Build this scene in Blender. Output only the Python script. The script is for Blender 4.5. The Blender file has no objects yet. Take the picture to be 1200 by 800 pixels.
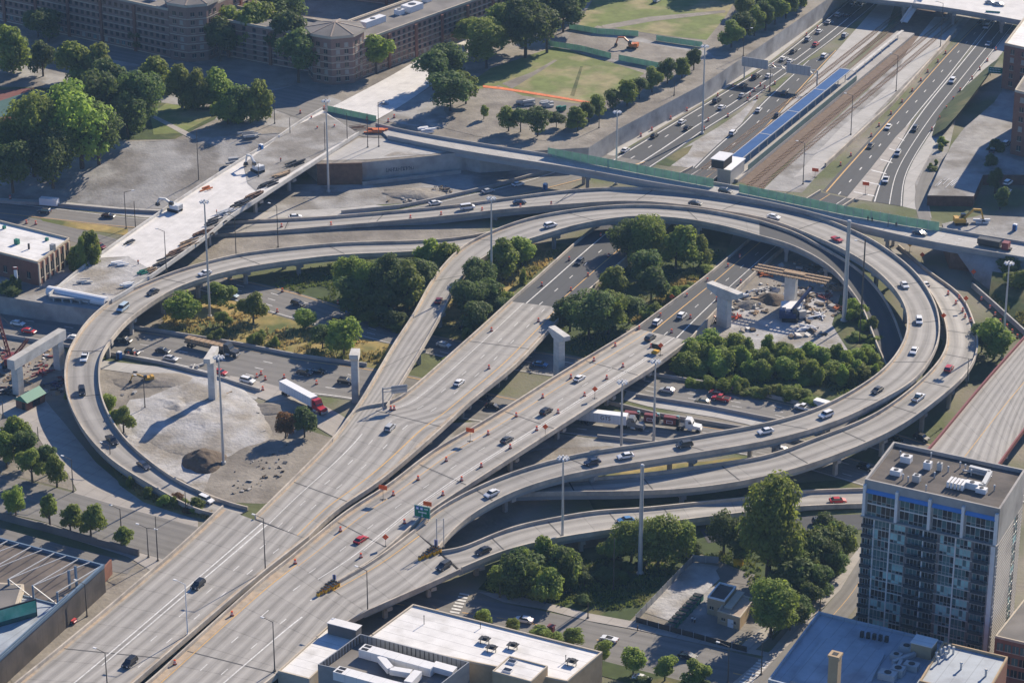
import bpy, bmesh, math, random
from mathutils import Vector, Matrix, noise as mnoise
R = math.radians
random.seed(11)
sc = bpy.context.scene
COL = sc.collection
# ------------------------------------------------------------------ camera, world, sun, exposure
F, TH, HC = 3203.0, R(23.6), 335.0
cd = bpy.data.cameras.new('camera'); cam = bpy.data.objects.new('camera', cd); COL.objects.link(cam)
cam.location = (0, 0, HC); cam.rotation_euler = (math.pi/2 - TH, 0, 0)
cd.sensor_width = 36; cd.lens = 36*F/1200; cd.clip_start = 5; cd.clip_end = 9000
sc.camera = cam
SUN_EL, SUN_AZ = 29.0, 36.0          # azimuth from +Y towards +X
w = bpy.data.worlds.new('World'); sc.world = w; w.use_nodes = True
nt = w.node_tree; bg = nt.nodes['Background']
sky = nt.nodes.new('ShaderNodeTexSky'); sky.sky_type = 'NISHITA'; sky.sun_disc = False
sky.sun_elevation = R(SUN_EL); sky.sun_rotation = R(SUN_AZ); sky.air_density = 1.0; sky.dust_density = .25; sky.ozone_density = 7.0
tint = nt.nodes.new('ShaderNodeMix'); tint.data_type = 'RGBA'; tint.blend_type = 'MULTIPLY'; tint.inputs['Factor'].default_value = 1; tint.inputs['B'].default_value = (.80, .95, 1.18, 1)
nt.links.new(sky.outputs[0], tint.inputs['A']); nt.links.new(tint.outputs['Result'], bg.inputs[0]); bg.inputs[1].default_value = 0.072
sl = bpy.data.lights.new('sun', 'SUN'); sl.energy = 5.0; sl.angle = R(0.5); sl.color = (1, .875, .70)
so = bpy.data.objects.new('sun', sl); COL.objects.link(so)
sv = Vector((math.sin(R(SUN_AZ))*math.cos(R(SUN_EL)), math.cos(R(SUN_AZ))*math.cos(R(SUN_EL)), math.sin(R(SUN_EL))))
so.rotation_euler = sv.to_track_quat('Z', 'Y').to_euler(); so.location = (0, 800, 400)
sc.view_settings.view_transform = 'Standard'; sc.view_settings.look = 'None'
sc.view_settings.exposure = 0.74; sc.view_settings.gamma = 1
sc.cycles.max_bounces = 6; sc.cycles.diffuse_bounces = 2; sc.cycles.transparent_max_bounces = 4
# ------------------------------------------------------------------ photo point -> place on the plane at height z
FW = Vector((0, math.cos(TH), -math.sin(TH))); UP = Vector((0, math.sin(TH), math.cos(TH)))
def G(px, py, z=0.0):
    d = Vector(((px-600)/F, 0, 0)) - UP*((py-400)/F) + FW
    t = (z-HC)/d.z
    return Vector((0, 0, HC)) + d*t
def PX(p):
    q = Vector(p) - Vector((0, 0, HC)); k = q.dot(FW)
    return 600+F*q.x/k, 400-F*q.dot(UP)/k
def hgt(px, py0, ytop, z0=0):
    """height of an upright thing standing at (px,py0) on z0 whose top is seen at ytop"""
    g = G(px, py0, z0); lo, hi = 0, 120
    for _ in range(30):
        m = (lo+hi)/2
        if PX((g.x, g.y, z0+m))[1] > ytop: lo = m
        else: hi = m
    return lo
# ------------------------------------------------------------------ materials
def mat(name, col, rough=.8, var=.12, scale=.4, metal=0, spec=.3, detail=5, col2=None, c2s=.05, c2t=(.45, .6), rnd=0, bump=0, transl=0, seam=None):
    m = bpy.data.materials.new(name); m.use_nodes = True; n = m.node_tree.nodes; l = m.node_tree.links
    b = n['Principled BSDF']; b.inputs['Roughness'].default_value = rough; b.inputs['Metallic'].default_value = metal
    b.inputs['Specular IOR Level'].default_value = spec
    tc = n.new('ShaderNodeNewGeometry'); src = tc.outputs['Position']
    cur = n.new('ShaderNodeRGB').outputs[0]; cur.default_value = (*col, 1)
    if col2:
        nz = n.new('ShaderNodeTexNoise'); nz.inputs['Scale'].default_value = c2s; nz.inputs['Detail'].default_value = 6; l.new(src, nz.inputs['Vector'])
        rp = n.new('ShaderNodeMapRange'); rp.inputs['From Min'].default_value = c2t[0]; rp.inputs['From Max'].default_value = c2t[1]; l.new(nz.outputs['Fac'], rp.inputs['Value'])
        mx = n.new('ShaderNodeMix'); mx.data_type = 'RGBA'; l.new(rp.outputs[0], mx.inputs['Factor']); l.new(cur, mx.inputs['A']); mx.inputs['B'].default_value = (*col2, 1)
        cur = mx.outputs['Result']
    if seam:   # membrane or lift seams every few metres, along the street grid
        mpp = n.new('ShaderNodeMapping'); mpp.inputs['Rotation'].default_value = (0, 0, R(28)); l.new(src, mpp.inputs[0]); sx = n.new('ShaderNodeSeparateXYZ'); l.new(mpp.outputs[0], sx.inputs[0])
        def mth(op, a, b_):
            q = n.new('ShaderNodeMath'); q.operation = op
            for i, v_ in enumerate((a, b_)):
                if isinstance(v_, (int, float)): q.inputs[i].default_value = v_
                else: l.new(v_, q.inputs[i])
            return q.outputs[0]
        ax = mth('LESS_THAN', mth('FRACT', mth('DIVIDE', sx.outputs[seam[2]], seam[0]), 0), seam[1]/seam[0])
        mx = n.new('ShaderNodeMix'); mx.data_type = 'RGBA'; l.new(mth('MULTIPLY', ax, .55), mx.inputs['Factor']); l.new(cur, mx.inputs['A']); mx.inputs['B'].default_value = (*[c*.55 for c in col], 1); cur = mx.outputs['Result']
    if var or rnd:
        hs = n.new('ShaderNodeHueSaturation'); l.new(cur, hs.inputs['Color'])
        v = None
        if var:
            nz = n.new('ShaderNodeTexNoise'); nz.inputs['Scale'].default_value = scale; nz.inputs['Detail'].default_value = detail; nz.inputs['Roughness'].default_value = .65; l.new(src, nz.inputs['Vector'])
            mr = n.new('ShaderNodeMapRange'); mr.inputs['From Min'].default_value = .28; mr.inputs['From Max'].default_value = .72
            mr.inputs['To Min'].default_value = 1-var; mr.inputs['To Max'].default_value = 1+var; l.new(nz.outputs['Fac'], mr.inputs['Value']); v = mr.outputs[0]
        if rnd:
            oi = n.new('ShaderNodeObjectInfo'); r2 = n.new('ShaderNodeMapRange'); r2.inputs['To Min'].default_value = 1-rnd; r2.inputs['To Max'].default_value = 1+rnd; l.new(oi.outputs['Random'], r2.inputs['Value'])
            if v:
                mm = n.new('ShaderNodeMath'); mm.operation = 'MULTIPLY'; l.new(v, mm.inputs[0]); l.new(r2.outputs[0], mm.inputs[1]); v = mm.outputs[0]
            else: v = r2.outputs[0]
            r3 = n.new('ShaderNodeMapRange'); r3.inputs['To Min'].default_value = .5-rnd*.06; r3.inputs['To Max'].default_value = .5+rnd*.05; l.new(oi.outputs['Random'], r3.inputs['Value']); l.new(r3.outputs[0], hs.inputs['Hue'])
        l.new(v, hs.inputs['Value']); cur = hs.outputs[0]
    l.new(cur, b.inputs['Base Color'])
    if bump:
        bp = n.new('ShaderNodeBump'); bp.inputs['Strength'].default_value = bump; bp.inputs['Distance'].default_value = .4
        nb = n.new('ShaderNodeTexNoise'); nb.inputs['Scale'].default_value = .9; nb.inputs['Detail'].default_value = 6; l.new(src, nb.inputs['Vector']); l.new(nb.outputs['Fac'], bp.inputs['Height']); l.new(bp.outputs[0], b.inputs['Normal'])
    if transl:
        t = n.new('ShaderNodeBsdfTranslucent'); ms = n.new('ShaderNodeMixShader'); ms.inputs[0].default_value = transl
        hs2 = n.new('ShaderNodeHueSaturation'); hs2.inputs['Value'].default_value = 1.6; hs2.inputs['Hue'].default_value = .496; l.new(cur, hs2.inputs['Color']); l.new(hs2.outputs[0], t.inputs[0])
        l.new(b.outputs[0], ms.inputs[1]); l.new(t.outputs[0], ms.inputs[2]); l.new(ms.outputs[0], n['Material Output'].inputs[0])
    return m
def road_mat(name, col, streak=.2, wear=.1, joint=0, lane=3.6, patch=.12, rough=.85):
    """a carriageway: u = metres along, v = metres across; streaks and oil bands run along it"""
    m = bpy.data.materials.new(name); m.use_nodes = True; n = m.node_tree.nodes; l = m.node_tree.links
    b = n['Principled BSDF']; b.inputs['Roughness'].default_value = rough; b.inputs['Specular IOR Level'].default_value = .25
    uv = n.new('ShaderNodeUVMap'); sep = n.new('ShaderNodeSeparateXYZ'); l.new(uv.outputs[0], sep.inputs[0])
    def M(op, a, b_=None, c=None):
        q = n.new('ShaderNodeMath'); q.operation = op
        for i, x in enumerate((a, b_, c)):
            if x is None: continue
            if isinstance(x, (int, float)): q.inputs[i].default_value = x
            else: l.new(x, q.inputs[i])
        return q.outputs[0]
    mp = n.new('ShaderNodeMapping'); mp.inputs['Scale'].default_value = (.018, .9, 1); l.new(uv.outputs[0], mp.inputs[0])
    n1 = n.new('ShaderNodeTexNoise'); n1.inputs['Scale'].default_value = 1; n1.inputs['Detail'].default_value = 5; n1.inputs['Roughness'].default_value = .6; l.new(mp.outputs[0], n1.inputs['Vector'])
    g = n.new('ShaderNodeNewGeometry'); n2 = n.new('ShaderNodeTexNoise'); n2.inputs['Scale'].default_value = .22; n2.inputs['Detail'].default_value = 7; n2.inputs['Roughness'].default_value = .7; l.new(g.outputs['Position'], n2.inputs['Vector'])
    f = M('FRACT', M('DIVIDE', sep.outputs[1], lane)); band = M('ABSOLUTE', M('SUBTRACT', f, .5))
    band = M('MULTIPLY', M('SUBTRACT', .5, band), 2*wear)
    v = M('ADD', 1.0, M('MULTIPLY', M('SUBTRACT', n1.outputs['Fac'], .5), streak*2.4))
    v = M('ADD', v, M('MULTIPLY', M('SUBTRACT', n2.outputs['Fac'], .5), patch*2.4))
    v = M('SUBTRACT', v, band)
    if joint:
        jf = M('FRACT', M('DIVIDE', sep.outputs[0], joint)); v = M('SUBTRACT', v, M('MULTIPLY', M('LESS_THAN', jf, .35/joint), .14))
        cell = M('FLOOR', M('DIVIDE', sep.outputs[0], joint)); cl2 = M('FLOOR', M('DIVIDE', sep.outputs[1], lane))
        cb = n.new('ShaderNodeCombineXYZ'); l.new(cell, cb.inputs[0]); l.new(cl2, cb.inputs[1]); wn = n.new('ShaderNodeTexWhiteNoise'); l.new(cb.outputs[0], wn.inputs['Vector'])
        v = M('ADD', v, M('MULTIPLY', M('SUBTRACT', wn.outputs['Value'], .5), .09))
    hs = n.new('ShaderNodeHueSaturation'); hs.inputs['Color'].default_value = (*col, 1); l.new(v, hs.inputs['Value']); l.new(hs.outputs[0], b.inputs['Base Color'])
    return m
def glass(name, col, rough=.12, metal=.0, spec=.8):
    return mat(name, col, rough, var=.25, scale=.35, metal=metal, spec=spec, detail=2)
M = {}
M['conc_road'] = road_mat('concrete_road', (.375, .355, .325), .30, .34, 9.0, patch=.16)
M['conc_ramp'] = road_mat('ramp_concrete', (.37, .35, .32), .30, .34, 14.0, lane=4.2, patch=.16)
M['asphalt'] = road_mat('asphalt', (.075, .077, .080), .16, .07, 0)
M['old_asphalt'] = road_mat('old_asphalt', (.20, .19, .175), .26, .16, 0, patch=.18)
M['pave'] = road_mat('street_concrete', (.37, .34, .305), .16, .08, 6.0, patch=.2)
M['shoulder'] = road_mat('shoulder_concrete', (.40, .385, .36), .18, .0, 6.0, patch=.22)
M['new_deck'] = road_mat('new_white_deck', (.62, .60, .575), .12, .03, 0, patch=.3)
M['parapet'] = mat('parapet_concrete', (.50, .44, .36), .85, .18, .5, col2=(.36, .32, .27), c2s=.12)
M['grey_conc'] = mat('grey_concrete', (.36, .34, .315), .85, .14, .35, col2=(.25, .235, .22), c2s=.1, c2t=(.5, .75))
M['pale_conc'] = mat('pale_concrete', (.55, .53, .49), .8, .14, .5, col2=(.40, .375, .34), c2s=.2, c2t=(.48, .7), seam=(2.4, .1, 2))
M['steel_girder'] = mat('grey_blue_girder', (.30, .33, .35), .5, .10, .3)
M['dark_joint'] = mat('joint_rubber', (.09, .088, .085), .9, 0)
M['white_paint'] = mat('white_line_paint', (.62, .61, .58), .7, .30, .9)
M['yellow_paint'] = mat('yellow_line_paint', (.60, .36, .12), .7, .2, .9)
M['dirt'] = mat('dirt', (.25, .225, .19), .95, .26, .16, col2=(.18, .16, .135), c2s=.06, c2t=(.46, .6), bump=.5)
M['ground'] = mat('mixed_ground', (.23, .205, .165), .95, .24, .12, col2=(.10, .115, .045), c2s=.03, c2t=(.42, .58), bump=.4)
M['lot'] = mat('grey_gravel_lot', (.31, .30, .285), .95, .26, .16, col2=(.20, .185, .165), c2s=.06, c2t=(.46, .58), bump=.4)
M['gravel'] = mat('pale_gravel', (.39, .38, .37), .95, .25, .2, col2=(.25, .225, .19), c2s=.07, c2t=(.43, .6), bump=.6)
M['soil'] = mat('dark_soil', (.115, .088, .065), .97, .25, .5, bump=.8)
M['grass'] = mat('lawn_grass', (.145, .175, .05), .95, .25, .2, col2=(.27, .235, .12), c2s=.06, c2t=(.5, .64))
M['dry_grass'] = mat('dry_grass', (.34, .25, .09), .95, .25, .25, col2=(.09, .11, .03), c2s=.06, c2t=(.42, .6))
M['green_ground'] = mat('weedy_ground', (.05, .072, .02), .95, .3, .3, col2=(.16, .14, .06), c2s=.06, c2t=(.52, .66))
M['ballast'] = mat('rail_ballast', (.16, .115, .085), .95, .25, .5)
M['rail'] = mat('rail_steel', (.20, .13, .09), .5, .1, metal=.6)
M['wall'] = mat('retaining_wall_concrete', (.40, .385, .36), .9, .18, .3, col2=(.27, .255, .24), c2s=.1, c2t=(.48, .66))
M['dust'] = mat('tan_dust_on_shoulder', (.40, .315, .23), .9, .25, .5, col2=(.33, .29, .24), c2s=.15)
M['rust_wall'] = mat('rusty_sheet_piling', (.15, .085, .055), .8, .3, .6)
M['brick'] = mat('red_brick', (.23, .105, .07), .9, .15, .8)
M['pink_brick'] = mat('pinkish_brick', (.26, .165, .13), .9, .12, .5)
M['tan_brick'] = mat('tan_brick', (.42, .31, .19), .9, .12, .5)
M['cream'] = mat('cream_stone', (.50, .43, .33), .9, .1, .5)
M['roof_grey'] = mat('grey_roof_gravel', (.21, .195, .18), .95, .15, .3, col2=(.15, .14, .13), c2s=.15)
M['roof_dark'] = mat('dark_roof_felt', (.115, .10, .09), .9, .22, .4, col2=(.07, .062, .058), c2s=.2, seam=(2.4, .16, 1))
M['roof_white'] = mat('white_roof_membrane', (.70, .685, .66), .7, .10, .3, col2=(.50, .48, .45), c2s=.14, c2t=(.5, .72), seam=(3.2, .22, 1))
M['roof_blue'] = mat('blue_grey_roof_membrane', (.36, .40, .44), .6, .14, .25, col2=(.24, .26, .29), c2s=.12, c2t=(.5, .7), seam=(3.0, .2, 0))
M['copper'] = mat('brown_metal_roof', (.33, .26, .20), .6, .1, .4)
M['white_metal'] = mat('white_metal', (.72, .71, .69), .45, .06, .5)
M['galv'] = mat('galvanised_steel', (.48, .48, .47), .45, .08, .5, metal=.3)
M['grey_metal'] = mat('grey_metal', (.30, .31, .32), .5, .1, .5, metal=.3)
M['dark_metal'] = mat('dark_metal', (.05, .05, .052), .5, .1, .5, metal=.3)
M['blue_steel'] = mat('blue_painted_steel', (.14, .20, .27), .5, .1, .5)
M['pole_dark'] = mat('weathered_dark_pole', (.10, .085, .07), .6, .1)
M['frame_white'] = mat('pale_facade_frame', (.70, .68, .65), .7, .08, .5)
M['wood'] = mat('timber', (.33, .23, .14), .85, .2, .8)
M['green_fence'] = mat('green_fence_mesh', (.27, .40, .31), .9, .2, .4, transl=.28)
M['orange'] = mat('orange_plastic', (.80, .11, .02), .5, .05)
M['orange_fence'] = mat('orange_safety_mesh', (.62, .17, .06), .8, .3, .9)
M['white_refl'] = mat('white_reflective_band', (.78, .76, .73), .5, 0)
M['rubber'] = mat('black_rubber', (.02, .02, .02), .8, 0)
M['yellow'] = mat('yellow_plastic', (.66, .36, .02), .5, .05)
M['black'] = mat('black_plastic', (.015, .015, .016), .5, 0)
M['balcony_glass'] = glass('smoked_balcony_glass', (.03, .045, .06), .3, spec=.3)
M['blind'] = mat('window_blind', (.34, .31, .27), .8, .15)
M['blue_roof'] = mat('bright_blue_canopy', (.028, .085, .22), .4, .15, .3)
M['blue_awning'] = mat('bright_blue_awning', (.10, .27, .56), .5, .06)
M['blue_plastic'] = mat('blue_plastic', (.03, .16, .42), .5, .05)
M['sign_green'] = mat('green_sign_sheet', (.0, .19, .11), .45, .03)
M['sign_blue'] = mat('blue_shield', (.10, .18, .52), .45, 0)
M['sign_white'] = mat('white_sign_lettering', (.80, .82, .80), .5, 0)
M['green_roof'] = mat('green_metal_roof', (.03, .19, .13), .5, .06)
M['tarp'] = mat('white_tarpaulin', (.74, .74, .74), .6, .06)
M['red_metal'] = mat('red_painted_steel', (.21, .05, .045), .45, .08)
M['tyre'] = mat('tyre_rubber', (.02, .02, .021), .85, 0)
M['carglass'] = mat('car_window_glass', (.02, .025, .03), .08, 0, spec=.9)
M['headlight'] = mat('headlight_lens', (.75, .76, .78), .15, 0)
M['taillight'] = mat('red_tail_lens', (.45, .02, .02), .2, 0)
M['win_dark'] = glass('dark_window_glass', (.022, .026, .03), .2, spec=.5)
M['win_teal'] = glass('pale_teal_glass', (.30, .50, .48), .35, spec=.4)
M['win_mid'] = glass('teal_grey_glass', (.07, .145, .15), .3, spec=.35)
M['win_brown'] = glass('grey_brown_panel', (.17, .15, .145), .5, spec=.4)
M['bark'] = mat('bark', (.09, .065, .045), .95, .2, 2)
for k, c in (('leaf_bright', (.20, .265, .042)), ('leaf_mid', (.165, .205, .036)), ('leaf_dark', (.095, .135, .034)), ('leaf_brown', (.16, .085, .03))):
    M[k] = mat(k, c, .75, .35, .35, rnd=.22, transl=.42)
M['skin'] = mat('skin', (.40, .24, .17), .6, 0)
CARCOL = {'white': (.74, .74, .73), 'black': (.012, .012, .014), 'dark grey': (.045, .048, .052), 'silver': (.42, .43, .44), 'dark blue': (.018, .03, .06), 'red': (.42, .015, .02), 'maroon': (.16, .015, .02), 'blue': (.05, .17, .36), 'olive': (.20, .19, .14), 'dark red': (.19, .02, .022), 'pale blue': (.42, .52, .58), 'grey': (.17, .175, .18)}
def paint(c):
    k = 'paint_'+c
    if k not in M:
        M[k] = mat('%s_car_paint' % c.replace(' ', '_'), CARCOL[c], .38, .03, .5, spec=.5)
    return M[k]
# ------------------------------------------------------------------ mesh builder and object helpers
class MB:
    def __init__(s): s.v = []; s.f = []; s.m = []; s.uv = {}
    def add(s, vs, fs, mi=0):
        o = len(s.v); s.v += [tuple(x) for x in vs]
        for f in fs: s.f.append([i+o for i in f]); s.m.append(mi)
    def box(s, c, d, rz=0, mi=0, top=1.0, rot=None):
        hx, hy, hz = d[0]/2, d[1]/2, d[2]/2; vs = []
        mt = rot if rot is not None else Matrix.Rotation(rz, 3, 'Z')
        for z in (-hz, hz):
            k = top if z > 0 else 1
            for x, y in ((-hx, -hy), (hx, -hy), (hx, hy), (-hx, hy)): vs.append(Vector(c)+mt @ Vector((x*k, y*k, z)))
        s.add(vs, [(3, 2, 1, 0), (4, 5, 6, 7), (0, 1, 5, 4), (1, 2, 6, 5), (2, 3, 7, 6), (3, 0, 4, 7)], mi); return s
    def prism(s, poly, z0, z1, mi=0, mtop=None, bottom=True):
        p = [Vector((q[0], q[1], 0)) for q in poly]; n = len(p)
        if sum(p[i].x*p[(i+1) % n].y-p[(i+1) % n].x*p[i].y for i in range(n)) < 0: p.reverse()
        vs = [(q.x, q.y, z0) for q in p]+[(q.x, q.y, z1) for q in p]
        s.add(vs, [(i, (i+1) % n, n+(i+1) % n, n+i) for i in range(n)], mi)
        s.add(vs[n:], [tuple(range(n))], mi if mtop is None else mtop)
        if bottom: s.add(vs[:n], [tuple(reversed(range(n)))], mi)
        return s
    def tube(s, p0, p1, r0, r1=None, n=6, mi=0):
        p0, p1 = Vector(p0), Vector(p1); r1 = r0 if r1 is None else r1
        q = (p1-p0).to_track_quat('Z', 'Y'); vs = []
        for p, r in ((p0, r0), (p1, r1)):
            for i in range(n):
                a = 2*math.pi*i/n; vs.append(p+q @ Vector((r*math.cos(a), r*math.sin(a), 0)))
        s.add(vs, [(i, (i+1) % n, n+(i+1) % n, n+i) for i in range(n)]+[tuple(range(n, 2*n)), tuple(reversed(range(n)))], mi); return s
    def beam(s, p0, p1, wd, ht, mi=0):
        p0, p1 = Vector(p0), Vector(p1); d = p1-p0; L = d.length; x = d.normalized(); y = Vector((0, 0, 1)).cross(x)
        if y.length < 1e-4: y = Vector((0, 1, 0))
        y.normalize(); z = x.cross(y)
        s.box((p0+p1)/2, (L, wd, ht), mi=mi, rot=Matrix((x, y, z)).transposed()); return s
    def quad(s, a, b, c, d, mi=0): s.add([a, b, c, d], [(0, 1, 2, 3)], mi); return s
    def sphere(s, c, r, n=8, mi=0, sz=1):
        vs = []; k = n//2
        for j in range(k+1):
            t = math.pi*j/k
            for i in range(n): a = 2*math.pi*i/n; vs.append((c[0]+r*math.sin(t)*math.cos(a), c[1]+r*math.sin(t)*math.sin(a), c[2]+sz*r*math.cos(t)))
        s.add(vs, [(j*n+i, (j+1)*n+i, (j+1)*n+(i+1) % n, j*n+(i+1) % n) for j in range(k) for i in range(n)], mi); return s
    def mesh(s, name, mats, off=(0, 0, 0), smooth=False):
        me = bpy.data.meshes.new(name); ox, oy, oz = off
        me.from_pydata([(x-ox, y-oy, z-oz) for x, y, z in s.v], [], s.f)
        for mm in (mats if isinstance(mats, (list, tuple)) else [mats]): me.materials.append(M[mm] if isinstance(mm, str) else mm)
        me.polygons.foreach_set('material_index', s.m)
        if smooth: me.polygons.foreach_set('use_smooth', [True]*len(s.f))
        me.update(); return me
    def build(s, name, mats, parent=None, smooth=False):
        off = parent.location if parent else (0, 0, 0)
        if parent and parent.parent: off = tuple(a+b for a, b in zip(parent.location, parent.parent.location))
        o = bpy.data.objects.new(name, s.mesh(name, mats, off, smooth)); COL.objects.link(o)
        if parent: o.parent = parent
        return o
LABELS = {}
def tag(o, label, cat, group=None, kind=None):
    o['label'] = label; o['category'] = cat
    if group: o['group'] = group
    if kind: o['kind'] = kind
    return o
def struct(o): o['kind'] = 'structure'; return o
def empty(name, loc, label, cat, group=None, rz=0):
    o = bpy.data.objects.new(name, None); COL.objects.link(o); o.location = loc; o.rotation_euler = (0, 0, rz); o.empty_display_size = .5
    return tag(o, label, cat, group)
def solo(mb, name, mats, loc, label, cat, group=None, smooth=False):
    """a thing that is one mesh, its origin at its base"""
    me = mb.mesh(name, mats, loc, smooth); o = bpy.data.objects.new(name, me); COL.objects.link(o); o.location = loc
    return tag(o, label, cat, group)
def dup(o, parent=None):
    c = o.copy(); COL.objects.link(c)
    if parent: c.parent = parent
    for ch in o.children: dup(ch, c)
    return c
# ------------------------------------------------------------------ splines and strips
def catmull(pts, n):
    P = [Vector(p) for p in pts]
    if len(P) == 2: dense = [P[0].lerp(P[1], i/40) for i in range(41)]
    else:
        P = [P[0]*2-P[1]]+P+[P[-1]*2-P[-2]]; dense = []
        for i in range(1, len(P)-2):
            for k in range(16):
                t = k/16; a, b, c, d = P[i-1:i+3]
                dense.append(.5*((2*b)+(c-a)*t+(2*a-5*b+4*c-d)*t*t+(3*b-a-3*c+d)*t**3))
        dense.append(P[-2])
    acc = [0]
    for i in range(1, len(dense)): acc.append(acc[-1]+(dense[i]-dense[i-1]).length)
    out = []; j = 0
    for i in range(n):
        s = acc[-1]*i/(n-1)
        while j < len(acc)-2 and acc[j+1] < s: j += 1
        t = (s-acc[j])/max(1e-6, acc[j+1]-acc[j]); out.append(dense[j].lerp(dense[j+1], min(1, max(0, t))))
    return out
def smooth_line(p, it):
    for _ in range(it): p = [p[0]]+[p[i]*.5+(p[i-1]+p[i+1])*.25 for i in range(1, len(p)-1)]+[p[-1]]
    return p
ROADS = {}
def strip_pts(L, Rr, n, it=6, dz=.4):
    A = smooth_line(catmull([G(x, y, z+dz)-Vector((0, 0, dz)) for x, y, z in L], n), it)
    B = smooth_line(catmull([G(x, y, z+dz)-Vector((0, 0, dz)) for x, y, z in Rr], n), it)
    return A, B
def strip_mesh(name, A, B, mats, nv=1, off=(0, 0, 0), dz=0, z=None):
    me = bpy.data.meshes.new(name); vs = []; uv = []; u = 0; n = len(A)
    for i in range(n):
        if i: u += ((A[i]+B[i])/2-(A[i-1]+B[i-1])/2).length
        wd = (B[i]-A[i]).length
        for k in range(nv+1):
            p = A[i].lerp(B[i], k/nv); vs.append((p.x-off[0], p.y-off[1], p.z+dz-off[2])); uv.append((u, wd*k/nv))
    fs = []
    for i in range(n-1):
        for k in range(nv):
            a = i*(nv+1)+k; fs.append((a, a+1, a+nv+2, a+nv+1))
    va, vb, vc = Vector(vs[fs[0][0]]), Vector(vs[fs[0][1]]), Vector(vs[fs[0][2]])
    if (vb-va).cross(vc-va).z < 0: fs = [tuple(reversed(f)) for f in fs]
    me.from_pydata(vs, [], fs); ul = me.uv_layers.new(name='UVMap')
    for lp in me.loops: ul.data[lp.index].uv = uv[lp.vertex_index]
    for mm in mats: me.materials.append(M[mm] if isinstance(mm, str) else mm)
    me.update(); return me
def line_quads(mb, A, B, v0, v1, f0=0, f1=1, dash=None, dz=.03, mi=0):
    """paint between the fractions v0 and v1 across a strip; dash = (on, off) in metres"""
    n = len(A); acc = [0]
    for i in range(1, n): acc.append(acc[-1]+((A[i]+B[i])/2-(A[i-1]+B[i-1])/2).length)
    T = acc[-1]
    def at(s, v):
        s = min(max(s, 0), T-1e-4); j = 0
        while j < n-2 and acc[j+1] < s: j += 1
        t = (s-acc[j])/max(1e-6, acc[j+1]-acc[j]); p = A[j].lerp(A[j+1], t).lerp(B[j].lerp(B[j+1], t), v); return p+Vector((0, 0, dz))
    s = f0*T; e = f1*T; step = dash[0] if dash else 4.0
    while s < e-.1:
        s2 = min(s+step, e); mb.quad(at(s, v0), at(s, v1), at(s2, v1), at(s2, v0), mi); s = s2+(dash[1] if dash else 0)
def paint_into(me, mb, mats):
    """paint and joints become faces of the roadway mesh itself"""
    base = len(me.materials)
    for mm in mats: me.materials.append(M[mm])
    bm = bmesh.new(); bm.from_mesh(me)
    vs = [bm.verts.new(v) for v in mb.v]
    for f, mi in zip(mb.f, mb.m):
        try: nf = bm.faces.new([vs[i] for i in f])
        except ValueError: continue
        nf.material_index = base+mi; nf.normal_update()
        if nf.normal.z < 0: nf.normal_flip()
    bm.to_mesh(me); bm.free(); me.update()
def side_wall(mb, pts, out, wd, z0, z1, mi=0):
    """an upright ribbon of width wd along pts (its inner face on pts), z0..z1 relative to each point"""
    n = len(pts); vs = []
    for i in range(n):
        t = (pts[min(i+1, n-1)]-pts[max(i-1, 0)]); t.z = 0; t.normalize(); nn = Vector((t.y, -t.x, 0))
        if nn.dot(out[i]) < 0: nn = -nn
        p = pts[i]; q = p+nn*wd
        vs += [(p.x, p.y, p.z+z0), (q.x, q.y, q.z+z0), (q.x, q.y, q.z+z1), (p.x, p.y, p.z+z1)]
    fs = []
    for i in range(n-1):
        a, b = 4*i, 4*i+4
        for k in range(4): fs.append((a+k, a+(k+1) % 4, b+(k+1) % 4, b+k))
    fs += [(0, 1, 2, 3), (4*n-1, 4*n-2, 4*n-3, 4*n-4)]
    o = len(mb.v); mb.add(vs, fs, mi)
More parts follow.
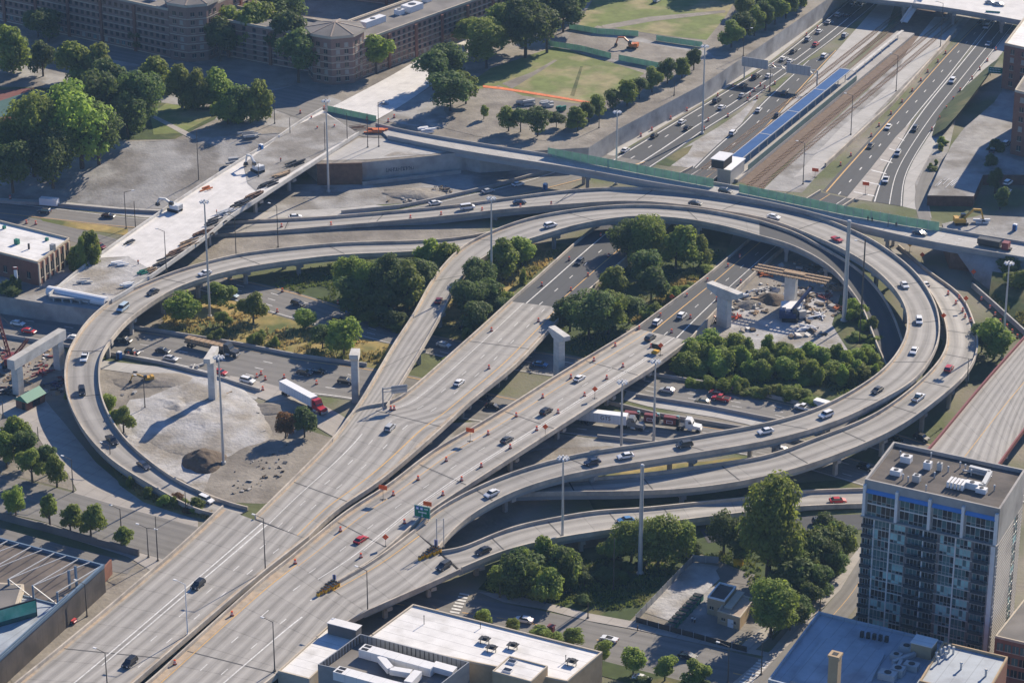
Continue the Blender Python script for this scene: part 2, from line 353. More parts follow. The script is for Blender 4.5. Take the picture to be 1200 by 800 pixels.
def deck(key, name, label, L, Rr, n=60, road='conc_road', piers=(), lines=(), joints=(), solid=False, pier_w=.7, cap=True, par=(1, 1), girder=True, it=6, twin=False, parmat='parapet', pierz=0, gd=1.5, group=None, cat='overpass', dust=()):
    A, B = strip_pts(L, Rr, n, it); ROADS[key] = (A, B)
    mid = (A[n//2]+B[n//2])/2; root = empty(name, (mid.x, mid.y, 0), label, cat, group)
    me = strip_mesh('roadway', A, B, [road], 4, root.location); o = bpy.data.objects.new('roadway', me); COL.objects.link(o); o.parent = root
    outA = [(A[i]-B[i]) for i in range(n)]; outB = [-v for v in outA]
    low = (lambda p: -(p.z+.2)) if solid else None
    body = MB(); vs = []
    for i in range(n):
        d = outA[i].copy(); d.z = 0; d.normalize(); a = A[i]+d*.4; b = B[i]-d*.4
        zb = -.1 if solid else -.45
        vs += [(a.x, a.y, a.z-.02), (b.x, b.y, b.z-.02), (b.x, b.y, -.1 if solid else b.z-.45), (a.x, a.y, -.1 if solid else a.z-.45)]
    fs = []
    for i in range(n-1):
        p, q = 4*i, 4*i+4
        for k in range(4): fs.append((p+k, p+(k+1) % 4, q+(k+1) % 4, q+k))
    fs += [(0, 1, 2, 3), (4*n-1, 4*n-2, 4*n-3, 4*n-4)]
    body.add(vs, fs); body.build('embankment_wall' if solid else 'deck_slab', 'grey_conc', root)
    if girder and not solid:
        g = MB(); k = max(2, int((A[0]-B[0]).length/3.2)+1)
        for j in range(k):
            v = .07+.86*j/(k-1); line = [A[i].lerp(B[i], v) for i in range(n)]
            side_wall(g, line, outA, .5, -gd-.45, -.45)
        g.build('girder', 'steel_girder', root)
    for s, pts, out in ((0, A, outA), (1, B, outB)):
        if not par[s]: continue
        pm = MB(); side_wall(pm, pts, out, .42, -.46, .95); pm.build('parapet', parmat, root)
    lm = MB()
    for ln in lines: line_quads(lm, A, B, *ln[:4], dash=ln[4] if len(ln) > 4 else None, mi=ln[5] if len(ln) > 5 else 0)
    for va, vb in dust: line_quads(lm, A, B, va, vb, dz=.012, mi=3)
    for f in joints:
        i = min(n-2, int(f*(n-1))); t = ((A[i+1]+B[i+1])-(A[i]+B[i])).normalized()*.2; u = Vector((0, 0, .022))
        a, b = A[i].lerp(B[i], .01), A[i].lerp(B[i], .99); lm.quad(a-t+u, b-t+u, b+t+u, a+t+u, 2)
    if lm.v:
        ox, oy, oz = root.location; lm.v = [(x-ox, y-oy, zz-oz) for x, y, zz in lm.v]; paint_into(me, lm, ['white_paint', 'yellow_paint', 'dark_joint', 'dust'])
    for f in piers:
        i = min(n-2, int(f*(n-1))); a, b = A[i], B[i]; c = (a+b)/2; wv = (b-a); wv.z = 0; W = wv.length; wv.normalize(); top = c.z-.45-(gd if girder else 0)
        cols = 1 if W < 8 else (2 if W < 16 else max(3, int(W/6))); rz = math.atan2(wv.y, wv.x); span = W*.62
        cm = MB(); cm.box((c.x, c.y, top-.5), (W*.9, 1.5, 1.0), rz); p = cm.build('pier', 'grey_conc', root)
        for j in range(cols):
            q = c+wv*((j/(cols-1)-.5)*span if cols > 1 else 0); pm = MB(); pm.box((q.x, q.y, (top-1.0+pierz)/2), (pier_w*1.5, pier_w*1.5, top-1.0-pierz), rz); pm.build('column', 'grey_conc', p)
    return root
def ground_road(key, name, L, Rr, m='asphalt', z=.06, n=40, lines=(), it=4):
    A, B = strip_pts([(x, y, z) for x, y in L], [(x, y, z) for x, y in Rr], n, it, 0); ROADS[key] = (A, B)
    o = bpy.data.objects.new(name, strip_mesh(name, A, B, [m], 3)); COL.objects.link(o); struct(o)
    lm = MB()
    for ln in lines: line_quads(lm, A, B, *ln[:4], dash=ln[4] if len(ln) > 4 else None, mi=ln[5] if len(ln) > 5 else 0)
    if lm.v: paint_into(o.data, lm, ['white_paint', 'yellow_paint'])
    return o
def patch(name, pts, m, z=.03, zb=0):
    """a flat piece of ground; rises only a few centimetres"""
    q = [G(x, y, zb+z) for x, y in pts]; n = len(q)
    if sum(q[i].x*q[(i+1) % n].y-q[(i+1) % n].x*q[i].y for i in range(n)) < 0: q.reverse()
    mb = MB(); mb.add(q, [tuple(range(n))]); o = mb.build(name, m); me = o.data
    ul = me.uv_layers.new(name='UVMap'); c, s = math.cos(R(-30)), math.sin(R(-30))
    for lp in me.loops:
        v = me.vertices[lp.vertex_index].co; ul.data[lp.index].uv = (v.x*c+v.y*s, -v.x*s+v.y*c)
    return struct(o)
def on_road(key, px, py, dz=0):
    """place on a road under the photo point, and the heading of the road there"""
    A, B = ROADS[key]; best = None
    for i in range(len(A)-1):
        c = (A[i]+B[i]+A[i+1]+B[i+1])/4; x, y = PX(c); d = (x-px)**2+(y-py)**2
        if best is None or d < best[0]: best = (d, i, c.z)
    i = best[1]; t = (A[i+1]+B[i+1])-(A[i]+B[i])
    g = G(px, py, best[2]+dz)
    for k in range(4):   # settle on the sloping surface
        j = min(range(len(A)-1), key=lambda q: ((A[q]+B[q])/2-g).to_2d().length)
        a, b = (A[j]+B[j])/2, (A[j+1]+B[j+1])/2; ab = (b-a).to_2d(); tt = max(0, min(1, (g-a).to_2d().dot(ab)/max(1e-6, ab.length_squared)))
        g = G(px, py, a.z+(b.z-a.z)*tt+dz)
    return Vector((g.x, g.y, g.z-dz)), math.atan2(t.y, t.x), math.atan2(t.z, t.to_2d().length)
HAZE = .00005
# ================================================================== GROUND
mb = MB(); mb.quad((-4000, -600, 0), (4000, -600, 0), (4000, 7000, 0), (-4000, 7000, 0)); struct(mb.build('ground', 'ground'))
def plateau(name, pts, h, mtop, mside='wall'):
    mb = MB(); mb.prism([G(x, y, h) for x, y in pts], -.3, h, 0, 1); return struct(mb.build(name, [mside, mtop]))
P1, P2, P3 = 7.0, 6.0, 7.4
plateau('terrain', [(-150, 148), (60, 165), (180, 166), (270, 160), (330, 156), (372, 192), (430, 190), (484, 185), (546, 178), (562, 181), (640, 176), (690, 173), (725, 151), (825, 98), (900, 48), (990, -15), (1150, -140), (-400, -140)], P1, 'dirt')
plateau('terrain', [(-60, 345), (0, 347), (45, 354), (122, 364), (160, 336), (182, 317), (150, 296), (118, 298), (100, 306), (60, 301), (-50, 286)], P2, 'lot')
plateau('terrain', [(1114, 290), (1162, 297), (1210, 303), (1330, 322), (1330, 262), (1210, 255), (1150, 252), (1104, 262)], P3, 'lot', 'rust_wall')
plateau('terrain', [(1087, 229), (1141, 230), (1152, 205), (1240, 205), (1260, 60), (1203, 62), (1165, 120), (1130, 150), (1115, 170), (1100, 200)], 3.8, 'lot', 'rust_wall')
def slope(name, up, lo, zu, zl, m, n=14, rough=.4):
    A = catmull([G(x, y, zu) for x, y in up], n); B = catmull([G(x, y, zl) for x, y in lo], n); mb = MB(); K = 8; vs = []
    for i in range(n):
        for k in range(K+1):
            p = A[i].lerp(B[i], k/K); e = rough*math.sin(math.pi*k/K)*2
            vs.append((p.x, p.y, p.z+e*mnoise.noise(p*.09)*1.6))
    mb.add(vs, [(i*(K+1)+k, i*(K+1)+k+1, (i+1)*(K+1)+k+1, (i+1)*(K+1)+k) for i in range(n-1) for k in range(K)])
    return struct(mb.build(name, m, smooth=True))
slope('dirt_slope', [(-150, 147), (60, 164), (180, 165), (270, 159), (332, 155)], [(-150, 226), (60, 235), (140, 243), (215, 243), (345, 214)], P1+.05, .05, 'lot')
slope('gravel_slope', [(1117, 289), (1165, 296), (1330, 320)], [(1140, 325), (1170, 345), (1330, 420)], P3+.03, .1, 'lot', 8)
slope('grass_bank', [(1163, 318), (1330, 345)], [(1158, 352), (1330, 470)], 4.5, .15, 'green_ground', 8)
slope('grass_bank', [(1172, 68), (1130, 125), (1108, 150)], [(1155, 80), (1105, 128), (1092, 160)], 4, .15, 'green_ground', 8)
# street level of the far campus (top left)
patch('pavement', [(60, 60), (110, 60), (205, 82), (300, 108), (345, 100), (400, 118), (395, 135), (340, 150), (250, 140), (95, 108), (-20, 80), (-20, 60)], 'lot', .03, P1)
patch('grass', [(-60, 100), (90, 104), (200, 122), (260, 128), (252, 140), (205, 163), (160, 164), (60, 163), (-80, 148)], 'green_ground', .05, P1)
patch('sports_court', [(-30, 108), (40, 103), (62, 108), (25, 138), (-30, 146)], mat('red_court', (.16, .06, .05), .9), .08, P1)
patch('sports_court', [(-30, 128), (38, 106), (58, 108), (22, 134), (-30, 142)], mat('green_court', (.05, .11, .10), .9), .11, P1)
patch('grass', [(176, 134), (195, 121), (250, 131), (247, 138), (212, 156), (180, 158)], 'grass', .09, P1)
patch('path', [(175, 136), (181, 135), (233, 161), (226, 164)], 'pave', .12, P1)
patch('pavement', [(55, 56), (105, 43), (205, 68), (300, 90), (298, 108), (205, 84), (90, 62)], 'old_asphalt', .06, P1)
patch('grass', [(540, 105), (575, 80), (650, 55), (700, 68), (755, 86), (720, 112), (640, 158), (560, 140)], 'grass', .04, P1)
patch('dirt', [(520, 150), (545, 108), (585, 100), (612, 112), (700, 125), (690, 140), (640, 165), (560, 160)], 'dirt', .07, P1)
patch('grass', [(665, 52), (700, -10), (880, -30), (850, 20), (828, 47), (780, 42), (700, 30)], 'grass', .04, P1)
patch('dirt', [(648, 50), (668, 33), (740, 42), (760, 47), (830, 60), (838, 68), (780, 80), (700, 70)], 'lot', .08, P1)
patch('excavated_ground', [(660, 52), (670, 38), (700, 42), (755, 50), (820, 62), (780, 76), (722, 70)], 'dirt', .11, P1)
patch('worn_path', [(588, 98), (625, 84), (650, 70), (653, 71), (630, 86), (600, 104)], 'dirt', .07, P1)
patch('worn_path', [(668, 112), (680, 78), (683, 78), (673, 113)], 'green_ground', .07, P1)
patch('worn_path', [(705, 30), (760, 20), (850, 12), (850, 15), (765, 25), (708, 35)], 'dirt', .07, P1)
patch('orange_mesh_strip', [(566, 100), (590, 102.5), (640, 110.5), (705, 121.5), (704, 123.5), (640, 113), (588, 105), (566, 102.5)], 'orange_fence', .14, P1)
# the street beside the courtyard building, rebuilt in new concrete, and the corner it meets
ground_road('halsted_far', 'new_concrete_road', [(384, 128), (430, 104), (470, 82), (520, 50), (560, 22)], [(442, 140), (470, 124), (505, 100), (560, 58), (600, 30)], 'new_deck', P1+.16)
patch('road', [(300, 112), (345, 100), (385, 112), (384, 130), (440, 141), (480, 155), (540, 172), (528, 178), (480, 165), (425, 160), (360, 142), (320, 128)], 'old_asphalt', .1, P1)
patch('pavement', [(443, 141), (505, 102), (525, 104), (520, 130), (540, 150), (500, 150)], 'lot', .05, P1)
patch('pavement', [(375, 188), (420, 162), (478, 162), (536, 177), (480, 183), (430, 187)], 'shoulder', .06, P1)
patch('dirt', [(450, 183), (462, 178), (500, 178), (508, 181)], 'gravel', .1, P1)
# ------------------------------------------------------------------ expressway at the bottom of the cutting (far right)
ground_road('wbm', 'expressway_lanes', [(700, 196), (740, 172), (800, 136), (850, 106), (905, 72), (960, 28), (1000, -5)], [(752, 204), (795, 176), (830, 150), (865, 129), (915, 92), (985, 40), (1035, -2)], 'asphalt', .05, lines=[(.07, .10, 0, 1), (.34, .365, 0, 1, (3, 10.5)), (.64, .67, 0, 1), (.93, .955, 0, 1)])
ground_road('wbr', 'exit_lanes', [(812, 197), (840, 170), (867, 147), (893, 120), (920, 95), (945, 72)], [(848, 198), (872, 174), (900, 148), (925, 120), (950, 92), (982, 58)], 'asphalt', .08, lines=[(.06, .10, 0, 1), (.5, .53, 0, 1, (3, 10.5)), (.92, .96, 0, 1, None, 1)])
patch('shoulder', [(704, 180), (730, 164), (800, 124), (880, 76), (975, 12), (985, 0), (1000, -8), (960, 26), (905, 70), (850, 104), (800, 134), (735, 173), (712, 188)], 'shoulder', .03)
patch('gore', [(768, 192), (800, 174), (840, 150), (868, 131), (894, 108), (868, 146), (840, 170), (812, 197)], 'gravel', .04)
patch('weeds', [(768, 192), (800, 174), (812, 170), (806, 180), (785, 195)], 'green_ground', .065)
patch('shoulder', [(848, 198), (872, 174), (900, 148), (982, 58), (1035, -2), (1052, -4), (1040, 30), (990, 80), (880, 165), (862, 200)], 'shoulder', .03)
patch('ballast', [(862, 212), (880, 180), (990, 86), (1040, 40), (1080, -5), (1130, -5), (1070, 55), (1010, 110), (960, 155), (905, 205), (895, 222)], 'ballast', .02)
patch('work_strip', [(895, 222), (960, 156), (1010, 112), (1070, 56), (1130, -5), (1160, -5), (1105, 60), (1040, 122), (985, 180), (958, 205), (940, 226)], 'lot', .03)
patch('work_strip', [(930, 208), (985, 150), (1045, 98), (1063, 60), (1095, 20), (1130, 20), (1100, 58), (1040, 118), (985, 175), (960, 200)], 'shoulder', .05)
ground_road('ebm', 'expressway_lanes', [(964, 224), (985, 200), (1040, 140), (1107, 65), (1152, 20), (1175, -5)], [(1000, 232), (1030, 196), (1066, 145), (1110, 92), (1162, 25), (1185, -5)], 'asphalt', .05, lines=[(.10, .14, 0, 1, None, 1), (.5, .535, 0, 1, (3, 10.5)), (.93, .97, 0, 1)])
ground_road('ebr', 'exit_lanes', [(1022, 236), (1036, 197), (1062, 155), (1085, 122), (1120, 80), (1165, 25), (1188, -5)], [(1058, 242), (1060, 210), (1072, 185), (1096, 148), (1130, 104), (1180, 40), (1215, -5)], 'asphalt', .08, lines=[(.06, .10, 0, 1), (.55, .58, 0, 1), (.93, .96, 0, 1)])
patch('painted_gore', [(992, 232), (1020, 198), (1050, 160), (1068, 142), (1058, 162), (1036, 197), (1021, 236)], 'pave', .11)
mbx = MB()
for i in range(6):
    f = i/6; a = Vector((1000, 224)).lerp(Vector((1062, 148)), f); b = Vector((1024, 226)).lerp(Vector((1066, 148)), f); mbx.quad(G(a.x, a.y, .14), G(b.x, b.y+3, .14), G(b.x+1, b.y+4.4, .14), G(a.x+1, a.y+1.4, .14))
struct(mbx.build('road_marking', 'white_paint'))
patch('shoulder', [(1058, 242), (1060, 210), (1072, 185), (1096, 148), (1130, 104), (1180, 40), (1190, 42), (1135, 112), (1104, 156), (1085, 190), (1072, 215), (1075, 246)], 'shoulder', .03)
patch('dirt', [(1075, 246), (1072, 215), (1085, 190), (1104, 156), (1120, 140), (1112, 175), (1100, 200), (1087, 232), (1092, 256)], 'lot', .04)
ground_road('service', 'service_road', [(1078, 262), (1072, 236), (1076, 214), (1088, 186)], [(1092, 262), (1086, 234), (1090, 214), (1103, 186)], 'old_asphalt', .07)
# ------------------------------------------------------------------ roads left of the loop and under the new bridge
ground_road('dan', 'expressway_road', [(-40, 232), (60, 243), (170, 256), (300, 258), (400, 252), (470, 246), (510, 237), (580, 221), (640, 204), (705, 180)], [(-40, 246), (60, 257), (170, 268), (300, 268), (400, 262), (470, 253), (520, 247), (590, 233), (650, 219), (760, 190)], 'old_asphalt', .07, 60, lines=[(.06, .09, 0, 1), (.93, .96, 0, 1, None, 1)])
patch('shoulder', [(-40, 226), (60, 235), (140, 243), (200, 246), (300, 249), (400, 244), (440, 240), (470, 244), (400, 252), (300, 257), (170, 255), (60, 242), (-40, 231)], 'shoulder', .05)
patch('dry_verge', [(30, 252), (60, 258), (170, 269), (300, 269), (440, 264), (540, 268), (572, 274), (475, 284), (390, 286), (300, 295), (240, 306), (190, 290), (140, 274), (80, 266)], 'dirt', .03)
patch('dry_verge', [(44, 253), (80, 258), (150, 268), (150, 276), (90, 268), (50, 259)], 'dry_grass', .06)
patch('dirt', [(330, 216), (372, 216), (430, 215), (560, 196), (640, 190), (640, 202), (580, 220), (510, 236), (440, 240), (330, 250), (300, 246)], 'lot', .04)
patch('rubble', [(450, 222), (480, 220), (526, 220), (530, 226), (500, 236), (455, 238)], 'dirt', .06)
ground_road('rd2', 'service_road', [(-40, 246), (30, 254), (90, 268), (150, 284), (205, 305), (245, 324)], [(-40, 262), (20, 268), (85, 283), (140, 300), (190, 320), (232, 338)], 'old_asphalt', .05)
# ------------------------------------------------------------------ the depressed expressway crossing under everything
ground_road('nb', 'northbound_lanes', [(236, 320), (300, 331), (360, 346), (420, 367), (480, 386), (560, 403), (650, 414), (700, 424), (770, 443), (854, 457), (928, 474), (1010, 495), (1090, 520), (1230, 565)], [(232, 340), (266, 349), (312, 365), (380, 384), (450, 401), (540, 424), (640, 440), (690, 448), (755, 464), (830, 476), (914, 493), (1000, 518), (1080, 546), (1230, 600)], 'old_asphalt', .07, 70, lines=[(.05, .07, 0, 1, None, 1), (.27, .29, 0, 1, (3, 10.5)), (.5, .52, 0, 1, (3, 10.5)), (.73, .75, 0, 1, (3, 10.5)), (.94, .96, 0, 1)])
ground_road('sb', 'southbound_lanes', [(-60, 352), (0, 362), (75, 374), (190, 391), (277, 405), (347, 419), (432, 430), (520, 448), (600, 466), (690, 480), (770, 491), (870, 505), (960, 526), (1080, 560), (1200, 600)], [(-60, 382), (0, 392), (75, 404), (130, 414), (190, 424), (242, 437), (310, 456), (400, 466), (480, 482), (560, 494), (690, 512), (775, 519), (870, 532), (960, 554), (1080, 590)], 'old_asphalt', .09, 70, lines=[(.05, .065, 0, 1, None, 1), (.28, .295, 0, 1, (3, 10.5)), (.5, .515, 0, 1, (3, 10.5)), (.73, .745, 0, 1, (3, 10.5)), (.94, .96, 0, 1)])
patch('shoulder', [(735, 457), (760, 465), (840, 479), (905, 494), (890, 500), (840, 489), (760, 476), (730, 468)], 'shoulder', .11)
patch('weeds', [(690, 466), (735, 474), (840, 492), (885, 502), (870, 504), (770, 490), (690, 478)], 'ground', .05)
patch('shoulder', [(118, 422), (200, 431), (260, 446), (306, 459), (300, 468), (240, 452), (190, 442), (118, 432)], 'shoulder', .12)
ground_road('truckroad', 'frontage_road', [(270, 440), (310, 448), (352, 462), (400, 486), (440, 512), (520, 545)], [(258, 452), (300, 464), (340, 482), (385, 508), (430, 535), (510, 568)], 'pave', .13)
patch('shaded_ground', [(430, 500), (560, 494), (690, 513), (800, 522), (780, 560), (640, 570), (560, 600), (500, 600), (420, 560)], 'lot', .03)
# islands
patch('dry_verge', [(186, 385), (200, 360), (240, 345), (266, 350), (312, 366), (380, 386), (450, 402), (470, 405), (470, 440), (400, 424), (347, 418), (277, 404)], 'dry_grass', .04)
patch('grass_island', [(300, 330), (372, 318), (420, 300), (540, 294), (520, 320), (490, 365), (470, 384), (400, 358)], 'green_ground', .04)
patch('grass_island', [(500, 400), (520, 350), (560, 300), (625, 285), (670, 285), (600, 345), (545, 398), (520, 408)], 'dry_grass', .04)
patch('grass_island', [(640, 410), (675, 362), (735, 306), (780, 262), (860, 272), (850, 300), (820, 326), (730, 390), (690, 420)], 'green_ground', .04)
patch('dry_verge', [(740, 378), (770, 345), (800, 318), (836, 310), (836, 318), (810, 340), (760, 372)], 'dry_grass', .07)
patch('gravel_lot', [(112, 430), (122, 428), (200, 438), (300, 470), (350, 500), (410, 520), (370, 560), (310, 590), (265, 588), (200, 560), (150, 530), (126, 490)], 'dirt', .03)
patch('gravel_lot', [(150, 522), (138, 492), (152, 468), (190, 464), (226, 467), (262, 478), (281, 500), (272, 526), (251, 545), (238, 578), (214, 562), (180, 547)], 'gravel', .05)
patch('work_yard', [(815, 400), (850, 365), (888, 320), (930, 300), (985, 318), (1010, 350), (1030, 400), (1010, 420), (940, 415), (860, 408)], 'gravel', .05)
patch('work_yard', [(830, 378), (890, 318), (930, 296), (985, 316), (990, 345), (930, 352), (880, 356)], 'dirt', .08)
patch('weedy_bank', [(790, 445), (800, 420), (820, 402), (940, 414), (1010, 418), (1038, 405), (1046, 428), (1000, 465), (960, 478), (860, 458)], 'green_ground', .06)
patch('weedy_bank', [(975, 380), (985, 345), (1005, 360), (1030, 400), (1040, 425), (1000, 420)], 'green_ground', .09)
patch('grass_island', [(1066, 350), (1080, 360), (1105, 400), (1092, 425), (1060, 460), (1000, 505), (985, 505), (1060, 448), (1080, 415)], 'green_ground', .03)
patch('dry_verge', [(690, 560), (760, 545), (830, 540), (880, 533), (860, 548), (780, 558), (700, 572)], 'dry_grass', .05)
patch('dry_verge', [(560, 545), (640, 525), (720, 522), (700, 540), (600, 570)], 'dirt', .05)
# ------------------------------------------------------------------ lower left streets
patch('concrete_lot', [(-40, 470), (10, 472), (48, 462), (62, 480), (76, 496), (112, 541), (160, 582), (232, 610), (232, 640), (205, 612), (140, 594), (86, 577), (90, 574), (80, 555), (57, 532), (42, 507), (0, 484), (-40, 484)], 'pave', .05)
patch('dirt', [(-40, 490), (0, 486), (42, 508), (57, 533), (82, 558), (88, 575), (0, 553), (-40, 545)], 'dirt', .04)
patch('work_yard', [(-40, 386), (0, 394), (75, 406), (82, 430), (76, 465), (48, 462), (10, 472), (-40, 470)], 'dirt', .05)
ground_road('despl', 'street', [(-60, 540), (0, 555), (86, 577), (140, 593), (250, 622), (330, 645)], [(-60, 584), (0, 599), (60, 613), (115, 633), (175, 650), (230, 666), (320, 690)], 'old_asphalt', .08)
patch('pavement', [(-60, 586), (0, 600), (60, 614), (115, 634), (192, 655), (180, 670), (150, 652), (75, 628), (0, 607), (-60, 592)], 'pave', .11)
patch('weedy_strip', [(132, 548), (160, 572), (180, 582), (255, 602), (252, 610), (210, 602), (168, 588), (140, 568)], 'dry_grass', .08)
patch('alley', [(-60, 600), (0, 618), (80, 640), (160, 660), (150, 672), (125, 668), (100, 655), (0, 640), (-60, 630)], 'old_asphalt', .05)
patch('dirt', [(20, 810), (0, 772), (60, 740), (92, 712), (130, 680), (150, 672), (180, 660), (190, 664), (100, 735), (40, 790)], 'dirt', .06)
# ------------------------------------------------------------------ lower right streets
ground_road('street', 'street', [(480, 690), (560, 702), (640, 716), (700, 730), (760, 742), (850, 762), (960, 786)], [(440, 725), (560, 738), (640, 752), (690, 768), (760, 790), (850, 812), (960, 836)], 'old_asphalt', .08, lines=[(.48, .5, 0, 1, (3, 6), 1)])
patch('pavement', [(560, 693), (600, 696), (690, 718), (745, 728), (850, 752), (905, 765), (903, 770), (850, 760), (745, 737), (690, 727), (640, 714), (590, 705)], 'pave', .12)
patch('pavement', [(620, 752), (700, 772), (790, 795), (860, 812), (850, 830), (700, 790), (620, 765)], 'green_ground', .12)
ground_road('clinton', 'street', [(870, 812), (905, 775), (940, 738), (985, 690), (1016, 640), (1040, 610)], [(915, 812), (945, 775), (980, 738), (1012, 700), (1040, 652), (1060, 622)], 'old_asphalt', .10, lines=[(.48, .5, 0, 1, None, 1)])
patch('pavement', [(858, 800), (905, 760), (945, 712), (985, 668), (1008, 640), (1015, 642), (985, 690), (940, 738), (905, 775), (870, 812)], 'pave', .14)
patch('weedy_ground', [(560, 690), (590, 655), (700, 640), (800, 650), (815, 660), (750, 715), (735, 730), (690, 718), (620, 702)], 'green_ground', .04)
patch('weedy_ground', [(800, 640), (830, 615), (930, 605), (1000, 640), (985, 665), (945, 705), (905, 750), (900, 700), (870, 668)], 'green_ground', .04)
patch('playground', [(752, 716), (800, 662), (812, 658), (842, 663), (850, 672), (795, 722), (785, 727)], 'gravel', .08)
patch('court', [(839, 668), (845, 662), (885, 673), (878, 685), (845, 680)], 'roof_grey', .12)
patch('yard', [(785, 727), (820, 695), (850, 680), (905, 690), (905, 740), (850, 755), (790, 735)], 'lot', .07)
patch('path', [(880, 745), (905, 728), (916, 735), (880, 765), (862, 762)], 'pave', .10)
ground_road('lower', 'street', [(820, 620), (870, 612), (930, 605), (1010, 602), (1060, 600)], [(830, 636), (880, 628), (935, 622), (1010, 620), (1060, 618)], 'asphalt', .09)
patch('grass_island', [(690, 585), (780, 580), (900, 568), (1010, 560), (1040, 572), (930, 574), (820, 600), (700, 606)], 'green_ground', .05)
mbx = MB()
for i in range(8):
    a = Vector((545, 694)).lerp(Vector((530, 722)), i/8); mbx.quad(G(a.x-6, a.y, .14), G(a.x+5, a.y+2, .14), G(a.x+4.2, a.y+3.8, .14), G(a.x-6.8, a.y+1.8, .14))
for i in range(9):
    a = Vector((897, 772)).lerp(Vector((872, 800)), i/9); mbx.quad(G(a.x-8, a.y, .16), G(a.x+6, a.y+3, .16), G(a.x+5, a.y+4.6, .16), G(a.x-9, a.y+1.6, .16))
struct(mbx.build('crosswalk', 'white_paint'))
# ================================================================== ELEVATED ROADS
def z(pts, *zs):
    n = len(pts); out = []
    for i, (x, y) in enumerate(pts):
        t = i/(n-1)*(len(zs)-1); k = min(int(t), len(zs)-2); out.append((x, y, zs[k]+(zs[k+1]-zs[k])*(t-k)))
    return out
deck('TA', 'elevated_expressway', 'wide concrete expressway trunk crossing the lower left corner beside the trussed roof', z([(-30, 840), (25, 797), (95, 740), (160, 685), (215, 638), (262, 594)], 6, 6), z([(110, 840), (160, 797), (220, 745), (300, 677), (360, 630)], 6, 6), 40, lines=[(.46, .475, 0, 1), (.52, .535, .25, 1), (.70, .71, 0, 1, (3, 10.5)), (.86, .87, 0, 1, (3, 10.5))], joints=(.33,), piers=(.2, .45, .7), dust=((0, .035), (.945, 1)))
deck('A', 'elevated_expressway', 'left concrete expressway deck running from the trunk up to the dark asphalt approach', z([(300, 606), (390, 516), (422, 475), (462, 472), (547, 400), (600, 352)], 6, 6, 6, 5), z([(360, 630), (395, 597), (450, 560), (525, 495), (550, 471), (600, 431), (632, 398), (667, 360)], 6, 6, 6, 5), 60, lines=[(.25, .262, 0, .35), (.2, .21, .45, 1), (.42, .43, 0, 1, (3, 10.5)), (.62, .63, 0, 1, (3, 10.5)), (.8, .815, 0, 1, None, 1)], piers=(.1, .26, .42, .56, .7, .84), joints=(.14, .45, .8), dust=((0, .025), (.93, 1)))
deck('AW', 'expressway_approach', 'dark asphalt expressway ramp sinking from the left deck towards the trees under the flyovers', z([(600, 352), (640, 317), (680, 281), (720, 250), (765, 222), (812, 196)], 5, 2.2, .4, .25), z([(667, 360), (730, 305), (775, 268), (812, 232), (850, 199)], 5, 2.2, .4, .25), 40, 'asphalt', solid=True, lines=[(.24, .26, 0, 1), (.47, .485, 0, 1, (3, 10.5)), (.72, .735, 0, 1, None, 1)])
deck('TB', 'elevated_expressway', 'wide concrete expressway trunk passing the white roofed building at the bottom of the photo', z([(110, 851), (175, 800), (207, 771), (300, 687), (340, 655)], 6, 6), z([(250, 851), (315, 797), (385, 742), (430, 716)], 6, 6), 40, lines=[(.08, .09, 0, 1, None, 1), (.30, .31, 0, 1, (3, 10.5)), (.52, .53, 0, 1, (3, 10.5)), (.62, .635, 0, .8)], joints=(.1, .45), piers=(.3, .6, .9), dust=((0, .075),))
deck('B', 'elevated_expressway', 'concrete expressway deck in the middle with rows of orange barrels along both sides', z([(340, 655), (407, 600), (455, 570), (507, 530), (550, 505), (600, 475), (647, 445), (717, 403), (748, 384)], 6, 6.5, 6.5, 5.5, 4), z([(386, 686), (435, 657), (487, 612), (505, 597), (598, 537), (665, 494), (735, 449), (768, 428), (808, 398)], 6, 6.5, 6.5, 5.5, 4), 70, lines=[(.2, .212, 0, 1, None, 1), (.47, .48, 0, 1, (3, 10.5)), (.70, .715, 0, 1), (.74, .75, .1, .9)], piers=(.2, .34, .48, .62, .76, .88), joints=(.14, .36, .58, .84), dust=((0, .06), (.97, 1)))
deck('BW', 'expressway_approach', 'dark asphalt expressway ramp coming down between the tree island and the new pier site', z([(748, 384), (825, 327), (862, 296), (905, 260), (962, 224)], 4, 1.5, .3, .25), z([(808, 398), (842, 360), (887, 317), (935, 277), (1001, 233)], 4, 1.5, .3, .25), 40, 'asphalt', solid=True, lines=[(.26, .28, 0, 1, None, 1), (.5, .515, 0, 1, (3, 10.5)), (.74, .76, 0, 1)])
deck('C', 'flyover_ramp', 'narrow flyover ramp climbing past the trees to the inner side of the big curve', z([(390, 516), (422, 473), (462, 405), (485, 370), (510, 325), (540, 292), (564, 278), (592, 266), (627, 255), (680, 246), (741, 241), (802, 244), (850, 251), (890, 260)], 6, 6.5, 7, 7, 7), z([(452, 477), (478, 434), (500, 397), (518, 365), (535, 333), (552, 312), (575, 297), (600, 287), (626, 279), (680, 263), (741, 254), (802, 257), (855, 267), (890, 277)], 6, 6.5, 7, 7, 7), 90, 'conc_ramp', piers=(.22, .34, .5, .58, .68, .78, .9), joints=(.2, .45, .6, .75, .9), dust=((0, .05), (.95, 1)))
deck('I', 'flyover_ramp', 'shaded descending ramp curving down inside the loop beside the pier construction site', z([(890, 260), (930, 273), (962, 290), (995, 309), (1020, 330), (1040, 358), (1055, 395), (1062, 428)], 7, 6.4, 4.5, 2.4, .6), z([(890, 277), (920, 285), (950, 298), (977, 316), (995, 337), (1012, 362), (1027, 400), (1040, 430)], 7, 6.4, 4.5, 2.4, .6), 50, 'asphalt', piers=(.12, .3), gd=1.3)
